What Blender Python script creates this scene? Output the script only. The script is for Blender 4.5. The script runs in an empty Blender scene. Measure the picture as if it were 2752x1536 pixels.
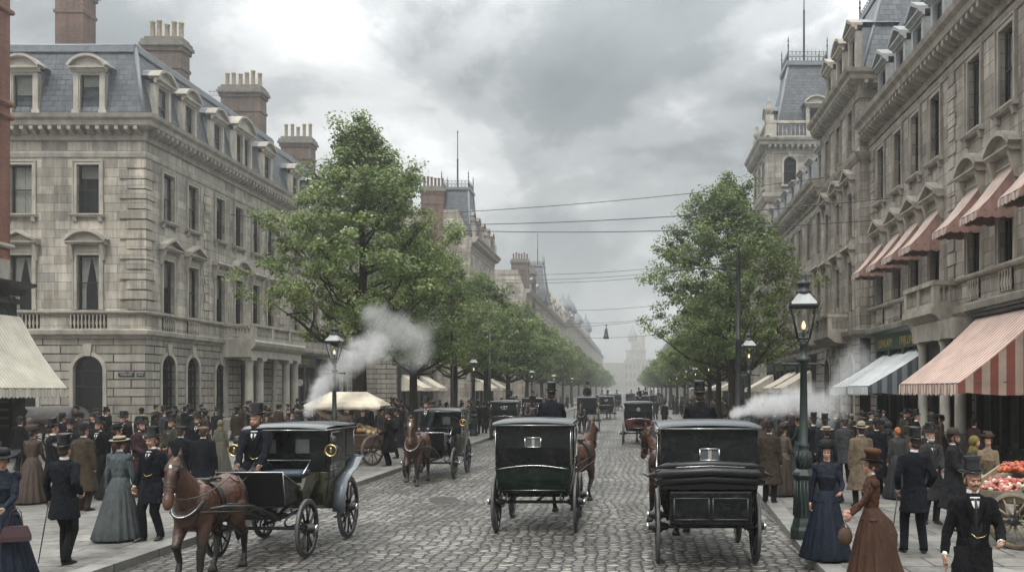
# Victorian street scene
EXPO = .38
import bpy, math, random
import numpy as np
from mathutils import Vector, Matrix, Euler
R = math.radians
PI = math.pi
sc = bpy.context.scene
COL = sc.collection
random.seed(7)
F, VX, VY, CH = 2400.0, 1700.0, 1045.0, 2.7     # lens in photo pixels, vanishing point, camera height
KERB = 0.13
# ------------------------------------------------------------------ camera
cam = bpy.data.cameras.new('camera'); co = bpy.data.objects.new('camera', cam); COL.objects.link(co)
co.location = (0, 0, CH); co.rotation_euler = (PI/2, 0, 0)
cam.sensor_width = 36; cam.lens = 36*F/2752; cam.shift_x = -(VX-1376)/2752; cam.shift_y = (VY-768)/2752
cam.clip_end = 3000; cam.clip_start = 0.1
sc.camera = co
sc.view_settings.view_transform = 'Standard'; sc.view_settings.look = 'None'
sc.view_settings.exposure = EXPO; sc.view_settings.gamma = 1
try:
    sc.cycles.max_bounces = 6; sc.cycles.diffuse_bounces = 3; sc.cycles.glossy_bounces = 3
    sc.cycles.transparent_max_bounces = 12; sc.cycles.volume_bounces = 1; sc.cycles.transmission_bounces = 4
    sc.cycles.volume_step_rate = 2.0; sc.cycles.volume_max_steps = 128
    sc.cycles.use_denoising = True
    sc.cycles.caustics_reflective = False; sc.cycles.caustics_refractive = False
except Exception: pass

def G(px, py, z=0.0):
    """photo pixel of a foot point -> place on the road (z=0) or pavement (z=KERB)"""
    p = (py-VY)/(CH-z)
    return Vector(((px-VX)/p, F/p, z))

# ------------------------------------------------------------------ node helpers
class NT:
    def __init__(s, tree): s.t = tree; s.n = tree.nodes; s.l = tree.links
    def new(s, typ, inputs=None, **kw):
        n = s.n.new(typ)
        for k, v in kw.items(): setattr(n, k, v)
        for k, v in (inputs or {}).items(): s.set(n.inputs[k], v)
        return n
    def set(s, sock, v):
        if isinstance(v, bpy.types.NodeSocket): s.l.new(v, sock)
        elif v is not None:
            if isinstance(v, (tuple, list)) and len(v) == 3 and sock.type == 'RGBA': v = (*v, 1)
            sock.default_value = v
    def math(s, op, a, b=None, c=None, clamp=False):
        n = s.new('ShaderNodeMath', {0: a}, operation=op, use_clamp=clamp)
        if b is not None: s.set(n.inputs[1], b)
        if c is not None: s.set(n.inputs[2], c)
        return n.outputs[0]
    def ramp(s, fac, stops, interp='LINEAR'):
        n = s.new('ShaderNodeValToRGB', {0: fac}); e = n.color_ramp.elements; n.color_ramp.interpolation = interp
        while len(e) < len(stops): e.new(0.5)
        for i, (p, c) in enumerate(stops):
            e[i].position = p; e[i].color = (*c, 1) if isinstance(c, (tuple, list)) else (c, c, c, 1)
        return n.outputs[0]
    def mix(s, fac, a, b, blend='MIX'):
        n = s.new('ShaderNodeMix', data_type='RGBA', blend_type=blend)
        s.set(n.inputs[0], fac); s.set(n.inputs[6], a); s.set(n.inputs[7], b); return n.outputs[2]
    def noise(s, vec, scale, detail=3, rough=.55, dist=0.0):
        n = s.new('ShaderNodeTexNoise', {'Scale': scale, 'Detail': detail, 'Roughness': rough, 'Distortion': dist})
        if vec is not None: s.l.new(vec, n.inputs['Vector'])
        return n.outputs['Fac']
    def mapv(s, vec, scale=(1, 1, 1), loc=(0, 0, 0), rot=(0, 0, 0)):
        n = s.new('ShaderNodeMapping', {'Scale': scale, 'Location': loc, 'Rotation': rot}); s.l.new(vec, n.inputs[0]); return n.outputs[0]
    def coord(s, out='Object'): return s.new('ShaderNodeTexCoord').outputs[out]
    def comb(s, x, y, z=0.0): return s.new('ShaderNodeCombineXYZ', {0: x, 1: y, 2: z}).outputs[0]
    def sep(s, v): return s.new('ShaderNodeSeparateXYZ', {0: v}).outputs
    def bump(s, h, strength=.5, dist=.02):
        return s.new('ShaderNodeBump', {'Height': h, 'Strength': strength, 'Distance': dist}).outputs[0]

def newmat(name):
    m = bpy.data.materials.new(name); m.use_nodes = True
    t = NT(m.node_tree); p = t.n['Principled BSDF']
    return m, t, p
_mc = {}
def M(name, col=(.5, .5, .5), rough=.6, metal=0.0, var=.2, scale=3.0, bump=0.0, bscale=30.0, spec=.5, objcol=False, stretch=(1, 1, 1), coat=0.0, sheen=0.0, bd=.02, dirt=0.0):
    if name in _mc: return _mc[name]
    m, t, p = newmat(name)
    v = t.mapv(t.coord(), stretch)
    base = t.new('ShaderNodeObjectInfo').outputs['Color'] if objcol else None
    n = t.noise(v, scale, 4, .6)
    f = t.ramp(n, [(.3, 1-var), (.7, 1+var*.6)])
    c = t.mix(1.0, base if base is not None else (*col, 1), f, 'MULTIPLY')
    if dirt:
        dn = t.ramp(t.noise(t.coord(), 7, 8, .75), [(.5, 0.0), (.68, dirt)])
        c = t.mix(dn, c, (.085, .072, .055, 1))
    t.set(p.inputs['Base Color'], c); p.inputs['Metallic'].default_value = metal
    p.inputs['Specular IOR Level'].default_value = spec
    p.inputs['Coat Weight'].default_value = coat; p.inputs['Coat Roughness'].default_value = .12
    if sheen: p.inputs['Sheen Weight'].default_value = sheen
    rr = t.math('MULTIPLY_ADD', n, .25, rough-.12, clamp=True); t.set(p.inputs['Roughness'], rr)
    if bump: t.set(p.inputs['Normal'], t.bump(t.noise(v, bscale, 5, .65), bump, bd))
    _mc[name] = m; return m

def brick(name, c1, c2, mortar, w, h, ms=.012, bump=.5, off=.5, rough=.85, stain=.25, plane='xz', distort=0.0, c3=None, smooth=.1, sqf=2, spec=.3, bdist=.03, offf=2):
    m, t, p = newmat(name)
    o = t.coord(); x, y, z = t.sep(o)
    v = t.comb(x, z) if plane == 'xz' else t.comb(x, y)
    if distort:
        dn = t.new('ShaderNodeTexNoise', {'Scale': 1.6, 'Detail': 3}); t.l.new(v, dn.inputs['Vector'])
        v2 = t.new('ShaderNodeVectorMath', {0: dn.outputs['Color'], 1: (.5, .5, .5)}, operation='SUBTRACT').outputs[0]
        v3 = t.new('ShaderNodeVectorMath', {0: v2}, operation='SCALE'); v3.inputs['Scale'].default_value = distort
        v = t.new('ShaderNodeVectorMath', {0: v, 1: v3.outputs[0]}, operation='ADD').outputs[0]
    def br(a, b, mo, msz, sm):
        n = t.new('ShaderNodeTexBrick', {'Color1': a, 'Color2': b, 'Mortar': mo, 'Scale': 1.0, 'Mortar Size': msz, 'Mortar Smooth': sm, 'Bias': 0.0, 'Brick Width': w, 'Row Height': h},
                  offset=off, squash=1.0, offset_frequency=offf)
        t.l.new(v, n.inputs['Vector']); return n
    b = br(c1, c2, mortar, ms, smooth)
    c = b.outputs['Color']
    if c3 is not None:
        k = t.ramp(t.noise(v, .9/max(w, .2), 2), [(.45, 0.0), (.6, 1.0)])
        c = t.mix(t.math('MULTIPLY', k, .38), c, (*c3, 1))
    s1 = t.ramp(t.noise(o, .35, 6, .65), [(.3, 1-stain), (.7, 1+stain*.5)])
    s2 = t.ramp(t.noise(t.mapv(o, (2.2, 2.2, .22)), 1.0, 5, .7), [(.38, 1-stain*1.15), (.58, 1.0)])
    s3 = t.ramp(t.noise(o, 22, 4, .7), [(.25, .88), (.75, 1.08)])
    c = t.mix(1.0, c, s1, 'MULTIPLY'); c = t.mix(.8, c, s2, 'MULTIPLY'); c = t.mix(1.0, c, s3, 'MULTIPLY')
    t.set(p.inputs['Base Color'], c); p.inputs['Roughness'].default_value = rough; p.inputs['Specular IOR Level'].default_value = spec
    h = t.math('SUBTRACT', 1.0, b.outputs['Fac'])
    h = t.math('ADD', h, t.math('MULTIPLY', t.noise(o, 18, 4, .7), .35))
    t.set(p.inputs['Normal'], t.bump(h, bump, bdist))
    _mc[name] = m; return m

# ---- stone, slate, brick
ST = brick('ashlar_stone', (.58, .54, .465), (.33, .308, .265), (.20, .19, .165), 1.35, .47, .014, .6, stain=.48, c3=(.42, .36, .28))
STW = brick('warm_ashlar_stone', (.54, .485, .415), (.30, .268, .228), (.14, .12, .10), 1.3, .47, .014, .6, stain=.5, c3=(.29, .25, .205))
RUS = brick('rusticated_stone', (.42, .395, .345), (.31, .29, .25), (.025, .023, .02), 1.9, .46, .034, 1.0, stain=.35, smooth=.05, bdist=.06, c3=(.37, .33, .27))
RUSW = brick('warm_rusticated_stone', (.40, .35, .29), (.30, .27, .23), (.025, .023, .02), 1.7, .46, .034, 1.0, stain=.4, smooth=.05, bdist=.06)
TRIM = M('carved_stone', (.38, .355, .305), .85, var=.38, scale=1.6, bump=.35, bscale=25, spec=.25, stretch=(1, 1, .5))
TRIMW = M('warm_carved_stone', (.345, .31, .262), .85, var=.42, scale=1.6, bump=.35, bscale=25, spec=.25, stretch=(1, 1, .5))
SLATE = brick('slate', (.105, .122, .142), (.050, .060, .072), (.022, .026, .03), .48, .31, .022, 1.0, rough=.5, stain=.35, spec=.45, c3=(.13, .14, .15))
REDB = brick('red_brick', (.27, .105, .07), (.18, .075, .055), (.20, .15, .12), .24, .082, .008, .4, stain=.3)
CHMB = brick('brown_red_brick', (.22, .115, .08), (.15, .08, .06), (.12, .105, .09), .26, .09, .01, .5, stain=.45)
BRNB = brick('sooty_brick', (.20, .135, .10), (.13, .09, .07), (.12, .105, .09), .26, .09, .01, .5, stain=.45)
LEAD = M('lead_sheet', (.15, .17, .185), .45, var=.3, scale=2, bump=.1, bscale=12)
POT = M('chimney_clay', (.33, .265, .17), .85, var=.35, scale=4, bump=.2)
POTD = M('dark_chimney_clay', (.17, .11, .085), .85, var=.35, scale=4, bump=.2)
DARK = M('interior_shade_black', (.012, .012, .013), .9, var=.1)  # near-black colour standing in for the shade inside rooms
SASH = M('black_painted_wood', (.018, .018, .018), .35, var=.2)
IRON = M('wrought_iron', (.022, .024, .026), .5, var=.3, bump=.1)
GREENI = M('green_cast_iron', (.016, .028, .025), .42, var=.3, scale=8, bump=.25, bscale=18)
SHOPB = M('black_shopfront', (.02, .022, .023), .3, var=.3, scale=5)
SHOPG = M('green_shop_fascia', (.022, .045, .034), .4, var=.3, scale=5)
GOLD = M('gilt', (.45, .33, .12), .4, .6)
CURT = M('lace_curtain', (.50, .48, .42), .9, var=.35, scale=9, stretch=(6, 6, .4))
BLIND = M('roller_blind', (.30, .285, .24), .9, var=.15)
WHITE = M('off_white_paint', (.62, .61, .57), .6, var=.1)
BRASS = M('brass', (.62, .48, .22), .22, 1.0, var=.2)
CHROME = M('polished_metal', (.62, .62, .60), .2, 1.0, var=.1)
def glass(name='window_glass', tint=(.8, .83, .83), tr=.8):
    m, t, p = newmat(name)
    tb = t.new('ShaderNodeBsdfTransparent', {'Color': (*tint, 1)}); gl = t.new('ShaderNodeBsdfGlossy', {'Roughness': .04, 'Color': (.9, .93, .95, 1)})
    n = t.bump(t.noise(t.coord(), 1.3, 2), .12, .05); t.set(gl.inputs['Normal'], n)
    fr = t.new('ShaderNodeFresnel', {'IOR': 1.52}).outputs[0]
    f = t.math('MULTIPLY_ADD', fr, .38, max(1-tr-.19, 0), clamp=True)
    mx = t.new('ShaderNodeMixShader', {0: f, 1: tb.outputs[0], 2: gl.outputs[0]})
    t.l.new(mx.outputs[0], t.n['Material Output'].inputs[0]); return m
GLASS = glass()
LGLASS = glass('lantern_glass', (.92, .93, .92), .82)
GLASSD = M('dark_window_glass', (.012, .013, .015), .1, var=.1, scale=.7, bump=.05, bscale=1.5, spec=.35)
def stripes(name, a, b, period, frac=.5, axis=0, rough=.85, soft=.04, third=None):
    m, t, p = newmat(name)
    o = t.coord(); x = t.sep(o)[axis]
    f = t.math('FRACT', t.math('DIVIDE', x, period))
    k = t.ramp(f, [(0, 0.0), (max(frac-soft, .001), 0.0), (frac, 1.0), (.97, 1.0), (1.0, 0.0)])
    c = t.mix(k, (*a, 1), (*b, 1))
    n = t.noise(o, 1.3, 5, .65)
    c = t.mix(1.0, c, t.ramp(n, [(.3, .72), (.7, 1.08)]), 'MULTIPLY')
    t.set(p.inputs['Base Color'], c); p.inputs['Roughness'].default_value = rough; p.inputs['Specular IOR Level'].default_value = .15
    t.set(p.inputs['Normal'], t.bump(t.noise(t.mapv(o, (1, 1, .5)), 4, 3), .35, .05))
    _mc[name] = m; return m
AWN_C = stripes('cream_striped_canvas', (.60, .56, .47), (.40, .365, .30), .17, .82)
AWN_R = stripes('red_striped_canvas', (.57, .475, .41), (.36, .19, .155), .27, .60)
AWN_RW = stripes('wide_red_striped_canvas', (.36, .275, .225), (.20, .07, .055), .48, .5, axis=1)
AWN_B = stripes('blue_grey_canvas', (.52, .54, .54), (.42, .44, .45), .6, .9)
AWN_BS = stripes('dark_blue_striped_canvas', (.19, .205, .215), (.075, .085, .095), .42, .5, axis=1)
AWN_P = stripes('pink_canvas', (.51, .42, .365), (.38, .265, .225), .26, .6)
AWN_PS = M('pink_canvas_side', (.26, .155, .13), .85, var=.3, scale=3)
AWN_W = stripes('pale_canvas', (.60, .55, .46), (.52, .46, .38), .5, .8)
CANV = M('cream_cart_canvas', (.66, .58, .46), .9, var=.25, scale=3, bump=.4, bscale=5)
WOOD = M('weathered_wood', (.11, .07, .05), .6, var=.45, scale=3, bump=.4, bscale=18, stretch=(.4, 3, 3))
WOODY = M('pale_worn_wood', (.23, .19, .125), .65, var=.4, scale=3, bump=.3, bscale=18)
COACH = M('black_coach_paint', (.005, .006, .007), .28, var=.2, scale=2, coat=.06, spec=.2, dirt=.3)
COACHG = M('dark_green_coach_paint', (.006, .018, .013), .25, var=.2, coat=.1, spec=.25, dirt=.3)
OLIVE = M('olive_coach_paint', (.042, .040, .024), .28, var=.2, coat=.15, spec=.3, dirt=.4)
MAROON = M('maroon_coach_paint', (.13, .03, .028), .35, var=.2, coat=.3)
ROOFC = M('coach_roof_leather', (.05, .056, .06), .35, var=.3, scale=2, bump=.15, bscale=8, coat=.15)
LEATH = M('black_leather', (.008, .008, .009), .38, var=.3, scale=6, bump=.25, bscale=14)
CUSH = M('blue_leather_cushion', (.05, .07, .09), .4, var=.2, bump=.2, bscale=8)
TYRE = M('worn_iron_tyre', (.10, .10, .10), .5, .2, var=.4, scale=12, dirt=.6)
SPOKE = M('black_wheel_paint', (.014, .014, .016), .35, var=.3, dirt=.45)
CLOTH = M('woollen_cloth', rough=.9, var=.35, scale=7, bump=.8, bscale=6, spec=.15, objcol=True, stretch=(1.4, 1.4, .5), bd=.07)
SILK = M('dress_fabric', rough=.66, var=.35, scale=6, bump=.8, bscale=6, spec=.25, objcol=True, stretch=(1.5, 1.5, .35), bd=.07)
FELT = M('hat_felt', rough=.75, var=.2, scale=6, spec=.3, objcol=True)
SILKH = M('silk_hat', (.010, .010, .012), .22, var=.2, scale=5, spec=.6)
HAIR = M('hair', rough=.7, var=.4, scale=30, bump=.4, bscale=60, objcol=True)
SKIN = M('skin', (.42, .235, .165), .55, var=.18, scale=14, bump=.12, bscale=50, spec=.4)
LINEN = M('white_linen', (.66, .65, .62), .8, var=.12)
SHOE = M('shoe_leather', (.014, .013, .013), .3, var=.2)
GLOVE = M('glove_leather', (.30, .25, .18), .7, var=.3)
BARK = M('tree_bark', (.04, .034, .028), .95, var=.5, scale=6, bump=.8, bscale=12, stretch=(1, 1, .3), spec=.15)
def leafmat(name, a, b, c):
    m, t, p = newmat(name)
    at = t.new('ShaderNodeAttribute', attribute_name='tint').outputs['Fac']
    cl = t.ramp(at, [(0, a), (.55, b), (1, c)])
    inf = t.new('ShaderNodeObjectInfo').outputs['Random']
    cl = t.mix(1.0, cl, t.ramp(inf, [(0, .85), (1, 1.12)]), 'MULTIPLY')
    t.set(p.inputs['Base Color'], cl); p.inputs['Roughness'].default_value = .5; p.inputs['Specular IOR Level'].default_value = .35
    tr = t.new('ShaderNodeBsdfTranslucent'); t.set(tr.inputs[0], t.mix(1.0, cl, (1.1, 1.25, .7, 1), 'MULTIPLY'))
    mx = t.new('ShaderNodeMixShader', {0: .38, 1: p.outputs[0], 2: tr.outputs[0]}); t.l.new(mx.outputs[0], t.n['Material Output'].inputs[0]); return m
LEAF = leafmat('plane_leaf', (.058, .092, .030), (.16, .205, .07), (.42, .44, .25))

# ---- road and pavement
def road_mat():
    m, t, p = newmat('wet_cobblestones')
    o = t.coord(); x, y, z = t.sep(o)
    dn = t.new('ShaderNodeTexNoise', {'Scale': 2.6, 'Detail': 3}); t.l.new(o, dn.inputs['Vector'])
    v2 = t.new('ShaderNodeVectorMath', {0: dn.outputs['Color'], 1: (.5, .5, .5)}, operation='SUBTRACT').outputs[0]
    v3 = t.new('ShaderNodeVectorMath', {0: v2}, operation='SCALE'); v3.inputs['Scale'].default_value = .16
    v = t.new('ShaderNodeVectorMath', {0: o, 1: v3.outputs[0]}, operation='ADD').outputs[0]
    dl = t.new('ShaderNodeTexNoise', {'Scale': .22, 'Detail': 2}); t.l.new(o, dl.inputs['Vector'])
    d2 = t.new('ShaderNodeVectorMath', {0: dl.outputs['Color'], 1: (.5, .5, .5)}, operation='SUBTRACT').outputs[0]
    d3 = t.new('ShaderNodeVectorMath', {0: d2}, operation='SCALE'); d3.inputs['Scale'].default_value = .9
    v = t.new('ShaderNodeVectorMath', {0: v, 1: d3.outputs[0]}, operation='ADD').outputs[0]
    v = t.mapv(v, (1/.19, 1/.165, 1))
    vo = t.new('ShaderNodeTexVoronoi', {'Scale': 1.0, 'Randomness': .52}, voronoi_dimensions='2D', feature='F1'); t.l.new(v, vo.inputs['Vector'])
    ve = t.new('ShaderNodeTexVoronoi', {'Scale': 1.0, 'Randomness': .52}, voronoi_dimensions='2D', feature='DISTANCE_TO_EDGE'); t.l.new(v, ve.inputs['Vector'])
    edge = t.ramp(ve.outputs['Distance'], [(0, 0.0), (.10, .35), (.42, 1.0)], 'EASE')
    rnd = t.sep(vo.outputs['Color'])[0]
    c = t.ramp(rnd, [(0, (.11, .104, .092)), (.5, (.20, .189, .166)), (1, (.36, .34, .30))])
    c = t.mix(t.ramp(ve.outputs['Distance'], [(.0, 1.0), (.07, .85), (.18, 0.0)]), c, (.03, .028, .025, 1))
    big = t.noise(o, .35, 5, .6)
    c = t.mix(1.0, c, t.ramp(big, [(.3, .5), (.62, 1.12)]), 'MULTIPLY')
    # wheel tracks worn along the street
    tn = t.noise(t.mapv(o, (2.6, .03, 1)), 1.0, 3, .6)
    c = t.mix(1.0, c, t.ramp(tn, [(.35, .66), (.6, 1.08)]), 'MULTIPLY')
    t.set(p.inputs['Base Color'], c)
    wet = t.noise(o, .6, 5, .65)
    rg = t.math('MULTIPLY_ADD', wet, .5, .12, clamp=True)
    rg = t.math('ADD', rg, t.math('MULTIPLY', t.math('SUBTRACT', 1.0, edge), .3), clamp=True)
    t.set(p.inputs['Roughness'], rg); p.inputs['Specular IOR Level'].default_value = .5
    h = t.math('ADD', edge, t.math('MULTIPLY', t.noise(o, 30, 4, .6), .18)); h = t.math('ADD', h, t.math('MULTIPLY', rnd, .25))
    t.set(p.inputs['Normal'], t.bump(h, 1.0, .06))
    return m
ROAD = road_mat()
PAVE = brick('paving_slabs', (.27, .26, .235), (.19, .185, .17), (.032, .030, .027), .98, .72, .016, .7, plane='xy', stain=.5, rough=.62, spec=.4, c3=(.22, .20, .17))
KERBM = brick('granite_kerb', (.24, .235, .22), (.18, .175, .165), (.05, .05, .045), 1.2, 50, .012, .4, plane='xy', stain=.3, rough=.6)
STEAM = True; HAZE = .0015
# ------------------------------------------------------------------ mesh builder
class MB:
    def __init__(s): s.v = []; s.f = []; s.mi = []; s.sm = []; s.M = None
    def add(s, vs, fs, m=0, sm=False):
        b = len(s.v)
        if s.M is not None: s.v += [tuple(s.M @ Vector(p)) for p in vs]
        else: s.v += [tuple(p) for p in vs]
        for f in fs: s.f.append([b+i for i in f]); s.mi.append(m); s.sm.append(sm)
        return s
    def box(s, x0, x1, y0, y1, z0, z1, m=0):
        return s.add([(x0, y0, z0), (x1, y0, z0), (x1, y1, z0), (x0, y1, z0), (x0, y0, z1), (x1, y0, z1), (x1, y1, z1), (x0, y1, z1)],
              [(0, 3, 2, 1), (4, 5, 6, 7), (0, 1, 5, 4), (1, 2, 6, 5), (2, 3, 7, 6), (3, 0, 4, 7)], m)
    def quad(s, a, b, c, d, m=0): return s.add([a, b, c, d], [(0, 1, 2, 3)], m)
    def poly(s, pts, y0, y1, m=0):            # xz outline extruded along y
        n = len(pts)
        return s.add([(x, y0, z) for x, z in pts]+[(x, y1, z) for x, z in pts],
              [tuple(range(n)), tuple(range(2*n-1, n-1, -1))]+[(i, i+n, (i+1) % n+n, (i+1) % n) for i in range(n)], m)
    def prof(s, pts, x0, x1, m0=0, m1=0, m=0, caps=True):   # (out, z) profile run along x; m0/m1 mitre factors
        n = len(pts)
        v = [(x0-o*m0, -o, z) for o, z in pts]+[(x1+o*m1, -o, z) for o, z in pts]
        f = [(i, i+1, i+1+n, i+n) for i in range(n-1)]
        if caps: f += [tuple(range(n-1, -1, -1)), tuple(range(n, 2*n))]
        return s.add(v, f, m)
    def loft(s, rings, m=0, sm=True, c0=True, c1=True):
        n = len(rings[0]); v = [p for r in rings for p in r]; f = []
        for k in range(len(rings)-1):
            for i in range(n):
                j = (i+1) % n; f.append((k*n+i, k*n+j, (k+1)*n+j, (k+1)*n+i))
        s.add(v, f, m, sm); b = len(s.v)-len(v)
        if c0: s.f.append([b+i for i in range(n-1, -1, -1)]); s.mi.append(m); s.sm.append(False)
        if c1: s.f.append([b+(len(rings)-1)*n+i for i in range(n)]); s.mi.append(m); s.sm.append(False)
        return s
    def lathe(s, prof, c=(0, 0, 0), n=12, m=0, sm=True, axis='z', c0=True, c1=True, sx=1, sy=1, rot=0):
        rings = []
        for r, h in prof:
            ring = []
            for i in range(n):
                a = 2*PI*i/n+rot; u, w = r*math.cos(a)*sx, r*math.sin(a)*sy
                ring.append((c[0]+u, c[1]+w, c[2]+h) if axis == 'z' else ((c[0]+h, c[1]+u, c[2]+w) if axis == 'x' else (c[0]+w, c[1]+h, c[2]+u)))
            rings.append(ring)
        return s.loft(rings, m, sm, c0, c1)
    def tube(s, pts, r, n=6, m=0, sm=True, caps=True):
        pts = [Vector(p) for p in pts]; k = len(pts); rs = r if isinstance(r, (list, tuple)) else [r]*k
        rings = []; up = None
        for i, p in enumerate(pts):
            d = (pts[min(i+1, k-1)]-pts[max(i-1, 0)]).normalized()
            if up is None:
                up = Vector((0, 0, 1)) if abs(d.z) < .9 else Vector((1, 0, 0))
            a = (up-d*up.dot(d))
            if a.length < 1e-4: a = d.orthogonal()
            a.normalize(); up = a; b = d.cross(a)
            rings.append([tuple(p+(a*math.cos(2*PI*j/n)+b*math.sin(2*PI*j/n))*rs[i]) for j in range(n)])
        return s.loft(rings, m, sm, caps, caps)
    def ell(s, c, r, m=0, n=12, k=8, rot=None):
        Mx = Matrix.Translation(c) @ (rot.to_matrix().to_4x4() if rot else Matrix()) @ Matrix.Diagonal((*r, 1))
        v = [Mx @ Vector((0, 0, -1))]; f = []
        for a in range(1, k):
            t = -PI/2+PI*a/k
            for i in range(n): v.append(Mx @ Vector((math.cos(t)*math.cos(2*PI*i/n), math.cos(t)*math.sin(2*PI*i/n), math.sin(t))))
        v.append(Mx @ Vector((0, 0, 1))); L = len(v)-1
        for i in range(n):
            j = (i+1) % n; f.append((0, 1+j, 1+i)); f.append((L, L-n+i, L-n+j))
            for a in range(k-2): f.append((1+a*n+i, 1+a*n+j, 1+(a+1)*n+j, 1+(a+1)*n+i))
        return s.add(v, f, m, True)
    def cap(s, a, b, r0, r1, m=0, n=10):      # tapered capsule
        a, b = Vector(a), Vector(b); d = b-a; L = d.length or 1e-4; d.normalize()
        pts = []; rr = []
        for t in (-1, -.7, -.3): pts.append(a+d*(t*r0)); rr.append(r0*math.sqrt(max(1-t*t, .01)))
        pts += [a, b]; rr += [r0, r1]
        for t in (.3, .7, 1): pts.append(b+d*(t*r1)); rr.append(r1*math.sqrt(max(1-t*t, .01)))
        return s.tube(pts, rr, n, m)
    def mesh(s, name, mats):
        me = bpy.data.meshes.new(name); me.from_pydata(s.v, [], s.f)
        for m in mats: me.materials.append(m)
        me.polygons.foreach_set('material_index', s.mi); me.polygons.foreach_set('use_smooth', s.sm)
        me.update(); return me
    def obj(s, name, mats, parent=None, loc=(0, 0, 0), rz=0.0, rot=None, bevel=0):
        if not isinstance(mats, (list, tuple)): mats = [mats]
        return link(name, s.mesh(name, mats), parent, loc, rz, rot, bevel)
def link(name, me, parent=None, loc=(0, 0, 0), rz=0.0, rot=None, bevel=0, color=None):
    o = bpy.data.objects.new(name, me); COL.objects.link(o); o.parent = parent
    o.location = loc; o.rotation_euler = rot if rot else (0, 0, rz)
    if color: o.color = (*color, 1)
    if bevel:
        b = o.modifiers.new('bevel', 'BEVEL'); b.width = bevel; b.segments = 2; b.limit_method = 'ANGLE'; b.angle_limit = R(40)
    return o
def tag(o, label=None, cat=None, group=None, kind=None):
    if label: o['label'] = label
    if cat: o['category'] = cat
    if group: o['group'] = group
    if kind: o['kind'] = kind
    return o
def empty(name, loc=(0, 0, 0), rz=0.0, label=None, cat=None, group=None):
    o = bpy.data.objects.new(name, None); COL.objects.link(o); o.location = loc; o.rotation_euler = (0, 0, rz)
    o.empty_display_size = .2
    return tag(o, label, cat, group)
def copy_tree(o, parent=None, first=True):
    c = o.copy(); COL.objects.link(c)
    if not first: c.parent = parent
    for ch in o.children: copy_tree(ch, c, False)
    return c
def noisy(o, strength=.02, size=.6):
    t = bpy.data.textures.new('n', 'CLOUDS'); t.noise_scale = size
    d = o.modifiers.new('d', 'DISPLACE'); d.texture = t; d.strength = strength; return o
def remesh(mb, name, mats, voxel, smooth=3, sf=.5, disp=None):
    """fuse the shapes of a builder into one continuous skin"""
    me = mb.mesh(name, [mats[0]]); o = bpy.data.objects.new(name, me); COL.objects.link(o)
    r = o.modifiers.new('r', 'REMESH'); r.mode = 'VOXEL'; r.voxel_size = voxel; r.use_smooth_shade = True
    if smooth:
        q = o.modifiers.new('s', 'SMOOTH'); q.iterations = smooth; q.factor = sf
    for size, st in (disp or ()):
        t = bpy.data.textures.new('folds', 'CLOUDS'); t.noise_scale = size; t.noise_depth = 1
        d = o.modifiers.new('d', 'DISPLACE'); d.texture = t; d.strength = st; d.mid_level = .5
    dg = bpy.context.evaluated_depsgraph_get(); dg.update()
    me2 = bpy.data.meshes.new_from_object(o.evaluated_get(dg)); me2.name = name
    COL.objects.unlink(o); bpy.data.objects.remove(o); bpy.data.meshes.remove(me)
    me2.materials.clear()
    for m in mats: me2.materials.append(m)
    me2.polygons.foreach_set('use_smooth', [True]*len(me2.polygons))
    return me2
def text(name, body, size, mat, parent, loc, rot, extrude=.01):
    cu = bpy.data.curves.new(name, 'FONT'); cu.body = body; cu.size = size; cu.extrude = extrude; cu.align_x = 'CENTER'; cu.align_y = 'CENTER'
    o = bpy.data.objects.new(name, cu); COL.objects.link(o)
    dg = bpy.context.evaluated_depsgraph_get(); dg.update()
    me = bpy.data.meshes.new_from_object(o.evaluated_get(dg)); bpy.data.objects.remove(o); bpy.data.curves.remove(cu)
    me.materials.clear(); me.materials.append(mat)
    return link(name, me, parent, loc, rot=rot)

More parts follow.
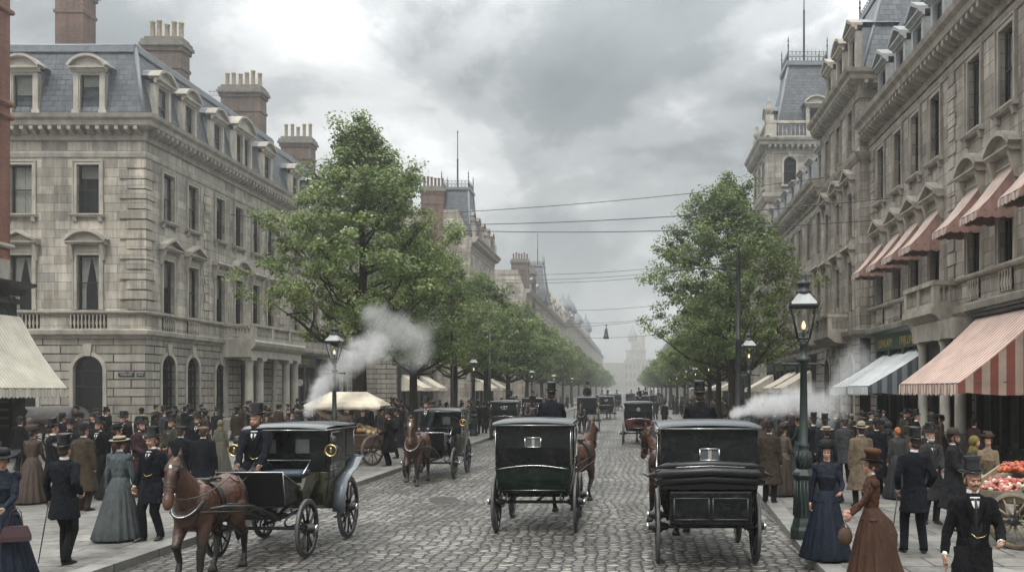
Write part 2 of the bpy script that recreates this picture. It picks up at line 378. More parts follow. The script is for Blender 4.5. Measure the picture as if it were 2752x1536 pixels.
# ------------------------------------------------------------------ world, sun
def build_world():
    w = bpy.data.worlds.new('World'); sc.world = w; w.use_nodes = True
    t = NT(w.node_tree); t.n.clear()
    sky = t.new('ShaderNodeTexSky', sky_type='NISHITA', sun_disc=False, sun_elevation=R(60), sun_rotation=R(188), air_density=1.5, dust_density=3.0)
    bg1 = t.new('ShaderNodeBackground', {'Strength': .1}); t.l.new(sky.outputs[0], bg1.inputs[0])
    d = t.coord('Generated'); x, y, z = t.sep(d)
    zz = t.math('MAXIMUM', z, 0.0)
    k = t.math('ADD', zz, .42)
    v = t.comb(t.math('DIVIDE', x, k), t.math('DIVIDE', y, k), 0.0)
    v = t.mapv(v, (1, 1, 1), CLOUD_OFF)
    n1 = t.noise(v, 1.75, 8, .52, .3)
    n2 = t.noise(v, 3.6, 7, .62, .4)
    f = t.math('ADD', t.math('MULTIPLY', n1, .77), t.math('MULTIPLY', n2, .23))
    c = t.ramp(f, [(.36, (.145, .162, .168)), (.44, (.20, .217, .222)), (.495, (.36, .373, .375)), (.54, (.60, .605, .605)), (.60, (.86, .865, .86))], 'EASE')
    hz = t.ramp(zz, [(0, 1.0), (.10, .5), (.22, 0.0)])
    c = t.mix(t.math('MULTIPLY', hz, .75), c, (.52, .54, .54, 1))
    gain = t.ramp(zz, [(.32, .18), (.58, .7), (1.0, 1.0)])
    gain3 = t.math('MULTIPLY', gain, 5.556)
    low = t.ramp(t.math('ADD', z, .5), [(.46, .35), (.5, 1.0)])
    c = t.mix(1.0, c, low, 'MULTIPLY')
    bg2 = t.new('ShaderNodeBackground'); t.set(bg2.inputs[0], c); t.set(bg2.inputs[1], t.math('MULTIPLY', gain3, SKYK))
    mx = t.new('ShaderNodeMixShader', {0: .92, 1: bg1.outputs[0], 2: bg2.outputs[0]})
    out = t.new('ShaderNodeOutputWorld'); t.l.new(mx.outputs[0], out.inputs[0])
    su = bpy.data.lights.new('sun', 'SUN'); su.energy = SUN; su.angle = R(14); su.color = (1, .96, .9)
    so = bpy.data.objects.new('sun', su); COL.objects.link(so)
    az, el = R(188), R(60)
    dv = Vector((math.sin(az)*math.cos(el), math.cos(az)*math.cos(el), math.sin(el)))
    so.rotation_euler = dv.to_track_quat('Z', 'Y').to_euler(); so.location = (0, 0, 60)
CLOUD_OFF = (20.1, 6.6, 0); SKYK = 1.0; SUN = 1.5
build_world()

# ------------------------------------------------------------------ ground
def ground():
    g = MB(); g.quad((-700, -30, -.02), (700, -30, -.02), (700, 1400, -.02), (-700, 1400, -.02)); tag(g.obj('ground', PAVE), kind='structure')
    g = MB(); n = 60
    ys = [-25+i*2.5 for i in range(30)]+[60+i*20 for i in range(38)]
    g.quad((-7.9, -25, 0), (4.5, -25, 0), (4.5, 800, 0), (-7.9, 800, 0)); tag(g.obj('road', ROAD), kind='structure')
    # cross street between the brick corner and the stone corner house
    lk = -7.62; w = .32
    def rk(y): return 2.72 if y < 14 else 2.72+min((y-14)*.05, .75)
    def strip(name, xa, xb, m, z, label=None):
        q = MB(); ya = [-25, 8, 14, 20, 29, 45, 800]
        for a, b in zip(ya, ya[1:]):
            q.quad((xa(a), a, z), (xb(a), a, z), (xb(b), b, z), (xa(b), b, z))
        return q
    q = strip('p', lambda y: -60, lambda y: lk-w, PAVE, KERB); tag(q.obj('pavement', PAVE), kind='structure')
    q = strip('p', lambda y: rk(y)+w, lambda y: 60, PAVE, KERB); tag(q.obj('pavement', PAVE), kind='structure')
    for nm, a, b in (('kerb', lambda y: lk-w, lambda y: lk), ('kerb', rk, lambda y: rk(y)+w)):
        q = MB(); ya = [-25, 8, 14, 20, 29, 45, 800]
        for u, v in zip(ya, ya[1:]):
            z = KERB+.006
            q.quad((a(u), u, z), (b(u), u, z), (b(v), v, z), (a(v), v, z))
            q.quad((a(u), u, -.01), (a(u), u, z), (a(v), v, z), (a(v), v, -.01)); q.quad((b(u), u, z), (b(u), u, -.01), (b(v), v, -.01), (b(v), v, z))
        tag(q.obj(nm, KERBM2), kind='structure')
    # a damp mud patch on the setts
    p = MB(); c = G(1195, 1342); rr = random.Random(3); n = 22
    p.add([(c.x+math.cos(2*PI*i/n)*rr.uniform(.3, .45)-.15*math.sin(2*PI*i/n), c.y+math.sin(2*PI*i/n)*rr.uniform(.5, .8), .004) for i in range(n)], [tuple(range(n))])
    tag(p.obj('mud_patch', M('mud', (.035, .028, .02), .5, bump=.6, bscale=12)), 'dark damp mud patch on the cobbles left of the central carriage', 'mud')
def kerbmat():
    m, t, p = newmat('kerb_stones')
    o = t.coord(); x, y, z = t.sep(o)
    n = t.new('ShaderNodeTexBrick', {'Color1': (.25, .24, .22, 1), 'Color2': (.18, .175, .16, 1), 'Mortar': (.04, .038, .035, 1), 'Scale': 1.0, 'Mortar Size': .015, 'Brick Width': 1.25, 'Row Height': 80.0})
    t.l.new(t.comb(y, t.math('ADD', x, 40.0)), n.inputs['Vector'])
    c = t.mix(1.0, n.outputs['Color'], t.ramp(t.noise(o, 2.5, 5), [(.3, .65), (.7, 1.1)]), 'MULTIPLY')
    t.set(p.inputs['Base Color'], c); p.inputs['Roughness'].default_value = .55
    t.set(p.inputs['Normal'], t.bump(t.noise(o, 14, 4), .5, .02)); return m
KERBM2 = kerbmat()
ground()
# ------------------------------------------------------------------ buildings
class Fr:
    """facade frame: local x runs along the wall, outward is local -y"""
    def __init__(s, bld, ox, oy, th): s.b = bld; s.ox, s.oy, s.th = ox-bld.location.x, oy-bld.location.y, th
    def put(s, mb, name, mats, x=0, y=0, z=0, bevel=0, label=None):
        o = mb.obj(name, mats, s.b) if isinstance(mb, MB) else link(name, mb, s.b)
        c, n = math.cos(s.th), math.sin(s.th)
        o.location = (s.ox+c*x-n*y, s.oy+n*x+c*y, z); o.rotation_euler = (0, 0, s.th)
        if label: o['label'] = label
        return o
def arc(cx, z, r, a0, a1, n, rz=None):
    rz = r if rz is None else rz
    return [(cx+r*math.cos(a0+(a1-a0)*i/n), z+rz*math.sin(a0+(a1-a0)*i/n)) for i in range(n+1)]
def wall(L, z0, z1, holes, depth=.28, x0=0.0):
    """holes: (xa, xb, za, zb, arched) ; arched: zb is the crown"""
    w = MB(); holes = [h for h in holes if h[1] > x0 and h[0] < L]
    xs = sorted({x0, L} | {h[0] for h in holes} | {h[1] for h in holes})
    for a, b in zip(xs, xs[1:]):
        hs = sorted([(h[2], h[3]) for h in holes if h[0] <= a+1e-6 and h[1] >= b-1e-6]); z = z0
        for u, v in hs:
            if u > z+1e-4: w.quad((a, 0, z), (b, 0, z), (b, 0, u), (a, 0, u))
            z = max(z, v)
        if z < z1-1e-4: w.quad((a, 0, z), (b, 0, z), (b, 0, z1), (a, 0, z1))
    for xa, xb, za, zb, ar in holes:
        r = (xb-xa)/2; cx = (xa+xb)/2; top = arc(cx, zb-r, r, PI, 0, 12) if ar else [(xa, zb), (xb, zb)]
        if ar:
            h = len(top)//2
            w.add([(x, 0, z) for x, z in top[:h+1]]+[(xa, 0, zb)], [tuple(range(h+1, -1, -1))])
            w.add([(x, 0, z) for x, z in top[h:]]+[(xb, 0, zb)], [tuple(range(len(top)-h, -1, -1))])
        out = [(xa, za)]+top+[(xb, za)]; n = len(out)
        for d0, d1, m in ((0, depth, 0), (depth, .95, 1)):  # inner reveal and backing coloured near-black as room shade
            w.add([(x, d0, z) for x, z in out]+[(x, d1, z) for x, z in out], [(i, (i+1) % n, (i+1) % n+n, i+n) for i in range(n)], m)
        w.add([(x, .95, z) for x, z in out], [tuple(range(n))], 1)
    return w
_wc = {}
def wmesh(kind, w, h, trim, lod):
    """stone surround of a window; origin bottom centre of the opening on the wall face"""
    key = (kind, w, h, trim.name, lod)
    if key in _wc: return _wc[key]
    b = MB(); a = w/2; t = .16
    if kind == 'arch':
        r = a; pts = arc(0, h-r, r, PI, 0, 12); po = arc(0, h-r, r+.2, PI, 0, 12)
        o = [(-a-.2, -.2), (-a-.2, 0)]+po[0:]+[(a+.2, -.2)]; i_ = [(-a, -.2), (-a, 0)]+pts+[(a, -.2)]
        o = [(-a-.2, -.1)]+po+[(a+.2, -.1)]; i_ = [(-a, -.1)]+pts+[(a, -.1)]; n = len(o)
        v = [(x, -.07, z) for x, z in o]+[(x, -.07, z) for x, z in i_]+[(x, .002, z) for x, z in o]+[(x, .2, z) for x, z in i_]
        f = []
        for k in range(n-1): f += [(k, k+1, n+k+1, n+k), (k+1, k, 2*n+k, 2*n+k+1), (n+k, n+k+1, 3*n+k+1, 3*n+k)]
        b.add(v, f)
        b.poly([(-.16, h-.02), (.16, h-.02), (.24, h+.62), (-.24, h+.62)], -.13, .0)
        if lod == 0:
            for s in (-1, 1):       # voussoir joints of the arch
                for q in (35, 62):
                    cx, cz = math.cos(R(q))*s, math.sin(R(q))
                    p0 = (cx*(r+.25), h-r+cz*(r+.25)); p1 = (cx*(r+.85), h-r+cz*(r+.85)); px, pz = -cz*.03*s, cx*.03*s
        b.box(-a-.25, a+.25, -.16, .0, -.18, 0)
    else:
        for s in (-1, 1):
            b.box(min(s*a, s*(a+t)), max(s*a, s*(a+t)), -.07, .0, 0, h+t)
            b.box(min(s*(a+t), s*(a+t+.07)), max(s*(a+t), s*(a+t+.07)), -.11, .0, 0, h+t+.07)
        b.box(-a, a, -.07, .0, h, h+t); b.box(-a-t, a+t, -.11, .0, h+t, h+t+.07)
        if kind in ('plain', 'ledge'):
            if kind == 'plain':
                b.prof([(0, -.17), (.16, -.17), (.24, -.06), (.24, 0), (0, .02)], -a-t-.16, a+t+.16)
                if lod < 2:
                    for s in (-1, 1): b.prof([(0, -.42), (.1, -.40), (.17, -.17), (0, -.17)], s*(a+.08)-.1, s*(a+.08)+.1)
        else:
            W = a+t+.28; zb = h+t+.38
            b.box(-a-t, a+t, -.06, 0, h+t+.07, zb)
            for s in (-1, 1):      # consoles
                b.prof([(0, h-.35), (.12, h-.3), (.16, h-.1), (.30, zb-.12), (.34, zb), (0, zb)], s*(a+t+.07)-.09, s*(a+t+.07)+.09)
            b.prof([(0, zb), (.30, zb), (.42, zb+.10), (.42, zb+.16), (0, zb+.16)], -W, W); z0 = zb+.16
            if kind == 'ped':
                tri = [(-W, z0), (0, z0+.52), (W, z0)]
                b.poly([(-W, z0), (W, z0), (0, z0+.40)], -.16, 0)
                for s in (-1, 1): b.poly([(s*W, z0), (s*W, z0+.14), (0, z0+.62), (0, z0+.46)][::s], -.44, 0)
            elif kind == 'seg':
                Rr = W/math.sin(R(52)); cz = z0-Rr*math.cos(R(52)); A = arc(0, cz, Rr, R(142), R(38), 10); Bq = arc(0, cz, Rr+.17, R(142), R(38), 10)
                b.poly(A, -.16, 0); n = len(A)
                for k in range(n-1): b.poly([A[k], Bq[k], Bq[k+1], A[k+1]], -.44, 0)
            elif kind == 'flat':
                b.prof([(0, z0), (.42, z0), (.34, z0+.08), (0, z0+.12)], -W, W)
    me = b.mesh('window', [trim]); _wc[key] = me; return me
def smesh(w, h, arched=False):
    key = ('s', w, h, arched)
    if key in _wc: return _wc[key]
    b = MB(); a = w/2; t = .055
    zz = h-a if arched else h
    for s in (-1, 1): b.box(min(s*a, s*(a-t)), max(s*a, s*(a-t)), -.03, .05, 0, zz)
    b.box(-a+t, a-t, -.031, .051, 0, t*1.3); b.box(-a+t, a-t, -.031, .051, h*.5-.03, h*.5+.03)
    if not arched: b.box(-a+t, a-t, -.031, .051, h-t, h)
    else:
        P = arc(0, zz, a, PI, 0, 10); Q = arc(0, zz, a-t, PI, 0, 10)
        for k in range(10): b.poly([P[k], P[k+1], Q[k+1], Q[k]], -.03, .05)
        b.box(-a+t, a-t, -.032, .052, zz-.03, zz+.03)
    me = b.mesh('sash', [SASH]); _wc[key] = me; return me
def pmesh(w, h, arched=False, mat=None):
    mat = mat or GLASS; key = ('p', w, h, arched, mat.name)
    if key in _wc: return _wc[key]
    a = w/2-.03; b = MB()
    pts = [(-a, .03)]+(arc(0, h-w/2, a, PI, 0, 10) if arched else [(-a, h-.03), (a, h-.03)])+[(a, .03)]
    b.add([(x, .012, z) for x, z in pts], [tuple(range(len(pts)-1, -1, -1))])
    me = b.mesh('pane', [mat]); _wc[key] = me; return me
def cmesh(w, h, k):
    """curtains, blind or nothing behind the glass"""
    key = ('c', w, h, k)
    if key in _wc: return _wc[key]
    b = MB(); a = w/2-.05
    if k in (1, 2):
        for s in (-1, 1):
            n = 14; rows = 8; vs = []
            for j in range(rows+1):
                u = j/rows; z = h-.08-u*(h-.15)
                wd = a*(.98-.55*math.sin(min(u*1.25, 1)*PI/2)) if k == 1 else a*.98
                for i in range(n+1):
                    q = i/n; x = s*(a-q*wd); vs.append((x, .14+.025*math.sin(q*PI*7), z))
            fs = [(j*(n+1)+i, j*(n+1)+i+1, (j+1)*(n+1)+i+1, (j+1)*(n+1)+i) for j in range(rows) for i in range(n)]
            b.add(vs, fs, 0, True)
    elif k == 3: b.box(-a, a, .12, .13, h*.52, h-.05)
    elif k == 4: b.box(-a, a, .12, .13, h*.74, h-.05)
    me = b.mesh('curtain' if k < 3 else 'blind', [CURT if k < 3 else BLIND]); _wc[key] = me; return me
wr = random.Random(11)
def window(fr, x, z, w, h, kind, trim, lod, cur=None, y=0.0):
    o = fr.put(wmesh(kind, w, h, trim, lod), 'window', None, x, y, z)
    ar = kind == 'arch'
    if lod <= 1:
        s = link('sash', smesh(w, h, ar), o, (0, .2, 0))
        link('pane', pmesh(w, h, ar), o, (0, .2, 0))
        if cur is None: cur = wr.choice([0, 0, 2, 3, 4, 4, 1])
        if cur and not ar: link('curtain' if cur < 3 else 'blind', cmesh(w, h, cur), o, (0, .2, 0))
    else:
        link('pane', pmesh(w, h, ar, GLASSD), o, (0, .15, 0))
    return o
def quoins(z0, z1, out=.09, a=.55, b=.85, h=.46, y1=0.0):
    """corner blocks starting at x=0"""
    m = MB(); k = 0; z = z0
    while z+h <= z1+.01:
        w = (a, b)[k % 2]; m.box(-out, w, -out, y1, z+.04, z+h-.04); z += h; k += 1
    return m
def modillions(L, z, x0=.2, step=.52, out=.6, h=.24, w=.2):
    m = MB(); n = max(int((L-x0*2)/step), 1); st = (L-2*x0)/n
    for i in range(n+1):
        x = x0+i*st-w/2; m.prof([(.1, z), (out*.5, z), (out, z+h*.45), (out, z+h), (.1, z+h)], x, x+w)
    return m
def balusters(x0, x1, z0, z1, y, lod=0, step=.2):
    m = MB(); n = max(int((x1-x0)/step), 1); h = z1-z0
    for i in range(n):
        x = x0+(i+.5)*(x1-x0)/n
        m.lathe([(.05, 0), (.03, h*.1), (.075, h*.35), (.03, h*.75), (.05, h*.95), (.05, h)], (x, y, z0), 6 if lod else 8, c0=False, c1=False)
    return m
def cornice(fr, L, z, out=.95, m0=0, m1=0, trim=TRIM, h=1.2, lod=0, x0=0.0):
    b = MB()
    b.prof([(0, z), (.10, z), (.12, z+h*.2), (.12, z+h*.42), (out*.7, z+h*.55), (out*.75, z+h*.74), (out*.92, z+h*.84), (out, z+h), (0, z+h+.06)], x0, L, m0, m1)
    if lod < 2:
        mm = modillions(L-x0, z+h*.22, out=out*.66, h=h*.34, step=.5 if lod == 0 else .7)
        b.add([(x+x0, y, zz) for x, y, zz in mm.v], mm.f)
    return fr.put(b, 'cornice', trim)
def course(fr, L, z, prof, m0=0, m1=0, trim=TRIM, x0=0.0, name='string_course'):
    b = MB(); b.prof([(o, z+h) for o, h in prof], x0, L, m0, m1); return fr.put(b, name, trim)
def mansard(fr, L, z0, z1, back, h0=0.0, h1=0.0, x0=0.0, name='roof', y0=.12, lead=True):
    """one slope of slates; h0/h1 hip the ends"""
    b = MB(); h = z1-z0
    a, c = x0+y0*(1 if h0 else 0), L-y0*(1 if h1 else 0)
    P = [(a, y0, z0), (c, y0, z0), (L-h1, back, z1), (x0+h0, back, z1)]
    b.quad(*P)
    o = fr.put(b, name, SLATE)
    if lead:
        q = MB(); q.tube([(x0+h0-.05*bool(h0), back, z1+.05), (L-h1+.05*bool(h1), back, z1+.05)], .13, 6)
        q.box(x0+h0, L-h1, back-.2, back+.02, z1-.32, z1-.02)
        if h0: q.tube([P[0], P[3]], .1, 6)
        if h1: q.tube([P[1], P[2]], .1, 6)
        q.box(x0, L, -.02, .2, z0-.02, z0+.12)
        q.obj('lead_flashing', LEAD, o)
    return o
def dormer(fr, x, z, w=1.0, h=1.95, kind='seg', trim=TRIM, lod=0, depth=2.4, y=.1, cheek=LEAD, cur=None, twin=False):
    b = MB(); a = w/2; W = a+.28; t = h+.12
    for s in (-1, 1):
        b.box(min(s*a, s*W), max(s*a, s*W), 0, .3, 0, t)
        b.box(min(s*(a+.06), s*(W+.04)), max(s*(a+.06), s*(W+.04)), -.05, 0, 0, t)
        b.box(min(s*a, s*(W+.12)), max(s*a, s*(W+.12)), -.09, 0, 0, .32)
    if twin: b.box(-.14, .14, -.05, .3, 0, t)
    b.box(-a, a, 0, .3, h, t); b.box(-a, a, -.04, .3, -.05, .08)
    b.prof([(0, t), (.10, t), (.14, t+.1), (.30, t+.18), (.30, t+.26), (0, t+.26)], -W-.16, W+.16); z0 = t+.26
    Wp = W+.16
    if kind == 'seg':
        Rr = Wp/math.sin(R(58)); cz = z0-Rr*math.cos(R(58)); A = arc(0, cz, Rr, R(148), R(32), 10); Bq = arc(0, cz, Rr+.14, R(148), R(32), 10)
        b.poly(A, -.1, .3)
        for k in range(10): b.poly([A[k], Bq[k], Bq[k+1], A[k+1]], -.34, .3)
        ro = Bq
    elif kind == 'ped':
        b.poly([(-Wp, z0), (Wp, z0), (0, z0+.5)], -.1, .3)
        for s in (-1, 1): b.poly([(s*Wp, z0), (s*Wp, z0+.13), (0, z0+.68), (0, z0+.5)][::s], -.34, .3)
        ro = [(-Wp, z0+.13), (0, z0+.68), (Wp, z0+.13)]
    else:
        ro = [(-Wp, z0), (Wp, z0)]
    o = fr.put(b, 'dormer', trim, x, y, z)
    q = MB()
    for s in (-1, 1): q.box(min(s*(W-.08), s*(W-.02)), max(s*(W-.08), s*(W-.02)), .3, depth, 0, t+.2)
    n = len(ro); q.add([(u, .3, v+.01) for u, v in ro]+[(u, depth, v+.01) for u, v in ro], [(i, i+1, n+i+1, n+i) for i in range(n-1)], 0, kind == 'seg')
    q.add([(-W, .3, t+.18), (W, .3, t+.18), (W, depth, t+.18), (-W, depth, t+.18)], [(0, 1, 2, 3)])
    q.obj('dormer_cheeks', cheek, o)
    q = MB(); q.quad((-a, .9, 0), (a, .9, 0), (a, .9, h), (-a, .9, h)); q.obj('shade_backing', DARK, o)  # black sheet painting the shade inside the dormer
    if lod <= 1:
        if twin:
            for s in (-1, 1):
                ww = a-.14; link('sash', smesh(ww, h), o, (s*(.14+ww/2), .16, 0)); link('pane', pmesh(ww, h), o, (s*(.14+ww/2), .16, 0))
        else:
            link('sash', smesh(w, h), o, (0, .16, 0)); link('pane', pmesh(w, h), o, (0, .16, 0))
            c = wr.choice([0, 3, 4, 0]) if cur is None else cur
            if c: link('blind', cmesh(w, h, c), o, (0, .16, 0))
    else: link('pane', pmesh(w, h, False, GLASSD), o, (0, .12, 0))
    return o
def chimney(bld, x, y, z0, z1, w, d, mat=BRNB, npots=5, rz=0.0, pot=POT, ph=1.15):
    b = MB(); a, c = w/2, d/2; H = z1-z0
    b.box(-a, a, -c, c, 0, H-.9); b.box(-a-.07, a+.07, -c-.07, c+.07, H-2.0, H-1.82); b.box(-a-.1, a+.1, -c-.1, c+.1, H-.9, H-.62)
    o = b.obj('chimney', mat, bld, (x-bld.location.x, y-bld.location.y, z0), rz)
    q = MB(); q.box(-a-.22, a+.22, -c-.22, c+.22, H-.62, H-.42); q.box(-a-.14, a+.14, -c-.14, c+.14, H-.42, H-.2); q.box(-a, a, -c, c, H-.2, H)
    q.obj('chimney_cap', TRIMD, o)
    for i in range(npots):
        px = -a+.25+(w-.5)*i/max(npots-1, 1); g = wr.uniform(.85, 1.1)
        p = MB(); p.lathe([(.17, 0), (.15, ph*.1), (.135, ph*.85*g), (.17, ph*.88*g), (.17, ph*.97*g), (.10, ph*g)], (0, 0, 0), 10)
        p.obj('chimney_pot', pot, o, (px, wr.uniform(-.05, .05), H))
    return o
TRIMD = M('sooty_stone', (.16, .145, .12), .9, var=.4, scale=3, bump=.3)
def cresting(bld, pts, z, h=.7, step=.35):
    m = MB()
    for (a, b) in zip(pts, pts[1:]):
        a, b = Vector(a), Vector(b); n = max(int((b-a).length/step), 1); d = (b-a)/n
        for zz in (0, h*.35, h*.75): m.tube([(a.x, a.y, z+zz+.03), (b.x, b.y, z+zz+.03)], .025, 4, sm=False)
        for i in range(n+1):
            p = a+d*i; m.tube([(p.x, p.y, z), (p.x, p.y, z+h)], [.025, .012], 4)
            if i < n:
                m.tube([(p.x, p.y, z+.05), ((p+d/2).x, (p+d/2).y, z+h*.6), ((p+d).x, (p+d).y, z+.05)], .018, 4)
                m.tube([(p.x, p.y, z+h*.75), ((p+d/2).x, (p+d/2).y, z+h*.3), ((p+d).x, (p+d).y, z+h*.75)], .018, 4)
    for p in pts: m.lathe([(.05, 0), (.05, h*1.2), (.09, h*1.3), (.03, h*1.5), (.07, h*1.65), (.01, h*2.1)], (p[0], p[1], z), 6)
    m.v = [(x-bld.location.x, y-bld.location.y, zz) for x, y, zz in m.v]
    return m.obj('roof_cresting', IRON, bld)
def flagpole(bld, x, y, z0, z1):
    m = MB(); m.lathe([(.11, 0), (.09, (z1-z0)*.5), (.13, (z1-z0)*.5+.1), (.06, (z1-z0)*.5+.3), (.045, z1-z0-.2), (.11, z1-z0-.1), (.02, z1-z0+.08)], (0, 0, 0), 8)
    return m.obj('flagpole', IRON, bld, (x-bld.location.x, y-bld.location.y, z0))
def awning(fr, x0, x1, z1, out, z0, mats, valance=.3, rod=True, side='both', label=None, y1=0.0, scal=.22, sag=.05, steps=6):
    """x0..x1 along the wall, from z1 at the wall to z0 at out; mats (top, side)"""
    m = MB(); w = x1-x0; rows = steps; nx = 10; vs = []
    for j in range(rows+1):
        u = j/rows; y = -(y1+(out-y1)*u); z = z1+(z0-z1)*u-sag*math.sin(PI*u)
        for i in range(nx+1): vs.append((w*i/nx, y, z-.012*math.sin(i*1.9+u*3)*math.sin(PI*u)))
    fs = [(j*(nx+1)+i, (j+1)*(nx+1)+i, (j+1)*(nx+1)+i+1, j*(nx+1)+i+1) for j in range(rows) for i in range(nx)]
    m.add(vs, fs, 0, True); m.add([(a, b+.004, c-.02) for a, b, c in vs], [f[::-1] for f in fs], 0, True)
    n = max(int(w/scal*5), 5); v = []
    for i in range(n+1):
        x = w*i/n; wv = .02*math.sin(x*14); k = abs(math.sin(PI*x/scal))
        v += [(x, -out-wv*.3, z0), (x, -out-.01-wv, z0-valance*(.80+.20*k))]
    m.add(v, [(2*i, 2*i+1, 2*i+3, 2*i+2) for i in range(n)], 0, True)
    for sx, on in ((0, side in ('both', 'lo')), (w, side in ('both', 'hi'))):
        if on:
            ns = 10; v = []
            for i in range(ns+1):
                u = i/ns; y = -(y1+(out-y1)*u); z = z1+(z0-z1)*u-sag*math.sin(PI*u)
                v += [(sx+.02*math.sin(i*2.2), y, z), (sx+.03*math.sin(i*2.2), y, min(z0+.02, z)-valance*(.75+.25*abs(math.sin(PI*u*(out-y1)/scal/1.4))))]
            m.add(v, [(2*i, 2*i+1, 2*i+3, 2*i+2) for i in range(ns)], 1, True)
    o = fr.put(m, 'awning', list(mats), x0, 0, 0, label=label)
    if rod:
        q = MB(); q.tube([(0, -out+.02, z0), (w, -out+.02, z0)], .025, 6)
        for sx in (0.03, w-.03): q.tube([(sx, -out+.03, z0), (sx, -.03, z0+.1)], .018, 5)
        q.obj('awning_frame', IRON, o)
    return o
def shopfront(fr, x0, x1, h, trim=SHOPB, doors=(), lod=0, fascia=.75, letters=None, fmat=None, panes=3):
    """timber shopfront applied to the wall"""
    w = x1-x0; b = MB()
    n = panes
    for i in range(n+1):
        x = w*i/n; b.box(x-.11, x+.11, -.30, -.003, 0, h-fascia); b.box(x-.15, x+.15, -.34, -.30, 0, .5); b.box(x-.15, x+.15, -.35, -.3, h-fascia-.3, h-fascia)
    for i in range(n):
        b.box(w*i/n+.11, w*(i+1)/n-.11, -.22, -.003, 0, .65)
        if lod < 2: b.box(w*i/n+w/n/2-.03, w*i/n+w/n/2+.03, -.2, -.1, .65, h-fascia)
        b.box(w*i/n+.11, w*(i+1)/n-.11, -.21, -.1, h-fascia-.75, h-fascia-.68)
    o = fr.put(b, 'shopfront', trim, x0, 0, KERB)
    q = MB(); q.box(-.15, w+.15, -.36, -.004, h-fascia, h-.12); q.prof([(0, h-.12), (.42, h-.12), (.58, h), (.58, h+.06), (0, h+.1)], -.3, w+.3)
    fa = q.obj('fascia', fmat or trim, o)
    if letters:
        text('lettering', letters, fascia*.62, GOLD, fa, (w/2, -.375, h-fascia/2-.06), (PI/2, 0, 0))
    g = MB()
    for i in range(n): g.quad((w*i/n+.11, -.15, .65), (w*(i+1)/n-.11, -.15, .65), (w*(i+1)/n-.11, -.15, h-fascia), (w*i/n+.11, -.15, h-fascia))
    g.obj('pane', GLASS if lod == 0 else GLASSD, o)
    if lod == 0:
        k = MB(); k.quad((0, -.02, 0), (w, -.02, 0), (w, -.02, h-fascia), (0, -.02, h-fascia)); k.obj('shade_backing', DARK, o)  # black sheet behind the glass, painted as shop-interior shade
    return o
def shell(bld, x0, x1, y0, y1, z, mat, skip=''):
    """the unseen closing walls; skip names faces made elsewhere (f,b,l,r)"""
    b = MB(); X, Y = bld.location.x, bld.location.y; x0 -= X; x1 -= X; y0 -= Y; y1 -= Y
    if 'f' not in skip: b.quad((x0, y0, 0), (x1, y0, 0), (x1, y0, z), (x0, y0, z))
    if 'b' not in skip: b.quad((x1, y1, 0), (x0, y1, 0), (x0, y1, z), (x1, y1, z))
    if 'l' not in skip: b.quad((x0, y1, 0), (x0, y0, 0), (x0, y0, z), (x0, y1, z))
    if 'r' not in skip: b.quad((x1, y0, 0), (x1, y1, 0), (x1, y1, z), (x1, y0, z))
    b.quad((x0, y0, z), (x1, y0, z), (x1, y1, z), (x0, y1, z))
    return b.obj('party_wall', mat, bld)

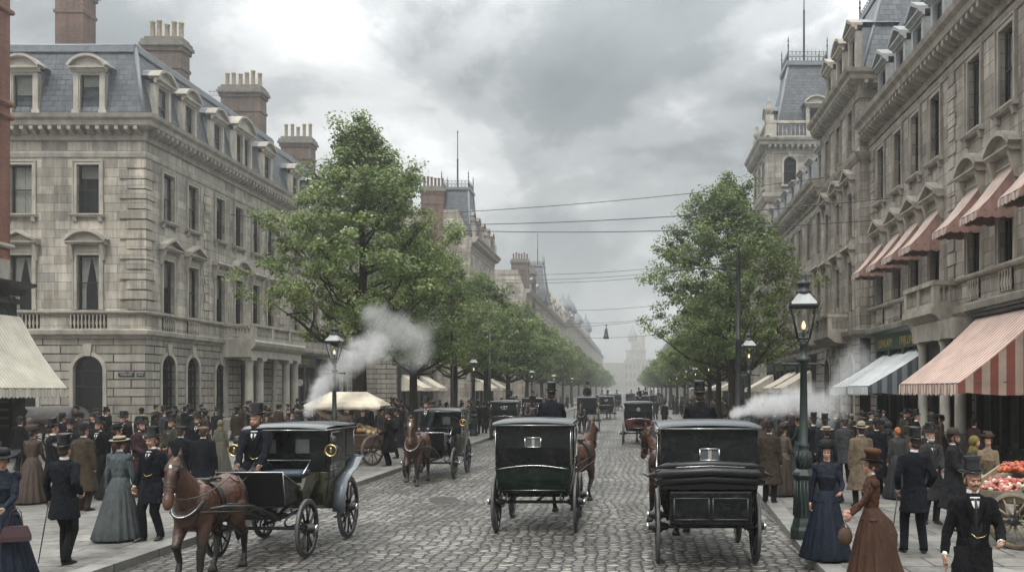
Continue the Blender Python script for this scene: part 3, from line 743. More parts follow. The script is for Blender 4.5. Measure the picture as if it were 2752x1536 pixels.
# ---------------- the stone corner house on the left
def corner_house():
    X, Y, L, W = -26.2, 48.0, 19.6, 15.0
    B = empty('corner_building', (X, Y, 0), label='pale stone corner building with slate mansard roof, arched dormers and columned porch', cat='building')
    S = Fr(B, X, Y, PI/2); Fq = Fr(B, X-W, Y, 0)
    side = [2.4, 5.2, 8.7, 11.4, 14.1, 16.6]; front = [W-3.05, W-6.65, W-10.3]
    for fr, bays, ln, isf in ((S, side, L, False), (Fq, front, W, True)):
        m0, m1 = (1, 0) if not isf else (0, 1)
        h = []
        for x in bays:
            if isf or x < 8: h.append((x-.8, x+.8, 1.15, 4.5, True)) if isf else h.append((x-.72, x+.72, 1.15, 4.6, True))
            elif x < 9: h.append((x-.6, x+.6, 1.15, 4.3, True))
        lw = wall(ln, 0, 5.5, h, .4); fr.put(lw, 'wall', [RUS, DARK])
        w = 1.2
        h = [(x-w/2, x+w/2, 6.95, 9.9, False) for x in bays]+[(x-w/2, x+w/2, 12.1, 14.75, False) for x in bays]
        fr.put(wall(ln, 5.5, 17.3, h, .3), 'wall', [ST, DARK])
        course(fr, ln, 0, [(0, 0), (.2, 0), (.2, .75), (.12, .85), (0, .88)], m0, m1, name='plinth')
        course(fr, ln, 5.42, [(0, 0), (.06, 0), (.10, .12), (.28, .22), (.32, .44), (.1, .5), (0, .5)], m0, m1)
        course(fr, ln, 6.72, [(0, 0), (.14, .02), (.2, .1), (.2, .18), (0, .2)], m0, m1)
        course(fr, ln, 15.15, [(0, 0), (.05, 0), (.1, .2), (.1, .3), (0, .32)], m0, m1)
        cornice(fr, ln, 16.05, .95, m0, m1, lod=0)
        for i, x in enumerate(bays):
            if isf:
                window(fr, x, 6.95, w, 2.95, 'seg' if i % 2 == 0 else 'ped', TRIM, 0, 1)
                window(fr, x, 12.1, w, 2.65, 'plain', TRIM, 0, 4 if i == 0 else 2)
                window(fr, x, 1.15, 1.6, 3.35, 'arch', TRIM, 0)
            else:
                window(fr, x, 6.95, w, 2.95, {0: 'ped', 1: 'ped', 2: 'flat', 3: 'seg', 4: 'flat', 5: 'flat'}[i], TRIM, 0)
                window(fr, x, 12.1, w, 2.65, 'plain', TRIM, 0)
                if i < 2: window(fr, x, 1.15, 1.44, 3.45, 'arch', TRIM, 0)
                elif i == 2: window(fr, x, 1.15, 1.2, 3.15, 'arch', TRIM, 0)
            if isf or i < 2:
                a = 1.0 if isf else .7
                q = MB(); q.quad((x-a, -.006, 5.98), (x+a, -.006, 5.98), (x+a, -.006, 6.68), (x-a, -.006, 6.68)); fr.put(q, 'balustrade_shade', DARK)  # flat black sheet on the wall, painted shade behind the balusters
                fr.put(balusters(x-a, x+a, 5.98, 6.7, -.07), 'balustrade', TRIM)
        # deep rustication joints round the ground floor: voussoir lines fan from each arch
        if isf: mansard(fr, ln, 17.32, 21.5, 1.15, 0, 1.15)
        else: mansard(fr, ln, 17.32, 21.5, 1.15, 1.15, 0)
    # quoins, both sides of the corner and at the pilaster strips
    S.put(quoins(6.95, 15.1, h=.54, a=.55, b=.95), 'quoins', ST)
    q = quoins(6.95, 15.1, h=.54, a=.95, b=1.35); q.v = [(W-max(x, 0), y, z) for x, y, z in q.v]; q.f = [f[::-1] for f in q.f]; Fq.put(q, 'quoins', ST)
    for x in (6.9, 18.6):
        q = MB(); z = 6.95; k = 0
        while z < 15: ww = (.3, .42)[k % 2]; q.box(x-ww, x+ww, -.05, 0, z+.03, z+.51); z += .54; k += 1
        S.put(q, 'quoins', ST)
    # dormers
    for x in (2.0, 5.0, 8.6, 16.3): dormer(S, x, 17.42, 1.0, 2.0, 'seg')
    dormer(S, 12.3, 17.42, 2.0, 2.3, 'seg', twin=True)
    for i, x in enumerate(front): dormer(Fq, x, 17.42, 1.05, 2.2, 'seg', cur=(4, 3, 3)[i])
    # roof deck, party walls
    b = MB(); x0, y1 = -W, L
    b.add([(-1.15, 1.15, 21.52), (-1.15, y1, 21.52), (x0, y1, 21.52), (x0, 1.15, 21.52), (-4, 4, 22.1), (-4, y1, 22.1), (x0, 4, 22.1)],
          [(0, 1, 5, 4), (0, 4, 6, 3), (4, 5, 2, 6)]); b.obj('roof_deck', LEAD, B)
    b = MB(); b.add([(0, L, 0), (-W, L, 0), (-W, L, 22), (-1.15, L, 21.5), (-.1, L, 17.3), (0, L, 17.3)], [tuple(range(6))]); b.obj('party_wall', BRNB, B)
    b = MB(); b.quad((-W, L, 0), (-W, 0, 0), (-W, 0, 21.5), (-W, L, 21.5)); b.obj('party_wall', BRNB, B)
    # porch: four columns carrying a balustraded balcony
    P = MB(); xa, xb, out = 8.9, 17.6, 2.1
    P.prof([(0, 4.75), (out-.25, 4.75), (out-.25, 5.2), (out-.12, 5.3), (out+.05, 5.5), (out+.12, 5.72), (out, 5.9), (0, 5.9)], xa, xb)
    porch = S.put(P, 'porch', TRIM)
    for x in (xa+.5, xa+2.1, xb-2.1, xb-.5):
        c = MB(); c.box(-.36, .36, -.36, .36, 0, .35); c.lathe([(.33, .35), (.33, .45), (.27, .5), (.25, 4.15), (.27, 4.2), (.27, 4.28), (.34, 4.42)], n=18); c.box(-.36, .36, -.36, .36, 4.42, 4.62)
        c.obj('column', TRIM, porch, (x, -out+.55, KERB))
    for x in (xa+.5, xb-.5):
        c = MB(); c.box(x-.26, x+.26, -.12, 0, .1, 4.75)
        S.put(c, 'pilaster', TRIM)
    d = MB(); d.quad((xa+3.0, -.02, .3), (xb-3.0, -.02, .3), (xb-3.0, -.02, 4.2), (xa+3.0, -.02, 4.2)); d.box(xa+2.85, xa+3.0, -.1, 0, .1, 4.35); d.box(xb-3.0, xb-2.85, -.1, 0, .1, 4.35); d.box(xa+3, xb-3, -.1, 0, 4.2, 4.35)
    d.obj('doorway', [SASH], porch)
    bl = MB(); bl.box(xa, xb, -out-.02, -out+.22, 5.9, 6.05); bl.box(xa-.05, xb+.05, -out-.06, -out+.26, 6.72, 6.88)
    for x in (xa+.15, (xa*2+xb)/3, (xa+2*xb)/3, xb-.15): bl.box(x-.18, x+.18, -out-.03, -out+.23, 6.05, 6.72)
    for x in (xa, xb-.22): bl.box(x, x+.22, -out, 0, 6.05, 6.2); bl.box(x-.04, x+.26, -out, 0, 6.72, 6.87)
    bal = bl.obj('balcony', TRIM, porch)
    for i in range(3):
        u = xa+.33+(xb-xa)*i/3; balusters(u, u+(xb-xa)/3-.4, 6.05, 6.72, -out+.1, 1).obj('balusters', TRIM, bal)
    bs = balusters(0, out-.25, 6.05, 6.72, 0, 1); bs.v = [(xa+.11+y, -x-.05, z) for x, y, z in bs.v]; bs.obj('balusters', TRIM, bal)
    chimney(B, -34.3, 55, 20, 27.6, 1.7, 1.3, CHMB, 4); chimney(B, -29.2, 56, 20.5, 24.6, 2.3, 1.1, BRNB, 5); chimney(B, -29.0, 66.6, 20, 25.2, 2.9, 1.2, BRNB, 6, pot=POT)
    q = MB(); q.tube([(0, 0, 0), (0, 0, 2.0)], .025, 5); q.tube([(-1.1, 0, 1.9), (.2, 0, 1.98)], .018, 5); q.tube([(-1.0, 0, 1.6), (.1, 0, 1.7)], .012, 5)
    [q.tube([(-1.0+.25*i, 0, 1.6), (-.9+.25*i, 0, 1.93)], .010, 4) for i in range(5)]; q.obj('roof_aerial', IRON, B, (-2.4, 14.5, 21.6))
    # street name plates
    for x, w, h, t1, t2, lb in ((W-1.0, .86, .33, 'DURUY  9 I B 7', 'LANDER SIDE', 'long black street name plate with two lines of pale letters on the stone corner'),
                             (W-.22, .42, .32, 'OURCE', 'Bashed', 'small black name plate beside the longer one at the very corner')):
        p = MB(); p.box(-w/2, w/2, -.04, 0, -h/2, h/2)
        o = p.obj('street_name_sign', SHOPB, None, (X-W+x, Y-.005, 3.55)); tag(o, lb, 'sign')
        text('lettering', t1, h*.36, WHITE, o, (0, -.045, h*.15), (PI/2, 0, 0), .003); text('lettering', t2, h*.30, WHITE, o, (0, -.045, -h*.22), (PI/2, 0, 0), .003)
corner_house()

# ---------------- generic street row house
def row_house(name, label, side, X, ya, yb, H=(5.5, 6.9, 12.1, 15.2, 17.2), bays=None, warm=False, lod=1, roof=4.2, dorm=True, shop=True, depth=12, brickmat=None, rtype='mansard', w=1.15, kinds=('ped', 'plain'), curt=True, awn=(), dk='seg', hips=(0, 0), back=1.3, shell_skip='', group=None):
    """side=-1 left of the street (faces +X), side=+1 right (faces -X)"""
    B = empty(name, (X, ya, 0), label=label, cat='building', group=group)
    L = yb-ya
    fr = Fr(B, X, ya, PI/2) if side < 0 else Fr(B, X, yb, -PI/2)
    trim = TRIMW if warm else TRIM; stn = brickmat or (STW if warm else ST); rus = RUSW if warm else RUS
    g, s1, s2, s3, top = H
    if bays is None:
        n = max(int(L/3.0), 1); bays = [L*(i+.5)/n for i in range(n)]
    holes = [(x-w/2, x+w/2, s1+.05, s1+3.0, False) for x in bays]+[(x-w/2, x+w/2, s2, s2+2.65, False) for x in bays]
    dd = .15 if lod > 1 else .3
    fr.put(wall(L, g, top, holes if lod < 2 else [], dd), 'wall', [stn, DARK])
    if not shop:
        hh = [(x-w/2, x+w/2, 1.2, 4.4, True) for x in bays]; fr.put(wall(L, 0, g, hh, dd), 'wall', [rus, DARK])
        for x in bays: window(fr, x, 1.2, w, 3.2, 'arch', trim, lod)
    else: fr.put(wall(L, 0, g, [], dd), 'wall', [rus, DARK])
    course(fr, L, g-.08, [(0, 0), (.08, 0), (.28, .22), (.32, .44), (.1, .5), (0, .5)], trim=trim)
    course(fr, L, s1-.2, [(0, 0), (.14, .02), (.2, .1), (.2, .18), (0, .2)], trim=trim)
    course(fr, L, s3, [(0, 0), (.05, 0), (.1, .2), (.1, .3), (0, .32)], trim=trim)
    cornice(fr, L, top-1.2, .95, trim=trim, lod=lod)
    for i, x in enumerate(bays):
        window(fr, x, s1+.05, w, 2.95, kinds[0] if i % 3 != 1 or kinds[0] == 'flat' else 'seg', trim, lod)
        window(fr, x, s2, w, 2.65, kinds[1], trim, lod)
    if rtype == 'mansard':
        mansard(fr, L, top+.02, top+roof, back, hips[0], hips[1])
        if dorm:
            for x in bays: dormer(fr, x, top+.1, .95, 1.9, dk, LEADT if dk == 'lead' else trim, lod, depth=min(back+.9, 2.4))
        b = MB(); s = -1 if side < 0 else 1
        x0, x1 = (back, depth) if s > 0 else (-depth, -back)
        b.quad((x0, hips[0], top+roof+.02), (x1, hips[0], top+roof+.02), (x1, L-hips[1], top+roof+.02), (x0, L-hips[1], top+roof+.02)); b.obj('roof_deck', LEAD, B)
        for yy, hp in ((0, hips[1] if s > 0 else hips[0]), (L, hips[0] if s > 0 else hips[1])):
            q = MB()
            if hp: q.quad((s*.1, yy, top), (s*depth, yy, top), (s*depth, yy+(hp if yy == 0 else -hp), top+roof), (s*back, yy+(hp if yy == 0 else -hp), top+roof)); q.obj('roof', SLATE, B)
            else: q.add([(s*.1, yy, top), (s*back, yy, top+roof), (s*depth, yy, top+roof), (s*depth, yy, top)], [(0, 1, 2, 3)]); q.obj('party_wall', stn, B)
    b = MB(); s = -1 if side < 0 else 1
    for yy in (0, L): b.quad((0, yy, 0), (s*depth, yy, 0), (s*depth, yy, top), (0, yy, top))
    b.quad((s*depth, 0, 0), (s*depth, L, 0), (s*depth, L, top+roof), (s*depth, 0, top+roof)); b.obj('party_wall', stn, B)
    if lod == 0:
        for x in (0.0, L):
            q = MB(); z = s1+.05; k = 0
            while z < s3-.2:
                ww = (.55, .85)[k % 2]; q.box(*( (0, ww) if x == 0 else (L-ww, L)), -.055, 0, z+.03, z+.51); z += .54; k += 1
            fr.put(q, 'quoins', stn)
    return B, fr, bays
LEADT = M('painted_dormer_frame', (.27, .28, .28), .6, var=.2)
# ---------------- left side of the street
def left_row():
    B = empty('brick_shop_building', (-23.7, 34, 0), label='red brick shop building at the left edge with black shopfront and cream striped awning', cat='building')
    S = Fr(B, -23.7, 22, PI/2)
    S.put(wall(12, 7.6, 19, [(2, 3.2, 9.5, 12, False), (6, 7.2, 9.5, 12, False)], .3), 'wall', [REDB, DARK]); S.put(wall(12, 0, 7.6, []), 'wall', [TRIM, DARK])
    b = MB(); b.quad((0, 0, 0), (-8, 0, 0), (-8, 0, 19), (0, 0, 19)); b.quad((0, 0, 19), (-8, 0, 19), (-8, -12, 19), (0, -12, 19)); b.obj('party_wall', REDB, B)
    for z in (12.9, 13.4, 8.0, 16.9): course(S, 12, z, [(0, 0), (.08, .02), (.12, .1), (.1, .2), (0, .22)], 0, 1, trim=TRIM if z == 8.0 else REDB)
    course(S, 12, 6.2, [(0, 0), (.25, .05), (.4, .3), (.62, .45), (.62, .55), (0, .6)], 0, 1, trim=SHOPB, name='shop_cornice')
    shopfront(S, 0, 11.7, 5.9, SHOPB, lod=0, fascia=.9, panes=4)
    q = MB(); q.box(11.1, 11.75, -.75, 0, 0, 2.75); q.box(11.0, 11.85, -.85, 0, 0, .5); S.put(q, 'pier', SHOPB)
    q = MB(); q.box(0, .5, -.02, 0, 0, 1.25); o = q.obj('poster', stripes('faded_poster', (.20, .17, .10), (.05, .05, .045), .3, .3, axis=2), None, (-23.72+.1, 33.0, 1.25)); 
    o.location = (-23.62, 33.09, 1.3); tag(o, 'faded brown poster on the black pier under the cream awning', 'poster')
    awning(S, 2.5, 12.0, 5.45, 2.2, 2.72, (AWN_C, AWN_C), valance=.34, y1=.4, sag=.18, label='cream awning with thin dark stripes')
    # shop house behind the big tree
    B, fr, bays = row_house('row_building', 'narrow stone house with black lettered shopfront beside the porch of the corner building', -1, -26.2, 67.6, 79.5, lod=1, roof=4.0)
    shopfront(fr, .5, 5.2, 5.2, SHOPB, lod=1, fascia=.9, letters='C. GATZ', panes=2)
    shopfront(fr, 6.4, 11.2, 5.0, SHOPB, lod=1, panes=2)
    chimney(B, -29.2, 78, 20, 24.6, 2.6, 1.2, BRNB, 5)
    k = empty('hanging_clock', (-25.55, 68.6, 3.2), label='round pale clock face hanging before the black lettered shopfront', cat='clock')
    q = MB(); q.lathe([(.33, -.05), (.33, .05)], n=20, axis='y'); q.tube([(0, 0, .3), (0, 0, .5), (-.6, 0, .5)], .03, 5); q.obj('case', IRON, k); q = MB(); q.lathe([(.27, -.07), (.27, -.055)], n=20, axis='y'); q.tube([(0, -.075, 0), (0, -.075, .2)], .012, 4, 1); q.tube([(0, -.075, 0), (.12, -.075, -.05)], .012, 4, 1); q.obj('dial', [WHITE, SHOE], k)
    B, fr, bays = row_house('row_building', 'stone row house with plain shops under the avenue trees left of the slate tower', -1, -26.2, 79.6, 98.9, lod=2, roof=4.0, shop=False)
    chimney(B, -29.2, 93, 20, 24.5, 2.6, 1.2, BRNB, 5)
    # hotel with brick flank and slate pavilion
    B, fr, bays = row_house('tower_building', 'tall building with brick chimney, slate pavilion roof, cresting and flagpole left of the sky gap', -1, -18, 99, 116, H=(5.5, 6.9, 12.1, 18.0, 19.6), lod=2, roof=3.0, warm=True, dorm=True, depth=14)
    b = MB(); b.quad((-3.2, -.01, 13), (-10, -.01, 13), (-10, -.01, 20.4), (-3.2, -.01, 20.4)); b.obj('wall', CHMB, B)
    chimney(B, -22.2, 99.6, 15, 25.2, 2.5, 1.3, CHMB, 6, pot=POTD)
    def pavilion(B, X, Y, hw, hd, z0, z1, top, cz=.9):
        q = MB(); q.loft([[(-hw, -hd, z0), (hw, -hd, z0), (hw, hd, z0), (-hw, hd, z0)], [(-hw*.86, -hd*.86, z0+(z1-z0)*.35), (hw*.86, -hd*.86, z0+(z1-z0)*.35), (hw*.86, hd*.86, z0+(z1-z0)*.35), (-hw*.86, hd*.86, z0+(z1-z0)*.35)], [(-top, -top, z1), (top, -top, z1), (top, top, z1), (-top, top, z1)]], sm=False)
        o = q.obj('roof', SLATE, B, (X-B.location.x, Y-B.location.y, 0))
        q = MB(); q.box(-top-.2, top+.2, -top-.2, top+.2, z1, z1+.3)
        for sx in (-1, 1):
            for sy in (-1, 1): q.tube([(sx*hw, sy*hd, z0), (sx*hw*.86, sy*hd*.86, z0+(z1-z0)*.35), (sx*top, sy*top, z1)], .12, 6)
        q.obj('lead_flashing', LEAD, o)
        t = top; cresting(B, [(X-t, Y-t), (X+t, Y-t), (X+t, Y+t), (X-t, Y+t), (X-t, Y-t)], z1+.3, cz)
        return o
    pavilion(B, -19.9, 101.6, 2.0, 2.6, 19.6, 25.0, 1.5); flagpole(B, -19.9, 101.6, 25.2, 32.0)
    for y in (100, 105, 110, 115):
        q = MB(); q.box(-.5, .5, -.5, .5, 0, 1.6); q.lathe([(.2, 1.6), (.45, 2.0), (.2, 2.5), (.28, 2.7), (.05, 3.2)], n=8); q.obj('parapet_urn', TRIMW, B, (-.1, y-99, 19.6))
    row_house('row_building', 'distant stone row house under the avenue trees between the two slate towers', -1, -25, 116.2, 149.8, H=(5.5, 6.9, 10.6, 12.9, 14.4), lod=2, roof=3.0, warm=True, shop=False)
    B, fr, bays = row_house('tower_building', 'hazy distant building with twin chimney stacks, steep slate roof and thin flagpole', -1, -18, 150, 240, H=(5.5, 6.9, 12.1, 17.9, 19.5), bays=[4+i*5 for i in range(17)], lod=2, roof=3.2, warm=True, shop=False)
    chimney(B, -19.0, 151.2, 15, 24.6, 2.8, 2, BRNB, 6, pot=POTD); chimney(B, -18.6, 161, 15, 24.0, 2.2, 2, BRNB, 4, pot=POTD)
    pavilion(B, -18.9, 175, 2.4, 4, 19.5, 26.5, 1.5); flagpole(B, -18.6, 175, 26.7, 33)
    for y in (190, 203, 218, 234):
        q = MB(); q.box(-1.6, .3, -1.6, 1.6, 0, 3.0); q.lathe([(1.2, 3), (1.3, 3.6), (.7, 4.6), (.2, 5.2), (.1, 6)], (-.6, 0, 0), 8); q.obj('parapet_turret', TRIMW, B, (0, y-150, 19.4))
    B, fr, bays = row_house('row_building', 'pale hazy domed building closing the left row before the sky gap', -1, -18, 241, 390, H=(5.5, 6.9, 12.1, 20, 22), bays=[8+i*9 for i in range(16)], lod=2, roof=3, warm=True, shop=False)
    for y, h in ((248, 6), (270, 8), (305, 7), (370, 10)):
        q = MB(); q.box(-3, .3, -3, 3, 0, h*.45); q.lathe([(2.6, h*.45), (2.5, h*.6), (1.6, h*.85), (.5, h), (.2, h*1.2)], (-1.4, 0, 0), 10); q.obj('roof_dome', LEAD, B, (0, y-241, 22))
    row_house('row_building', 'farthest faint row of buildings behind the end of the left trees', -1, -18, 391, 540, H=(5.5, 6.9, 12.1, 20, 22), bays=[10+i*12 for i in range(11)], lod=2, roof=4, shop=False, dorm=False)
    # the faint tower that closes the street
    B = empty('distant_tower', (3.2, 760, 0), label='faint stepped tower closing the far end of the street', cat='tower')
    q = MB(); q.box(-7.5, 12, 0, 20, 0, 20.5); q.box(-6.8, 6.2, 2, 16, 20.5, 27); q.box(-7.2, 6.6, 1.6, 16.4, 26.5, 27.4); q.box(-3.4, 5.8, 3, 14, 27.4, 33); q.lathe([(3.2, 33), (3.0, 37), (1.8, 40), (.9, 41.5), (.5, 44)], (-2.2, 7, 0), 10)
    q.box(.5, 5.6, 3.5, 12, 33, 36.5)
    q.box(-7.9, 12.4, -.4, 20, 20, 20.9)
    for i in range(7):
        for z in (4, 9.5, 15): q.box(-6.8+i*2.6, -5.8+i*2.6, -.05, .1, z, z+3, 1)
    o = q.obj('wall', [ST, GLASSD], B); B.scale = (1.32, 1.32, 1.32)
    q = MB(); q.box(-75, -2, 0, 12, 0, 24); q.box(34, 100, 0, 12, 0, 22); o = q.obj('distant_block', ST, None, (0, 800, 0)); o.scale = (1.35, 1.3, 1.1); tag(o, 'pale hazy block behind the faint tower at the street end', 'building')
left_row()
# ---------------- right side
def right_row():
    XR = 12.5; yf, yn = 46.9, 18.0
    ys = [44.9, 42.0, 39.4, 36.8, 32.6, 29.8, 26.6, 23.6, 20.6]; bays = [yf-y for y in ys]
    B = empty('shop_building', (XR, yn, 0), label='long warm stone building on the right with pink window awnings and balustraded balcony', cat='building')
    fr = Fr(B, XR, yf, -PI/2); L = yf-yn; w = 1.15
    holes = [(x-w/2, x+w/2, 6.95, 9.9, False) for x in bays]+[(x-w/2, x+w/2, 12.1, 14.8, False) for x in bays]
    fr.put(wall(L, 5.5, 16.6, holes, .32), 'wall', [STW, DARK]); fr.put(wall(L, 0, 5.5, []), 'wall', [RUSW, DARK])
    course(fr, L, 5.35, [(0, 0), (.08, 0), (.34, .2), (.4, .42), (.1, .52), (0, .52)], trim=TRIMW)
    course(fr, L, 6.72, [(0, 0), (.14, .02), (.2, .1), (.2, .18), (0, .2)], trim=TRIMW)
    course(fr, L, 15.02, [(0, 0), (.05, 0), (.1, .16), (.1, .24), (0, .26)], trim=TRIMW)
    cornice(fr, L, 15.4, 1.0, trim=TRIMW, lod=0)
    for i, x in enumerate(bays):
        window(fr, x, 6.95, w, 2.95, ['ped', 'ped', 'ped', 'ped', 'seg', 'seg', 'ped', 'seg', 'ped'][i], TRIMW, 0, 0)
        window(fr, x, 12.1, w, 2.7, 'plain', TRIMW, 0)
        if i < 8:
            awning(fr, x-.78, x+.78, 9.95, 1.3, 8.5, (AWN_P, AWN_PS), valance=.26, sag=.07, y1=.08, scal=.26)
        if i not in (2, 3):
            q = MB(); q.quad((x-.55, -.006, 5.98), (x+.55, -.006, 5.98), (x+.55, -.006, 6.68), (x-.55, -.006, 6.68)); fr.put(q, 'balustrade_shade', DARK)  # flat black sheet standing in for shade between balusters
            fr.put(balusters(x-.55, x+.55, 5.98, 6.7, -.07), 'balustrade', TRIMW)
        dormer(fr, x, 16.7, 1.0, 2.0, 'ped', LEADT, 0)
    for x in (.45, 12.0):
        q = MB(); z = 6.95; k = 0
        while z < 15: ww = (.3, .45)[k % 2]; q.box(x-ww, x+ww, -.06, 0, z+.03, z+.51); z += .54; k += 1
        fr.put(q, 'quoins', STW)
    mansard(fr, L, 16.6, 21.4, 1.35)
    b = MB(); b.quad((1.25, 0, 21.4), (12, 0, 21.4), (12, L, 21.4), (1.25, L, 21.4)); b.obj('roof_deck', LEAD, B)
    b = MB()
    for yy in (0, L): b.add([(0, yy, 0), (12, yy, 0), (12, yy, 21.4), (1.25, yy, 21.4), (.1, yy, 17.2), (0, yy, 17.2)], [tuple(range(6))])
    b.quad((12, 0, 0), (12, L, 0), (12, L, 21.4), (12, 0, 21.4)); b.obj('party_wall', STW, B)
    # balcony on a deep bracket
    xa, xb, out = yf-37.8, yf-34.1, 1.0
    q = MB(); q.prof([(0, 5.2), (out-.3, 5.25), (out-.1, 5.5), (out+.1, 5.6), (out+.1, 5.85), (0, 5.85)], xa, xb)
    for x in (xa+.2, xb-.6): q.prof([(0, 3.7), (.15, 3.8), (.5, 4.6), (out-.15, 5.2), (0, 5.2)], x, x+.4)
    q.box(xa, xb, -out, -out+.22, 5.85, 6.02); q.box(xa-.04, xb+.04, -out-.05, -out+.27, 6.68, 6.86)
    for x in (xa, xb-.3, (xa+xb)/2-.15): q.box(x, x+.3, -out-.01, -out+.23, 6.02, 6.68)
    for x in (xa, xb-.22): q.box(x, x+.22, -out+.2, 0, 5.85, 6.02); q.box(x-.03, x+.25, -out+.2, 0, 6.68, 6.85)
    bal = fr.put(q, 'balcony', TRIMW)
    for u, v in ((xa+.32, (xa+xb)/2-.17), ((xa+xb)/2+.17, xb-.32)): balusters(u, v, 6.02, 6.68, -out+.11).obj('balusters', TRIMW, bal)
    for xx in (xb-.11, xa+.11):
        bs = balusters(.25, out-.1, 6.02, 6.68, 0); bs.v = [(xx+y, -x+.0, z) for x, y, z in bs.v]; bs.obj('balusters', TRIMW, bal)
    # green lettered shopfront with two blue-grey blinds
    s = shopfront(fr, yf-44.6, yf-38.0, 5.3, SHOPG, lod=0, fascia=.85, fmat=SHOPG, panes=3)
    for x, t in ((1.7, 'LUNLAIM'), (5.0, 'FNJLUN')): text('lettering', t, .56, GOLD, s, (x, -.375, 4.75), (PI/2, 0, 0), .01)
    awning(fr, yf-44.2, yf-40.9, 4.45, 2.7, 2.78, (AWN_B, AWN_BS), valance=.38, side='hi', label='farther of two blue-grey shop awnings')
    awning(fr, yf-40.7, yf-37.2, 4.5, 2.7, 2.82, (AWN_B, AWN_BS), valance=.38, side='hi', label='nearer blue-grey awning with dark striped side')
    for y in (36.9, 34.3, 32.7):
        c = MB(); c.box(-.3, .3, -.3, .3, 0, .9); c.lathe([(.27, .9), (.27, 1.02), (.2, 1.08), (.18, 4.2), (.27, 4.45)], n=16); c.box(-.3, .3, -.3, .3, 4.45, 4.6)
        fr.put(c, 'column', TRIM, yf-y, -.5, KERB)
    q = MB(); q.prof([(0, 4.6), (.8, 4.6), (.85, 5.3), (0, 5.3)], yf-37.3, yf-32.3); fr.put(q, 'entablature', TRIMW)
    shopfront(fr, yf-36.6, yf-33.0, 4.6, SHOPB, lod=0, panes=2)
    shopfront(fr, yf-31.8, yf-18.6, 5.3, SHOPB, lod=0, panes=6)
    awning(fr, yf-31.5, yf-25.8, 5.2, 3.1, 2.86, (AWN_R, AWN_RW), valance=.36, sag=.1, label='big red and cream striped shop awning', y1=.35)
    q = MB(); q.tube([(yf-31.7, -.45, 5.28), (yf-25.6, -.45, 5.28)], .06, 8); fr.put(q, 'awning_roller', IRON)
    # second building, taller, with pavilion roof
    X2 = 11.95; B = empty('pavilion_building', (X2, 47, 0), label='tall narrow stone building with steep slate roof and dormers rising beyond the pink awnings', cat='building')
    fr = Fr(B, X2, 56.6, -PI/2); L = 9.6; bays = [1.9, 4.8, 7.7]; w = 1.05
    lv = [(6.95, 2.7, 'flat'), (10.9, 2.5, 'ped'), (15.55, 2.3, 'ledge')]
    fr.put(wall(L, 5.5, 19.3, [(x-w/2, x+w/2, z, z+h, False) for x in bays for z, h, k in lv], .3), 'wall', [STW, DARK])
    fr.put(wall(L, 0, 5.5, [(x-.7, x+.7, 1.2, 4.5, True) for x in bays], .3), 'wall', [RUSW, DARK])
    for x in bays:
        for z, h, k in lv: window(fr, x, z, w, h, k if not (k == 'ped' and x == 4.8) else 'seg', TRIMW, 0)
        window(fr, x, 1.2, 1.4, 3.3, 'arch', TRIMW, 1)
        dormer(fr, x, 19.45, 1.1, 2.4, 'ped' if x != 4.8 else 'seg', TRIMW, 0)
    rt = Fr(B, X2, 47, 0); rt.put(wall(12, 5.5, 19.3, [(3, 4, 17.4, 18.2, False)], .3), 'wall', [STW, DARK])
    for z, pr in ((5.4, [(0, 0), (.08, 0), (.34, .2), (.4, .42), (0, .5)]), (14.75, [(0, 0), (.06, 0), (.22, .2), (.3, .4), (0, .5)]), (18.0, [(0, 0), (.06, 0), (.1, .2), (0, .22)])):
        course(fr, L, z, pr, 0, 1, trim=TRIMW); course(rt, 12, z, pr, 1, 0, trim=TRIMW)
    cornice(fr, L, 18.2, .95, 0, 1, trim=TRIMW, h=1.1); cornice(rt, 12, 18.2, .95, 1, 0, trim=TRIMW, h=1.1, lod=0)
    mansard(fr, L, 19.35, 25.0, 1.9, 1.6, 2.0); mansard(rt, 10, 19.35, 25.0, 2.0, 1.9, 0)
    b = MB(); b.quad((0, 9.6, 0), (10, 9.6, 0), (10, 9.6, 19.4), (0, 9.6, 19.4)); b.quad((10, 0, 0), (10, 9.6, 0), (10, 9.6, 25), (10, 0, 25)); b.add([(.1, 9.5, 19.35), (10, 9.5, 19.35), (10, 8, 25), (1.9, 8, 25)], [(0, 1, 2, 3)]); b.quad((1.9, 2, 25), (10, 2, 25), (10, 8, 25), (1.9, 8, 25)); b.obj('party_wall', SLATE, B)
    cresting(B, [(14, 55), (14, 49.1), (20, 49.1)], 25.1, .8)
    q = MB(); q.prof([(0, 5.2), (.7, 5.3), (1.1, 5.6), (1.1, 5.9), (0, 5.9)], 2.6, 7.0); q.box(2.6, 7, -1.1, -.9, 5.9, 6.05); q.box(2.55, 7.05, -1.14, -.86, 6.7, 6.86)
    for x in (2.6, 4.7, 6.75): q.box(x, x+.25, -1.1, -.9, 6.05, 6.7)
    q.box(6.8, 7, -.9, 0, 5.9, 6.05); q.box(6.78, 7.02, -.9, 0, 6.7, 6.86); bal = fr.put(q, 'balcony', TRIMW); balusters(2.85, 6.7, 6.05, 6.7, -1.0, 1).obj('balusters', TRIMW, bal)
    # third, lower row with lead dormers
    B, fr, bays = row_house('row_building', 'lower stone row with grey lead dormers between the pavilion building and the stone tower', 1, 12.2, 56.7, 79.9, H=(5.5, 6.9, 11.6, 14.3, 16.1), warm=True, lod=1, roof=3.4, dk='lead', kinds=('flat', 'ledge'))
    chimney(B, 13.6, 57.6, 15.5, 20.2, 1.8, 1.2, REDB, 0)
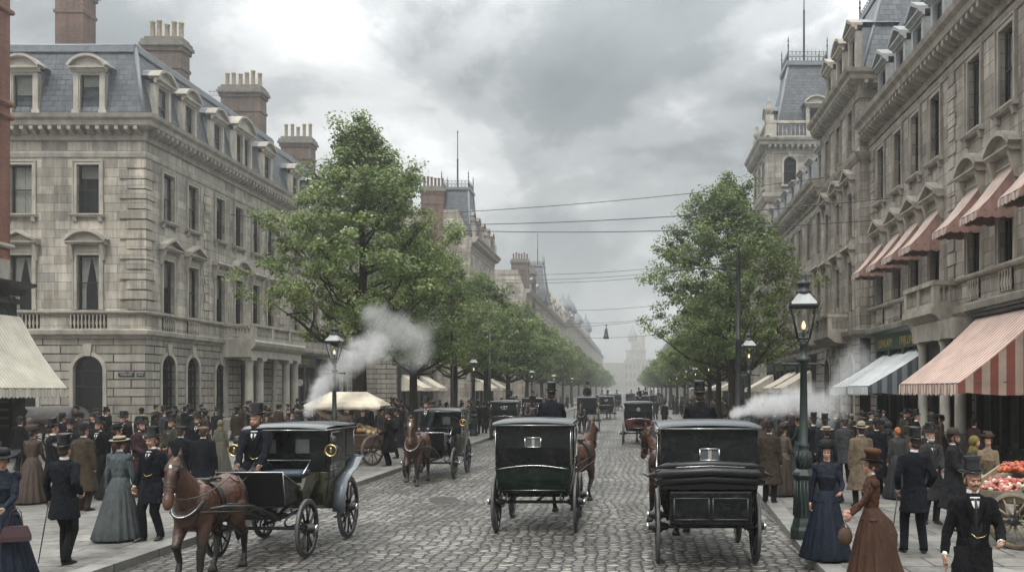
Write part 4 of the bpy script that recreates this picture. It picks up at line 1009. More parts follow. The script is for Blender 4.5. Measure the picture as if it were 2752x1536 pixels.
    for a, b_, c in ((1, 4.6, AWN_W), (6, 10, None), (11, 15, AWN_W), (16.5, 20.5, AWN_W)):
        shopfront(fr, a, b_, 4.8, SHOPB, lod=1, panes=2)
        if c: awning(fr, a, b_, 4.1, 2.3, 2.75, (c, c), label='plain cream shop awning')
    # the square tower with flagpole
    X4 = 12.0; B = empty('stone_tower', (X4, 80, 0), label='square stone tower with balustrade, steep slate pavilion roof, iron cresting and tall flagpole', cat='tower')
    fa = Fr(B, X4, 88.6, -PI/2); fb = Fr(B, X4, 80, 0); W2 = 8.0
    for f_, L, bb, m0, m1 in ((fa, 8.6, (1.8, 4.3, 6.8), 0, 1), (fb, W2, (2.1, 5.2), 1, 0)):
        hs = [(x-.55, x+.55, z, z+h, a) for x in bb for z, h, a in ((21.0, 2.5, True), (15.6, 2.8, False), (10.6, 2.8, False), (6.9, 2.6, False))]
        f_.put(wall(L, 0, 25, hs, .25), 'wall', [ST, DARK])
        for x in bb:
            for z, h, k in ((21.0, 2.5, 'arch'), (15.6, 2.8, 'plain'), (10.6, 2.8, 'plain'), (6.9, 2.6, 'plain')): window(f_, x, z, 1.1, h, k, TRIM, 1, 0)
        course(f_, L, 5.4, [(0, 0), (.3, .3), (.3, .5), (0, .5)], m0, m1); course(f_, L, 19.4, [(0, 0), (.1, 0), (.4, .5), (.45, .8), (0, .9)], m0, m1)
        course(f_, L, 14.4, [(0, 0), (.1, 0), (.2, .3), (0, .35)], m0, m1)
        cornice(f_, L, 23.8, .95, m0, m1, lod=0)
        q = MB(); q.box(0, L, 0, .3, 25.05, 25.4); q.box(-.05, L, -.05, .35, 26.5, 26.75)
        for x in [0, L-.9]+[L/2-.45]: q.box(x, x+.9, -.01, .31, 25.4, 26.5)
        o = f_.put(q, 'parapet', TRIM)
        balusters(.9, L/2-.45, 25.4, 26.5, .15, 1, .35).obj('balusters', TRIM, o); balusters(L/2+.45, L-.9, 25.4, 26.5, .15, 1, .35).obj('balusters', TRIM, o)
        dormer(f_, L/2+(.6 if f_ is fb else 0), 25.1, 1.2, 3.0, 'seg', TRIM, 1, depth=2.6, y=.7)
    shell(B, X4, X4+W2, 80, 88.6, 25.0, ST, 'fl')
    for x, y in ((.3, .3), (.3, 8.3), (7.6, .3)):
        q = MB(); q.box(-.35, .35, -.35, .35, 0, .5); q.lathe([(.15, .5), (.38, .9), (.38, 1.2), (.15, 1.5), (.2, 1.7), (.03, 2.1)], n=10); q.obj('stone_finial', TRIM, B, (x, y, 26.75))
    q = MB(); cx, cy = 4.2, 4.4
    def sq(h, z, hy=None): return [(cx-h, cy-(hy or h), z), (cx+h, cy-(hy or h), z), (cx+h, cy+(hy or h), z), (cx-h, cy+(hy or h), z)]
    q.loft([sq(3.2, 25.1), sq(2.75, 28), sq(1.75, 32.6)], sm=False); rf = q.obj('roof', SLATE, B)
    q = MB(); q.box(cx-2.0, cx+2.0, cy-2.0, cy+2.0, 32.6, 33.0)
    for sx in (-1, 1):
        for sy in (-1, 1): q.tube([(cx+sx*3.2, cy+sy*3.2, 25.1), (cx+sx*2.75, cy+sy*2.75, 28), (cx+sx*1.75, cy+sy*1.75, 32.6)], .12, 6)
    q.obj('lead_flashing', LEAD, rf)
    cresting(B, [(X4+cx-1.8, 80+cy-1.8), (X4+cx+1.8, 80+cy-1.8), (X4+cx+1.8, 80+cy+1.8), (X4+cx-1.8, 80+cy+1.8), (X4+cx-1.8, 80+cy-1.8)], 33.0, 1.1)
    flagpole(B, X4+cx, 80+cy, 33, 43.5)
    for i, (a, b_, H, rf, lb) in enumerate(((88.8, 118, (5.5, 6.9, 11.6, 14.0, 15.6), 3.4, 'stone row house just beyond the square tower behind the right trees'), (118.2, 160, (5.5, 6.9, 11.6, 15.0, 17), 3.8, 'hazy stone row house behind the right avenue trees'), (160.2, 240, (5.5, 6.9, 11.6, 15.0, 16), 3.2, 'faint stone row far down the right side behind the trees'), (240.2, 420, (5.5, 6.9, 11.6, 15.0, 17), 3.8, 'farthest faint stone row on the right side'))):
        B, fr, bays = row_house('row_building', lb, 1, 12.2, a, b_, H=H, warm=True, lod=2, roof=rf, dk='lead', bays=None if i < 2 else [5+k*6 for k in range(int((b_-a)/6)-1)])
        if i < 2:
            for k in range(int((b_-a)/6)):
                shopfront(fr, k*6+.6, k*6+5, 4.6, SHOPB, lod=2, panes=2)
                if k % 2 == 0: awning(fr, k*6+.6, k*6+5, 4.1, 2.2, 2.8, (AWN_W, AWN_W), label='distant cream shop awning')
right_row()
# shop awnings along the left row
def left_awnings():
    for x0, x1, ya, yb, i in ((1075, 1210, 62, 66, 0),):
        pass
    B = empty('shop_awning_row', (-22.2, 84, 0), label='low stone shops with cream awnings behind the left avenue trees', cat='building')
    fr = Fr(B, -22.2, 84, PI/2); L = 46
    fr.put(wall(14.5, 0, 5.2, []), 'wall', [RUS, DARK]); b = MB(); b.quad((0, 0, 0), (0, 0, 5.2), (-4, 0, 5.2), (-4, 0, 0)); b.quad((0, 0, 5.2), (0, 14.5, 5.2), (-4, 14.5, 5.2), (-4, 0, 5.2)); b.obj('party_wall', RUS, B)
    course(fr, 14.5, 5.0, [(0, 0), (.3, .2), (.35, .4), (0, .45)])
    shopfront(fr, .4, 6.8, 4.7, SHOPB, lod=1, panes=3); shopfront(fr, 7.6, 14.2, 4.7, SHOPB, lod=1, panes=3)
    awning(fr, .6, 4.6, 4.3, 2.4, 2.8, (AWN_W, AWN_W)); awning(fr, 7.8, 11.5, 4.3, 2.4, 2.8, (AWN_W, AWN_W))
    B2 = next(o for o in bpy.data.objects if o.name.startswith('tower_building') and abs(o.location.y-99) < .1)
    fr = Fr(B2, -18, 99, PI/2)
    for x in (1, 9): shopfront(fr, x, x+5.5, 4.7, SHOPB, lod=2, panes=2); awning(fr, x+.2, x+4.6, 4.3, 2.3, 2.8, (AWN_W, AWN_W))
left_awnings()
# ------------------------------------------------------------------ street lamps, poles, wires
def lamp_proto():
    root = empty('street_lamp')
    m = MB(); m.lathe([(.24, 0), (.24, .16), (.215, .22), (.195, .3), (.175, .36), (.17, .62), (.155, 1.02), (.19, 1.06), (.205, 1.1), (.185, 1.15), (.13, 1.2)], n=8, sm=False, rot=PI/8)
    for i in range(16):
        a = 2*PI*i/16; m.tube([(.172*math.cos(a), .172*math.sin(a), .4), (.155*math.cos(a), .155*math.sin(a), 1.0)], .012, 4)
    m.obj('base', GREENI, root)
    m = MB(); m.lathe([(.10, 1.18), (.12, 1.26), (.13, 1.38), (.11, 1.5), (.085, 1.54), (.105, 1.58), (.105, 1.62), (.075, 1.66), (.068, 2.2), (.056, 3.02), (.095, 3.05), (.095, 3.1), (.06, 3.13), (.06, 3.3), (.10, 3.34), (.04, 3.42)], n=14)
    m.tube([(-.32, 0, 3.0), (.32, 0, 3.0)], .02, 6)
    for s in (-1, 1): m.ell((s*.33, 0, 3.0), (.035, .035, .035), n=8, k=6)
    for i in range(10):
        a = 2*PI*i/10; m.tube([(.115*math.cos(a), .115*math.sin(a), 1.22), (.135*math.cos(a+.3), .135*math.sin(a+.3), 1.36), (.12*math.cos(a+.5), .12*math.sin(a+.5), 1.5)], .012, 4)
    m.obj('post', GREENI, root)
    L = MB(); zb, zt, rb, rt = 3.44, 3.99, .14, .305
    for i in range(4):
        a = PI/4+i*PI/2; c, s = math.cos(a), math.sin(a); c2, s2 = math.cos(a+PI/2), math.sin(a+PI/2)
        L.tube([(rb*c, rb*s, zb), (rt*c, rt*s, zt)], .014, 5)
        L.tube([(rb*c, rb*s, zb), (rb*c2, rb*s2, zb)], .014, 5); L.tube([(rt*c, rt*s, zt), (rt*c2, rt*s2, zt)], .022, 5)
        L.tube([(.03*c, .03*s, 3.36), (.10*c, .10*s, 3.38), (rb*c, rb*s, zb)], .012, 5)
        for q in (0, 1): L.ell((rt*1.05*c, rt*1.05*s, zt+.03), (.02, .02, .04), n=6, k=4)
    L.lathe([(.36, zt), (.36, zt+.03)], n=4, sm=False, rot=PI/4, c0=True)
    L.lathe([(.12, zt+.22), (.135, zt+.25), (.10, zt+.28), (.09, zt+.36), (.12, zt+.38), (.11, zt+.42), (.03, zt+.47), (.05, zt+.52), (.015, zt+.60)], n=12)
    lo = L.obj('lantern_frame', IRON, root)
    L = MB(); L.loft([[(r*math.cos(PI/4+i*PI/2), r*math.sin(PI/4+i*PI/2), z) for i in range(4)] for r, z in ((.34, zt+.032), (.12, zt+.23))], sm=False)
    L.obj('lantern_roof', M('painted_lantern_roof', (.30, .31, .30), .5, var=.3), root)
    g = MB(); g.loft([[((r-.012)*math.cos(PI/4+i*PI/2), (r-.012)*math.sin(PI/4+i*PI/2), z) for i in range(4)] for r, z in ((rb, zb+.01), (rt, zt-.01))], sm=False, c0=False, c1=False)
    g.obj('lantern_glass', LGLASS, root)
    b = MB(); b.tube([(0, 0, zb), (0, 0, zb+.16)], .018, 6); b.obj('burner', GREENI, root)
    b = MB(); b.lathe([(.012, 0), (.032, .03), (.035, .07), (.02, .12), (.004, .15)], (0, 0, zb+.16), 8)
    fm, t, p = newmat('gas_mantle_glow'); p.inputs['Base Color'].default_value = (.8, .7, .5, 1); p.inputs['Emission Color'].default_value = (1, .72, .38, 1); p.inputs['Emission Strength'].default_value = 1.2
    b.obj('gas_mantle', fm, root)
    return root
lamp0 = lamp_proto()
def lamps():
    L = [((2.95, 15.4), 'tall green cast iron gas lamp standing close behind the lady in navy blue', 1.0), ((4.12, 31.6), 'gas lamp in front of the steam cloud, beyond the large lamp on the right kerb', 1.02),
         ((4.6, 54), 'third gas lamp up the right kerb, seen above the right coachman', 1.02), ((4.65, 66), 'fourth gas lamp up the right kerb', 1.0), ((4.65, 79), 'fifth gas lamp up the right kerb', 1), ((4.65, 94), 'sixth small gas lamp up the right kerb', 1), ((4.65, 112), 'seventh tiny gas lamp up the right kerb', 1),
         ((-9.75, 29.2), 'gas lamp behind the front cab, its lantern over the canopied barrow steam', 1.03), ((-8.75, 49.2), 'second gas lamp up the left pavement, by the brown carriage', 1.0), ((-8.8, 78), 'third gas lamp up the left pavement, thin behind the trees', 1), ((-8.8, 100), 'fourth hazy gas lamp up the left pavement', 1), ((-8.8, 130), 'fifth hazy gas lamp up the left pavement', 1)]
    for i, ((x, y), lb, s) in enumerate(L):
        o = lamp0 if i == 0 else copy_tree(lamp0)
        o.location = (x, y, KERB); o.scale = (s, s, s); o.rotation_euler = (0, 0, R(8)*((i % 3)-1))
        tag(o, lb, 'street lamp', 'gas lamps along the kerbs')
lamps()
def tram_pole():
    r = empty('tramway_pole', (5.28, 44.5, KERB), label='tall dark iron pole with a long bracket arm reaching out of the right tree', cat='pole')
    m = MB(); m.lathe([(.24, 0), (.24, .9), (.17, 1.0), (.15, 5), (.17, 5.02), (.12, 5.1), (.10, 9.2), (.14, 9.25), (.05, 9.5), (.09, 9.62), (.01, 9.85)], n=12); m.obj('pole', IRON, r)
    m = MB(); m.tube([(0, 0, 8.5), (-1.6, 0, 8.62), (-3.4, 0, 8.45)], .04, 6); m.tube([(-.05, 0, 7.3), (-.35, 0, 7.5), (-.5, 0, 8.0), (-.25, 0, 8.3), (-.12, 0, 8.05)], .025, 6)
    m.tube([(0, 0, 9.0), (-1.0, 0, 8.75)], .025, 5); m.tube([(.0, 0, 8.0), (-.9, 0, 8.55)], .025, 5); m.obj('bracket_arm', IRON, r)
    for i, (x, y, h) in enumerate(((-9.6, 60, 8.2), (5.2, 84, 8.5), (-9.4, 46.5, 8.4))):
        q = MB(); q.lathe([(.16, 0), (.12, .8), (.09, 1), (.06, h)], n=8); o = q.obj('iron_post', IRON, None, (x, y, KERB)); tag(o, ('thin iron post between the left trees', 'thin iron post behind the right lamps', 'thin dark post beside the first shop awnings on the left')[i], 'pole')
tram_pole()
def wires():
    def W(ax, ay, az, bx, by, bz, sag, lb, r=.022):
        n = 24; m = MB()
        m.tube([(ax+(bx-ax)*i/n, ay+(by-ay)*i/n, az+(bz-az)*i/n-sag*4*(i/n)*(1-i/n)) for i in range(n+1)], r, 5)
        o = m.obj('overhead_wire', IRON, None); tag(o, lb, 'wire', 'wires strung across the street')
    def Wp(px0, py0, y0, px1, py1, y1, sag, lb, r=.022):
        W((px0-VX)*y0/F, y0, CH+(VY-py0)*y0/F, (px1-VX)*y1/F, y1, CH+(VY-py1)*y1/F, sag, lb, r)
    # end points on the house walls (their pixel in the photograph gives the height on that wall)
    def wallpt(px, X): return X*F/(px-VX)
    def Wd(pxl, pyl, Xl, pxr, pyr, Xr, sag, lb, r=.024):
        yl, yr = wallpt(pxl, Xl), wallpt(pxr, Xr); Wp(pxl, pyl, yl, pxr, pyr, yr, sag, lb, r)
    Wd(760, 585, -26.2, 2215, 478, 12.0, .55, 'highest of the three near wires crossing the sky to the stone tower')
    Wd(700, 590, -26.2, 2400, 532, 12.5, .75, 'middle of the three near wires crossing the sky')
    Wd(620, 577, -26.2, 2350, 592, 12.5, .85, 'lowest of the three near wires crossing the sky')
    Wd(1345, 738, -18, 1925, 700, 12.2, .6, 'highest of the three wires half way up the avenue', .035)
    Wd(1350, 752, -18, 1930, 712, 12.2, .6, 'middle of the three wires half way up the avenue', .035)
    Wd(1355, 760, -18, 1935, 722, 12.2, .6, 'lowest of the three wires half way up the avenue', .035)
    Wd(1430, 832, -18, 1870, 805, 12.2, .8, 'single faint wire above the far left trees', .045)
    Wd(1450, 868, -18, 1850, 842, 12.2, .8, 'faint wire just above the one carrying the hanging signal', .045)
    Wd(1440, 878, -18, 1880, 835, 12.2, .9, 'wire carrying the small hanging signal', .04)
    Wd(1510, 905, -18, 1830, 890, 12.2, .8, 'lowest faint far wire above the street end', .06)
    y = 112; x = (1629-VX)*y/F
    r = empty('hanging_signal', (x, y, CH+(VY-910)*y/F), label='small dark hanging signal lamp on a wire over the middle of the street', cat='signal')
    m = MB(); m.lathe([(.32, 0), (.42, .12), (.30, .3), (.2, .9), (.16, 1.25), (.05, 1.3)], n=8); m.obj('body', IRON, r)
    m = MB(); m.tube([(0, 0, 1.25), (.05, 0, 1.75)], .06, 5); m.box(-.12, .12, -.1, .1, 1.65, 1.8); m.obj('hanger', IRON, r)
wires()

# ------------------------------------------------------------------ trees
def crown_points(n, zb, zt, rmax, peak, rng, lean=0.0, rag=.22):
    """clump centres in an irregular crown"""
    ph = [rng.uniform(0, 6.28) for _ in range(6)]; pts = []
    while len(pts) < n:
        u = rng.random()**.85; z = zb+(zt-zb)*u
        if u < peak: rr = rmax*(.55+.45*math.sin(u/peak*PI/2))
        else: rr = rmax*max(0, 1-((u-peak)/(1-peak))**1.3)**.8
        a = rng.uniform(0, 2*PI)
        rr *= 1+rag*(math.sin(3*a+ph[0]+z*1.1)*.6+math.sin(5*a+ph[1]-z*1.7)*.5+math.sin(2*a+ph[2]+z*2.3)*.4)
        r = rr*math.sqrt(rng.uniform(.10, 1.0))
        pts.append((lean*u+r*math.cos(a), r*math.sin(a), z, r/max(rr, .1)))
    return pts
def make_tree_mesh(seed, zb, zt, rmax, peak, clumps, leaves, lsize, r0, fork, lean=0.0, csize=.62, rag=.22, spikes=0):
    rng = random.Random(seed); nr = np.random.RandomState(seed)
    pts = crown_points(clumps, zb, zt, rmax, peak, rng, lean, rag)
    for i in range(spikes):
        a = rng.uniform(0, 6.28); u = rng.uniform(.35, .95); z = zb+(zt-zb)*u; rr = rmax*max(.12, (1-(u-peak)/(1-peak) if u > peak else 1))**.75
        for k in range(4): pts.append((lean*u+math.cos(a)*(rr*(.9+.1*k)), math.sin(a)*(rr*(.9+.1*k)), z+.28*k, 1.2))
    for k in range(5): pts.append((lean+rng.uniform(-.15, .15), rng.uniform(-.15, .15), zt-.3+.22*k, 1.2))
    # trunk and limbs
    t = MB(); top = zb+(zt-zb)*.8
    tr = [(0, 0, 0), (.03, .02, fork*.5), (lean*.05, 0, fork), (lean*.4+.1, .05, fork+(top-fork)*.4), (lean*.7, -.05, fork+(top-fork)*.75), (lean, 0, top)]
    t.tube([(0, 0, -.1)]+tr, [r0*1.5, r0*1.25, r0*.95, r0*.85, r0*.5, r0*.28, .03], 12)
    sel = [p for p in pts if p[3] > .55]; rng.shuffle(sel)
    nl = min(len(sel), 46)
    for p in sel[:nl]:
        h = max(fork-.2, min(p[2]-(p[0]**2+p[1]**2)**.5*.75, top-.3)); k = (h-fork)/(top-fork)
        base = Vector((lean*max(k, 0)*.9, 0, h)); e = Vector(p[:3]); mid = base*.5+e*.5+Vector((rng.uniform(-.2, .2), rng.uniform(-.2, .2), -.18*(e-base).length*rng.uniform(.3, 1)))
        q1 = base*.75+mid*.25+Vector((0, 0, .02)); rb = r0*(.42 if k < .12 else .26)*rng.uniform(.6, 1.05)*(1-.5*max(k, 0))
        t.tube([base, (base+mid)/2, mid, (mid+e)/2+Vector((rng.uniform(-.12, .12), rng.uniform(-.12, .12), .1)), e], [rb, rb*.8, rb*.55, rb*.3, .012], 6)
        for _ in range(2):
            f = mid.lerp(e, rng.uniform(.0, .7)); g = f+Vector((rng.uniform(-.8, .8), rng.uniform(-.8, .8), rng.uniform(.1, .9)))
            t.tube([f, (f+g)/2+Vector((0, 0, .06)), g], [rb*.35, rb*.22, .008], 4)
    # leaves
    P = np.array([p[:3] for p in pts]); out = P-np.array([lean*.5, 0, (zb+zt)/2-1]); out /= np.linalg.norm(out, axis=1)[:, None]+1e-6
    n = len(P)*leaves; ci = np.repeat(np.arange(len(P)), leaves)
    d = nr.normal(size=(n, 3)); d /= np.linalg.norm(d, axis=1)[:, None]; cs = csize*nr.uniform(.55, 1.3, len(P))[ci]
    c = P[ci]+d*(nr.random_sample((n, 1))**.5)*cs[:, None]*np.array([1, 1, .62])
    c[:, 2] = np.maximum(c[:, 2], zb-.6)
    nm = d*.55+out[ci]*.45+np.array([0, 0, .55])+nr.normal(size=(n, 3))*.5; nm /= np.linalg.norm(nm, axis=1)[:, None]
    u = np.cross(nm, nr.normal(size=(n, 3))); u /= np.linalg.norm(u, axis=1)[:, None]+1e-9; v = np.cross(nm, u)
    s = lsize*nr.uniform(.6, 1.25, n)[:, None]
    q = np.stack([c-u*s*.55, c+v*s*.42-u*s*.05, c+u*s*.6, c-v*s*.42-u*s*.05], 1).reshape(-1, 3)
    me = bpy.data.meshes.new('crown'); me.vertices.add(4*n); me.vertices.foreach_set('co', q.ravel().astype(np.float32))
    me.loops.add(4*n); me.loops.foreach_set('vertex_index', np.arange(4*n, dtype=np.int32)); me.polygons.add(n)
    me.polygons.foreach_set('loop_start', np.arange(0, 4*n, 4, dtype=np.int32)); me.polygons.foreach_set('loop_total', np.full(n, 4, dtype=np.int32))
    me.update(calc_edges=True)
    tint = np.clip(nr.normal(.42, .2, n)+nr.normal(0, .12, len(P))[ci], 0, 1)
    at = me.attributes.new('tint', 'FLOAT', 'FACE'); at.data.foreach_set('value', tint.astype(np.float32)); me.materials.append(LEAF)
    return t.mesh('trunk', [BARK]), me
def place_tree(ms, x, y, s, rz, label, sz=None):
    r = empty('avenue_tree', (x, y, KERB), rz, label, 'tree', 'street trees lining the avenue')
    a = link('trunk', ms[0], r); b = link('crown', ms[1], r); r.scale = (s, s, sz or s); return r
def trees():
    T1 = make_tree_mesh(5, 4.5, 13.0, 4.0, .26, 430, 120, .118, .30, 4.3, .15, .56, .27, 14)
    T2 = make_tree_mesh(9, 4.0, 10.2, 3.4, .35, 330, 84, .13, .22, 3.5, .1, .58, .2, 12)
    T3 = make_tree_mesh(14, 4.0, 10.3, 3.5, .38, 230, 56, .20, .21, 3.4, -.1, .68, .2, 8)
    T5 = make_tree_mesh(31, 3.8, 9.8, 3.6, .42, 230, 56, .20, .23, 3.3, .3, .70, .26, 10)
    T4 = make_tree_mesh(23, 4.2, 14.3, 5.0, .28, 470, 115, .135, .27, 3.8, -.3, .66, .25, 18)
    place_tree(T1, -11.0, 35.9, 1, .3, 'tallest leafy tree in front of the stone corner building, crown nearly reaching the roof line')
    place_tree(T2, -11.0, 44.8, 1, 1.0, 'second tree up the left row, slim trunk right behind the canopied barrow')
    place_tree(T2, -11.0, 55.3, .98, 2.6, 'third tree up the left row, behind the second gas lamp')
    place_tree(T3, -11.0, 67, 1.02, .4, 'fourth tree up the left row'); place_tree(T5, -11.0, 79, 1.0, 1.9, 'fifth tree up the left row'); place_tree(T3, -11, 93, 1.03, 3.1, 'sixth tree up the left row')
    ord_ = ['seventh', 'eighth', 'ninth', 'tenth', 'eleventh', 'twelfth', 'thirteenth', 'fourteenth', 'fifteenth', 'sixteenth']
    for i, y in enumerate((108, 124, 141, 160, 182, 206, 235, 270, 320, 380)):
        place_tree((T3, T5)[i % 2], -11, y, 1.0+.04*math.sin(i*2.1), i*1.3, ord_[i]+' tree up the left row, fading into the haze')
    place_tree(T4, 5.75, 51.5, 1, .0, 'large leafy tree on the right pavement around the tall iron pole')
    place_tree(T2, 5.8, 60, .95, 2.2, 'second tree on the right, dark trunk just left of the iron pole')
    for i, (y, s) in enumerate(((72, .9), (88, .85), (106, .85), (124, .85), (143, .88), (165, .9), (190, .9), (220, .92), (260, .95), (310, 1.0), (370, 1))):
        place_tree((T5, T3)[i % 2], 6.2, y, s, i*1.7+.5, ['third', 'fourth', 'fifth', 'sixth', 'seventh', 'eighth', 'ninth', 'tenth', 'eleventh', 'twelfth', 'thirteenth'][i]+' tree up the right row, paler with the haze')
trees()

# ------------------------------------------------------------------ steam and haze
def steam(name, p0, p1, r0, r1, dens, label, seed=0.0, thin=.8, rise=0.0, bend=0.0):
    p0, p1 = Vector(p0), Vector(p1); d = p1-p0; L = d.length; rm = max(r0, r1)*1.7
    m = MB(); m.box(-r0*1.5, L+r1*.6, -rm, rm, -rm, rm)
    mt = bpy.data.materials.new(name); mt.use_nodes = True; t = NT(mt.node_tree); t.n.clear()
    o = t.coord(); x, y, z = t.sep(o)
    u = t.math('DIVIDE', x, L, clamp=True)
    wob = t.math('SUBTRACT', t.noise(t.comb(t.math('MULTIPLY', x, 1.0), seed, 0.0), .8, 2), .5)
    z2 = t.math('SUBTRACT', z, t.math('MULTIPLY', t.math('MULTIPLY', wob, u), rm*1.1))
    z2 = t.math('SUBTRACT', z2, t.math('MULTIPLY', t.math('SINE', t.math('MULTIPLY', u, PI)), bend))
    rad = t.math('SQRT', t.math('ADD', t.math('POWER', t.math('ABSOLUTE', y), 2.0), t.math('POWER', t.math('ABSOLUTE', z2), 2.0)))
    back = t.math('MAXIMUM', t.math('MULTIPLY', x, -1.2), t.math('SUBTRACT', x, L)); back = t.math('MAXIMUM', back, 0.0)
    rad = t.math('ADD', rad, back)
    RR = t.math('MULTIPLY_ADD', t.math('POWER', u, .8), r1-r0, r0)
    q = t.math('DIVIDE', rad, RR)
    v = t.mapv(o, (1, 1, 1), (seed, seed*2, 0))
    n1 = t.noise(v, .95/max(r1, .3)*1.3, 6, .62, .5)
    f = t.math('ADD', t.math('MULTIPLY', t.math('SUBTRACT', n1, .5), 3.1), t.math('SUBTRACT', 1.0, q))
    f = t.math('MULTIPLY', f, 1.6, clamp=True)
    f = t.math('MULTIPLY', f, t.math('SUBTRACT', 1.5, q, clamp=True))
    fall = t.math('SUBTRACT', 1.0, t.math('MULTIPLY', t.math('POWER', u, .55), thin))
    dd = t.math('MULTIPLY', t.math('MULTIPLY', f, fall), dens)
    vol = t.new('ShaderNodeVolumePrincipled', {'Color': (.985, .99, .995, 1), 'Anisotropy': .0}); t.set(vol.inputs['Density'], dd)
    out = t.new('ShaderNodeOutputMaterial'); t.l.new(vol.outputs[0], out.inputs['Volume'])
    mt.cycles.volume_step_rate = .5 if hasattr(mt.cycles, 'volume_step_rate') else 1
    ob = m.obj(name, mt, None, p0); ob.rotation_euler = d.to_track_quat('X', 'Z').to_euler()
    tag(ob, label, 'steam', kind='stuff'); return ob
def Pz(px, py, Y): return ((px-VX)*Y/F, Y, CH+(VY-py)*Y/F)
if STEAM:
    steam('steam', Pz(823, 1112, 28.5), Pz(1020, 925, 30.5), .17, .72, 6.0, 'dense white steam puffing from the black stovepipe and drifting right past the gas lamp', 1.3, .80, bend=.35)
    steam('steam', Pz(985, 835, 32), Pz(1120, 930, 33.5), .4, 1.1, 1.1, 'faint grey steam hanging before the trunk of the tallest tree', 5.2, .45)
    steam('steam', Pz(1968, 1112, 24.5), Pz(2240, 1095, 28), .14, .75, 4.0, 'low white steam drifting across the right pavement behind the gas lamps', 8.7, .86, bend=.25)
    steam('steam', Pz(2245, 1050, 41), Pz(2310, 950, 42), .6, 1.0, .8, 'thin smoke rising in front of the stone wall beside the blue-grey awnings', 12.1, .5)
if HAZE:
    m = MB(); m.box(-180, 180, -32, 960, -1.2, 60)
    mt = bpy.data.materials.new('haze'); mt.use_nodes = True; t = NT(mt.node_tree); t.n.clear()
    vol = t.new('ShaderNodeVolumePrincipled', {'Color': (.92, .945, .955, 1), 'Density': HAZE, 'Anisotropy': .8})
    out = t.new('ShaderNodeOutputMaterial'); t.l.new(vol.outputs[0], out.inputs['Volume'])
    tag(m.obj('haze', mt), 'pale even haze filling the street', 'haze', kind='stuff')
# ------------------------------------------------------------------ carriages ; forward is local -y, rear axle at y=0
def wheel_set(r, ns=14):
    w = MB(); w.lathe([(r-.085, -.026), (r-.02, -.03), (r-.02, .03), (r-.085, .026), (r-.085, -.026)], n=40, axis='x', c0=False, c1=False)
    for i in range(ns):
        a = 2*PI*i/ns; s = .02 if i % 2 else -.02
        w.tube([(s, .07*math.cos(a), .07*math.sin(a)), (0, (r-.07)*math.cos(a), (r-.07)*math.sin(a))], [.024, .015], 5)
    t = MB(); t.lathe([(r-.02, -.027), (r, -.024), (r, .024), (r-.02, .027), (r-.02, -.027)], n=40, axis='x', c0=False, c1=False)
    h = MB(); h.lathe([(.03, -.17), (.05, -.16), (.06, -.1), (.085, -.06), (.09, .0), (.085, .06), (.06, .10), (.05, .15), (.03, .16)], n=14, axis='x')
    h.lathe([(.052, .13), (.06, .14), (.06, .17), (.02, .175)], n=12, axis='x', m=1)
    return w.mesh('wheel', [SPOKE]), t.mesh('tyre', [TYRE]), h.mesh('hub', [SPOKE, CHROME])
WS = {.56: wheel_set(.56), .47: wheel_set(.47, 12), .52: wheel_set(.52, 12), .70: wheel_set(.70, 16)}
def wheel(parent, x, y, r, mats=None, rz=0.0):
    w, t, h = WS[r]; o = link('wheel', w, parent, (x, y, r), rot=(random.uniform(0, 1), 0, rz if x > 0 else PI+rz)); link('tyre', t, o); link('hub', h, o); return o
def hw(z, top=.68, bot=.56): return bot+(top-bot)*max(0, min(1, (z-.6)/.55))
def solid(pts, hwf, m=0, sm=False):
    """body from a (y,z) outline with a width that varies with height"""
    b = MB(); n = len(pts); v = [(-hwf(z), y, z) for y, z in pts]+[(hwf(z), y, z) for y, z in pts]
    b.add(v, [tuple(range(n)), tuple(range(2*n-1, n-1, -1))]+[(i, i+n, (i+1) % n+n, (i+1) % n) for i in range(n)], m); return b
def sidepatch(pts, hwf, out, s):
    b = MB(); n = len(pts); v = [(s*(hwf(z)+out), y, z) for y, z in pts]+[(s*(hwf(z)-.01), y, z) for y, z in pts]
    b.add(v, [tuple(range(n))[::s], tuple(range(2*n-1, n-1, -1))[::s]]+[((i+1) % n, (i+1) % n+n, i+n, i)[::s] for i in range(n)]); return b
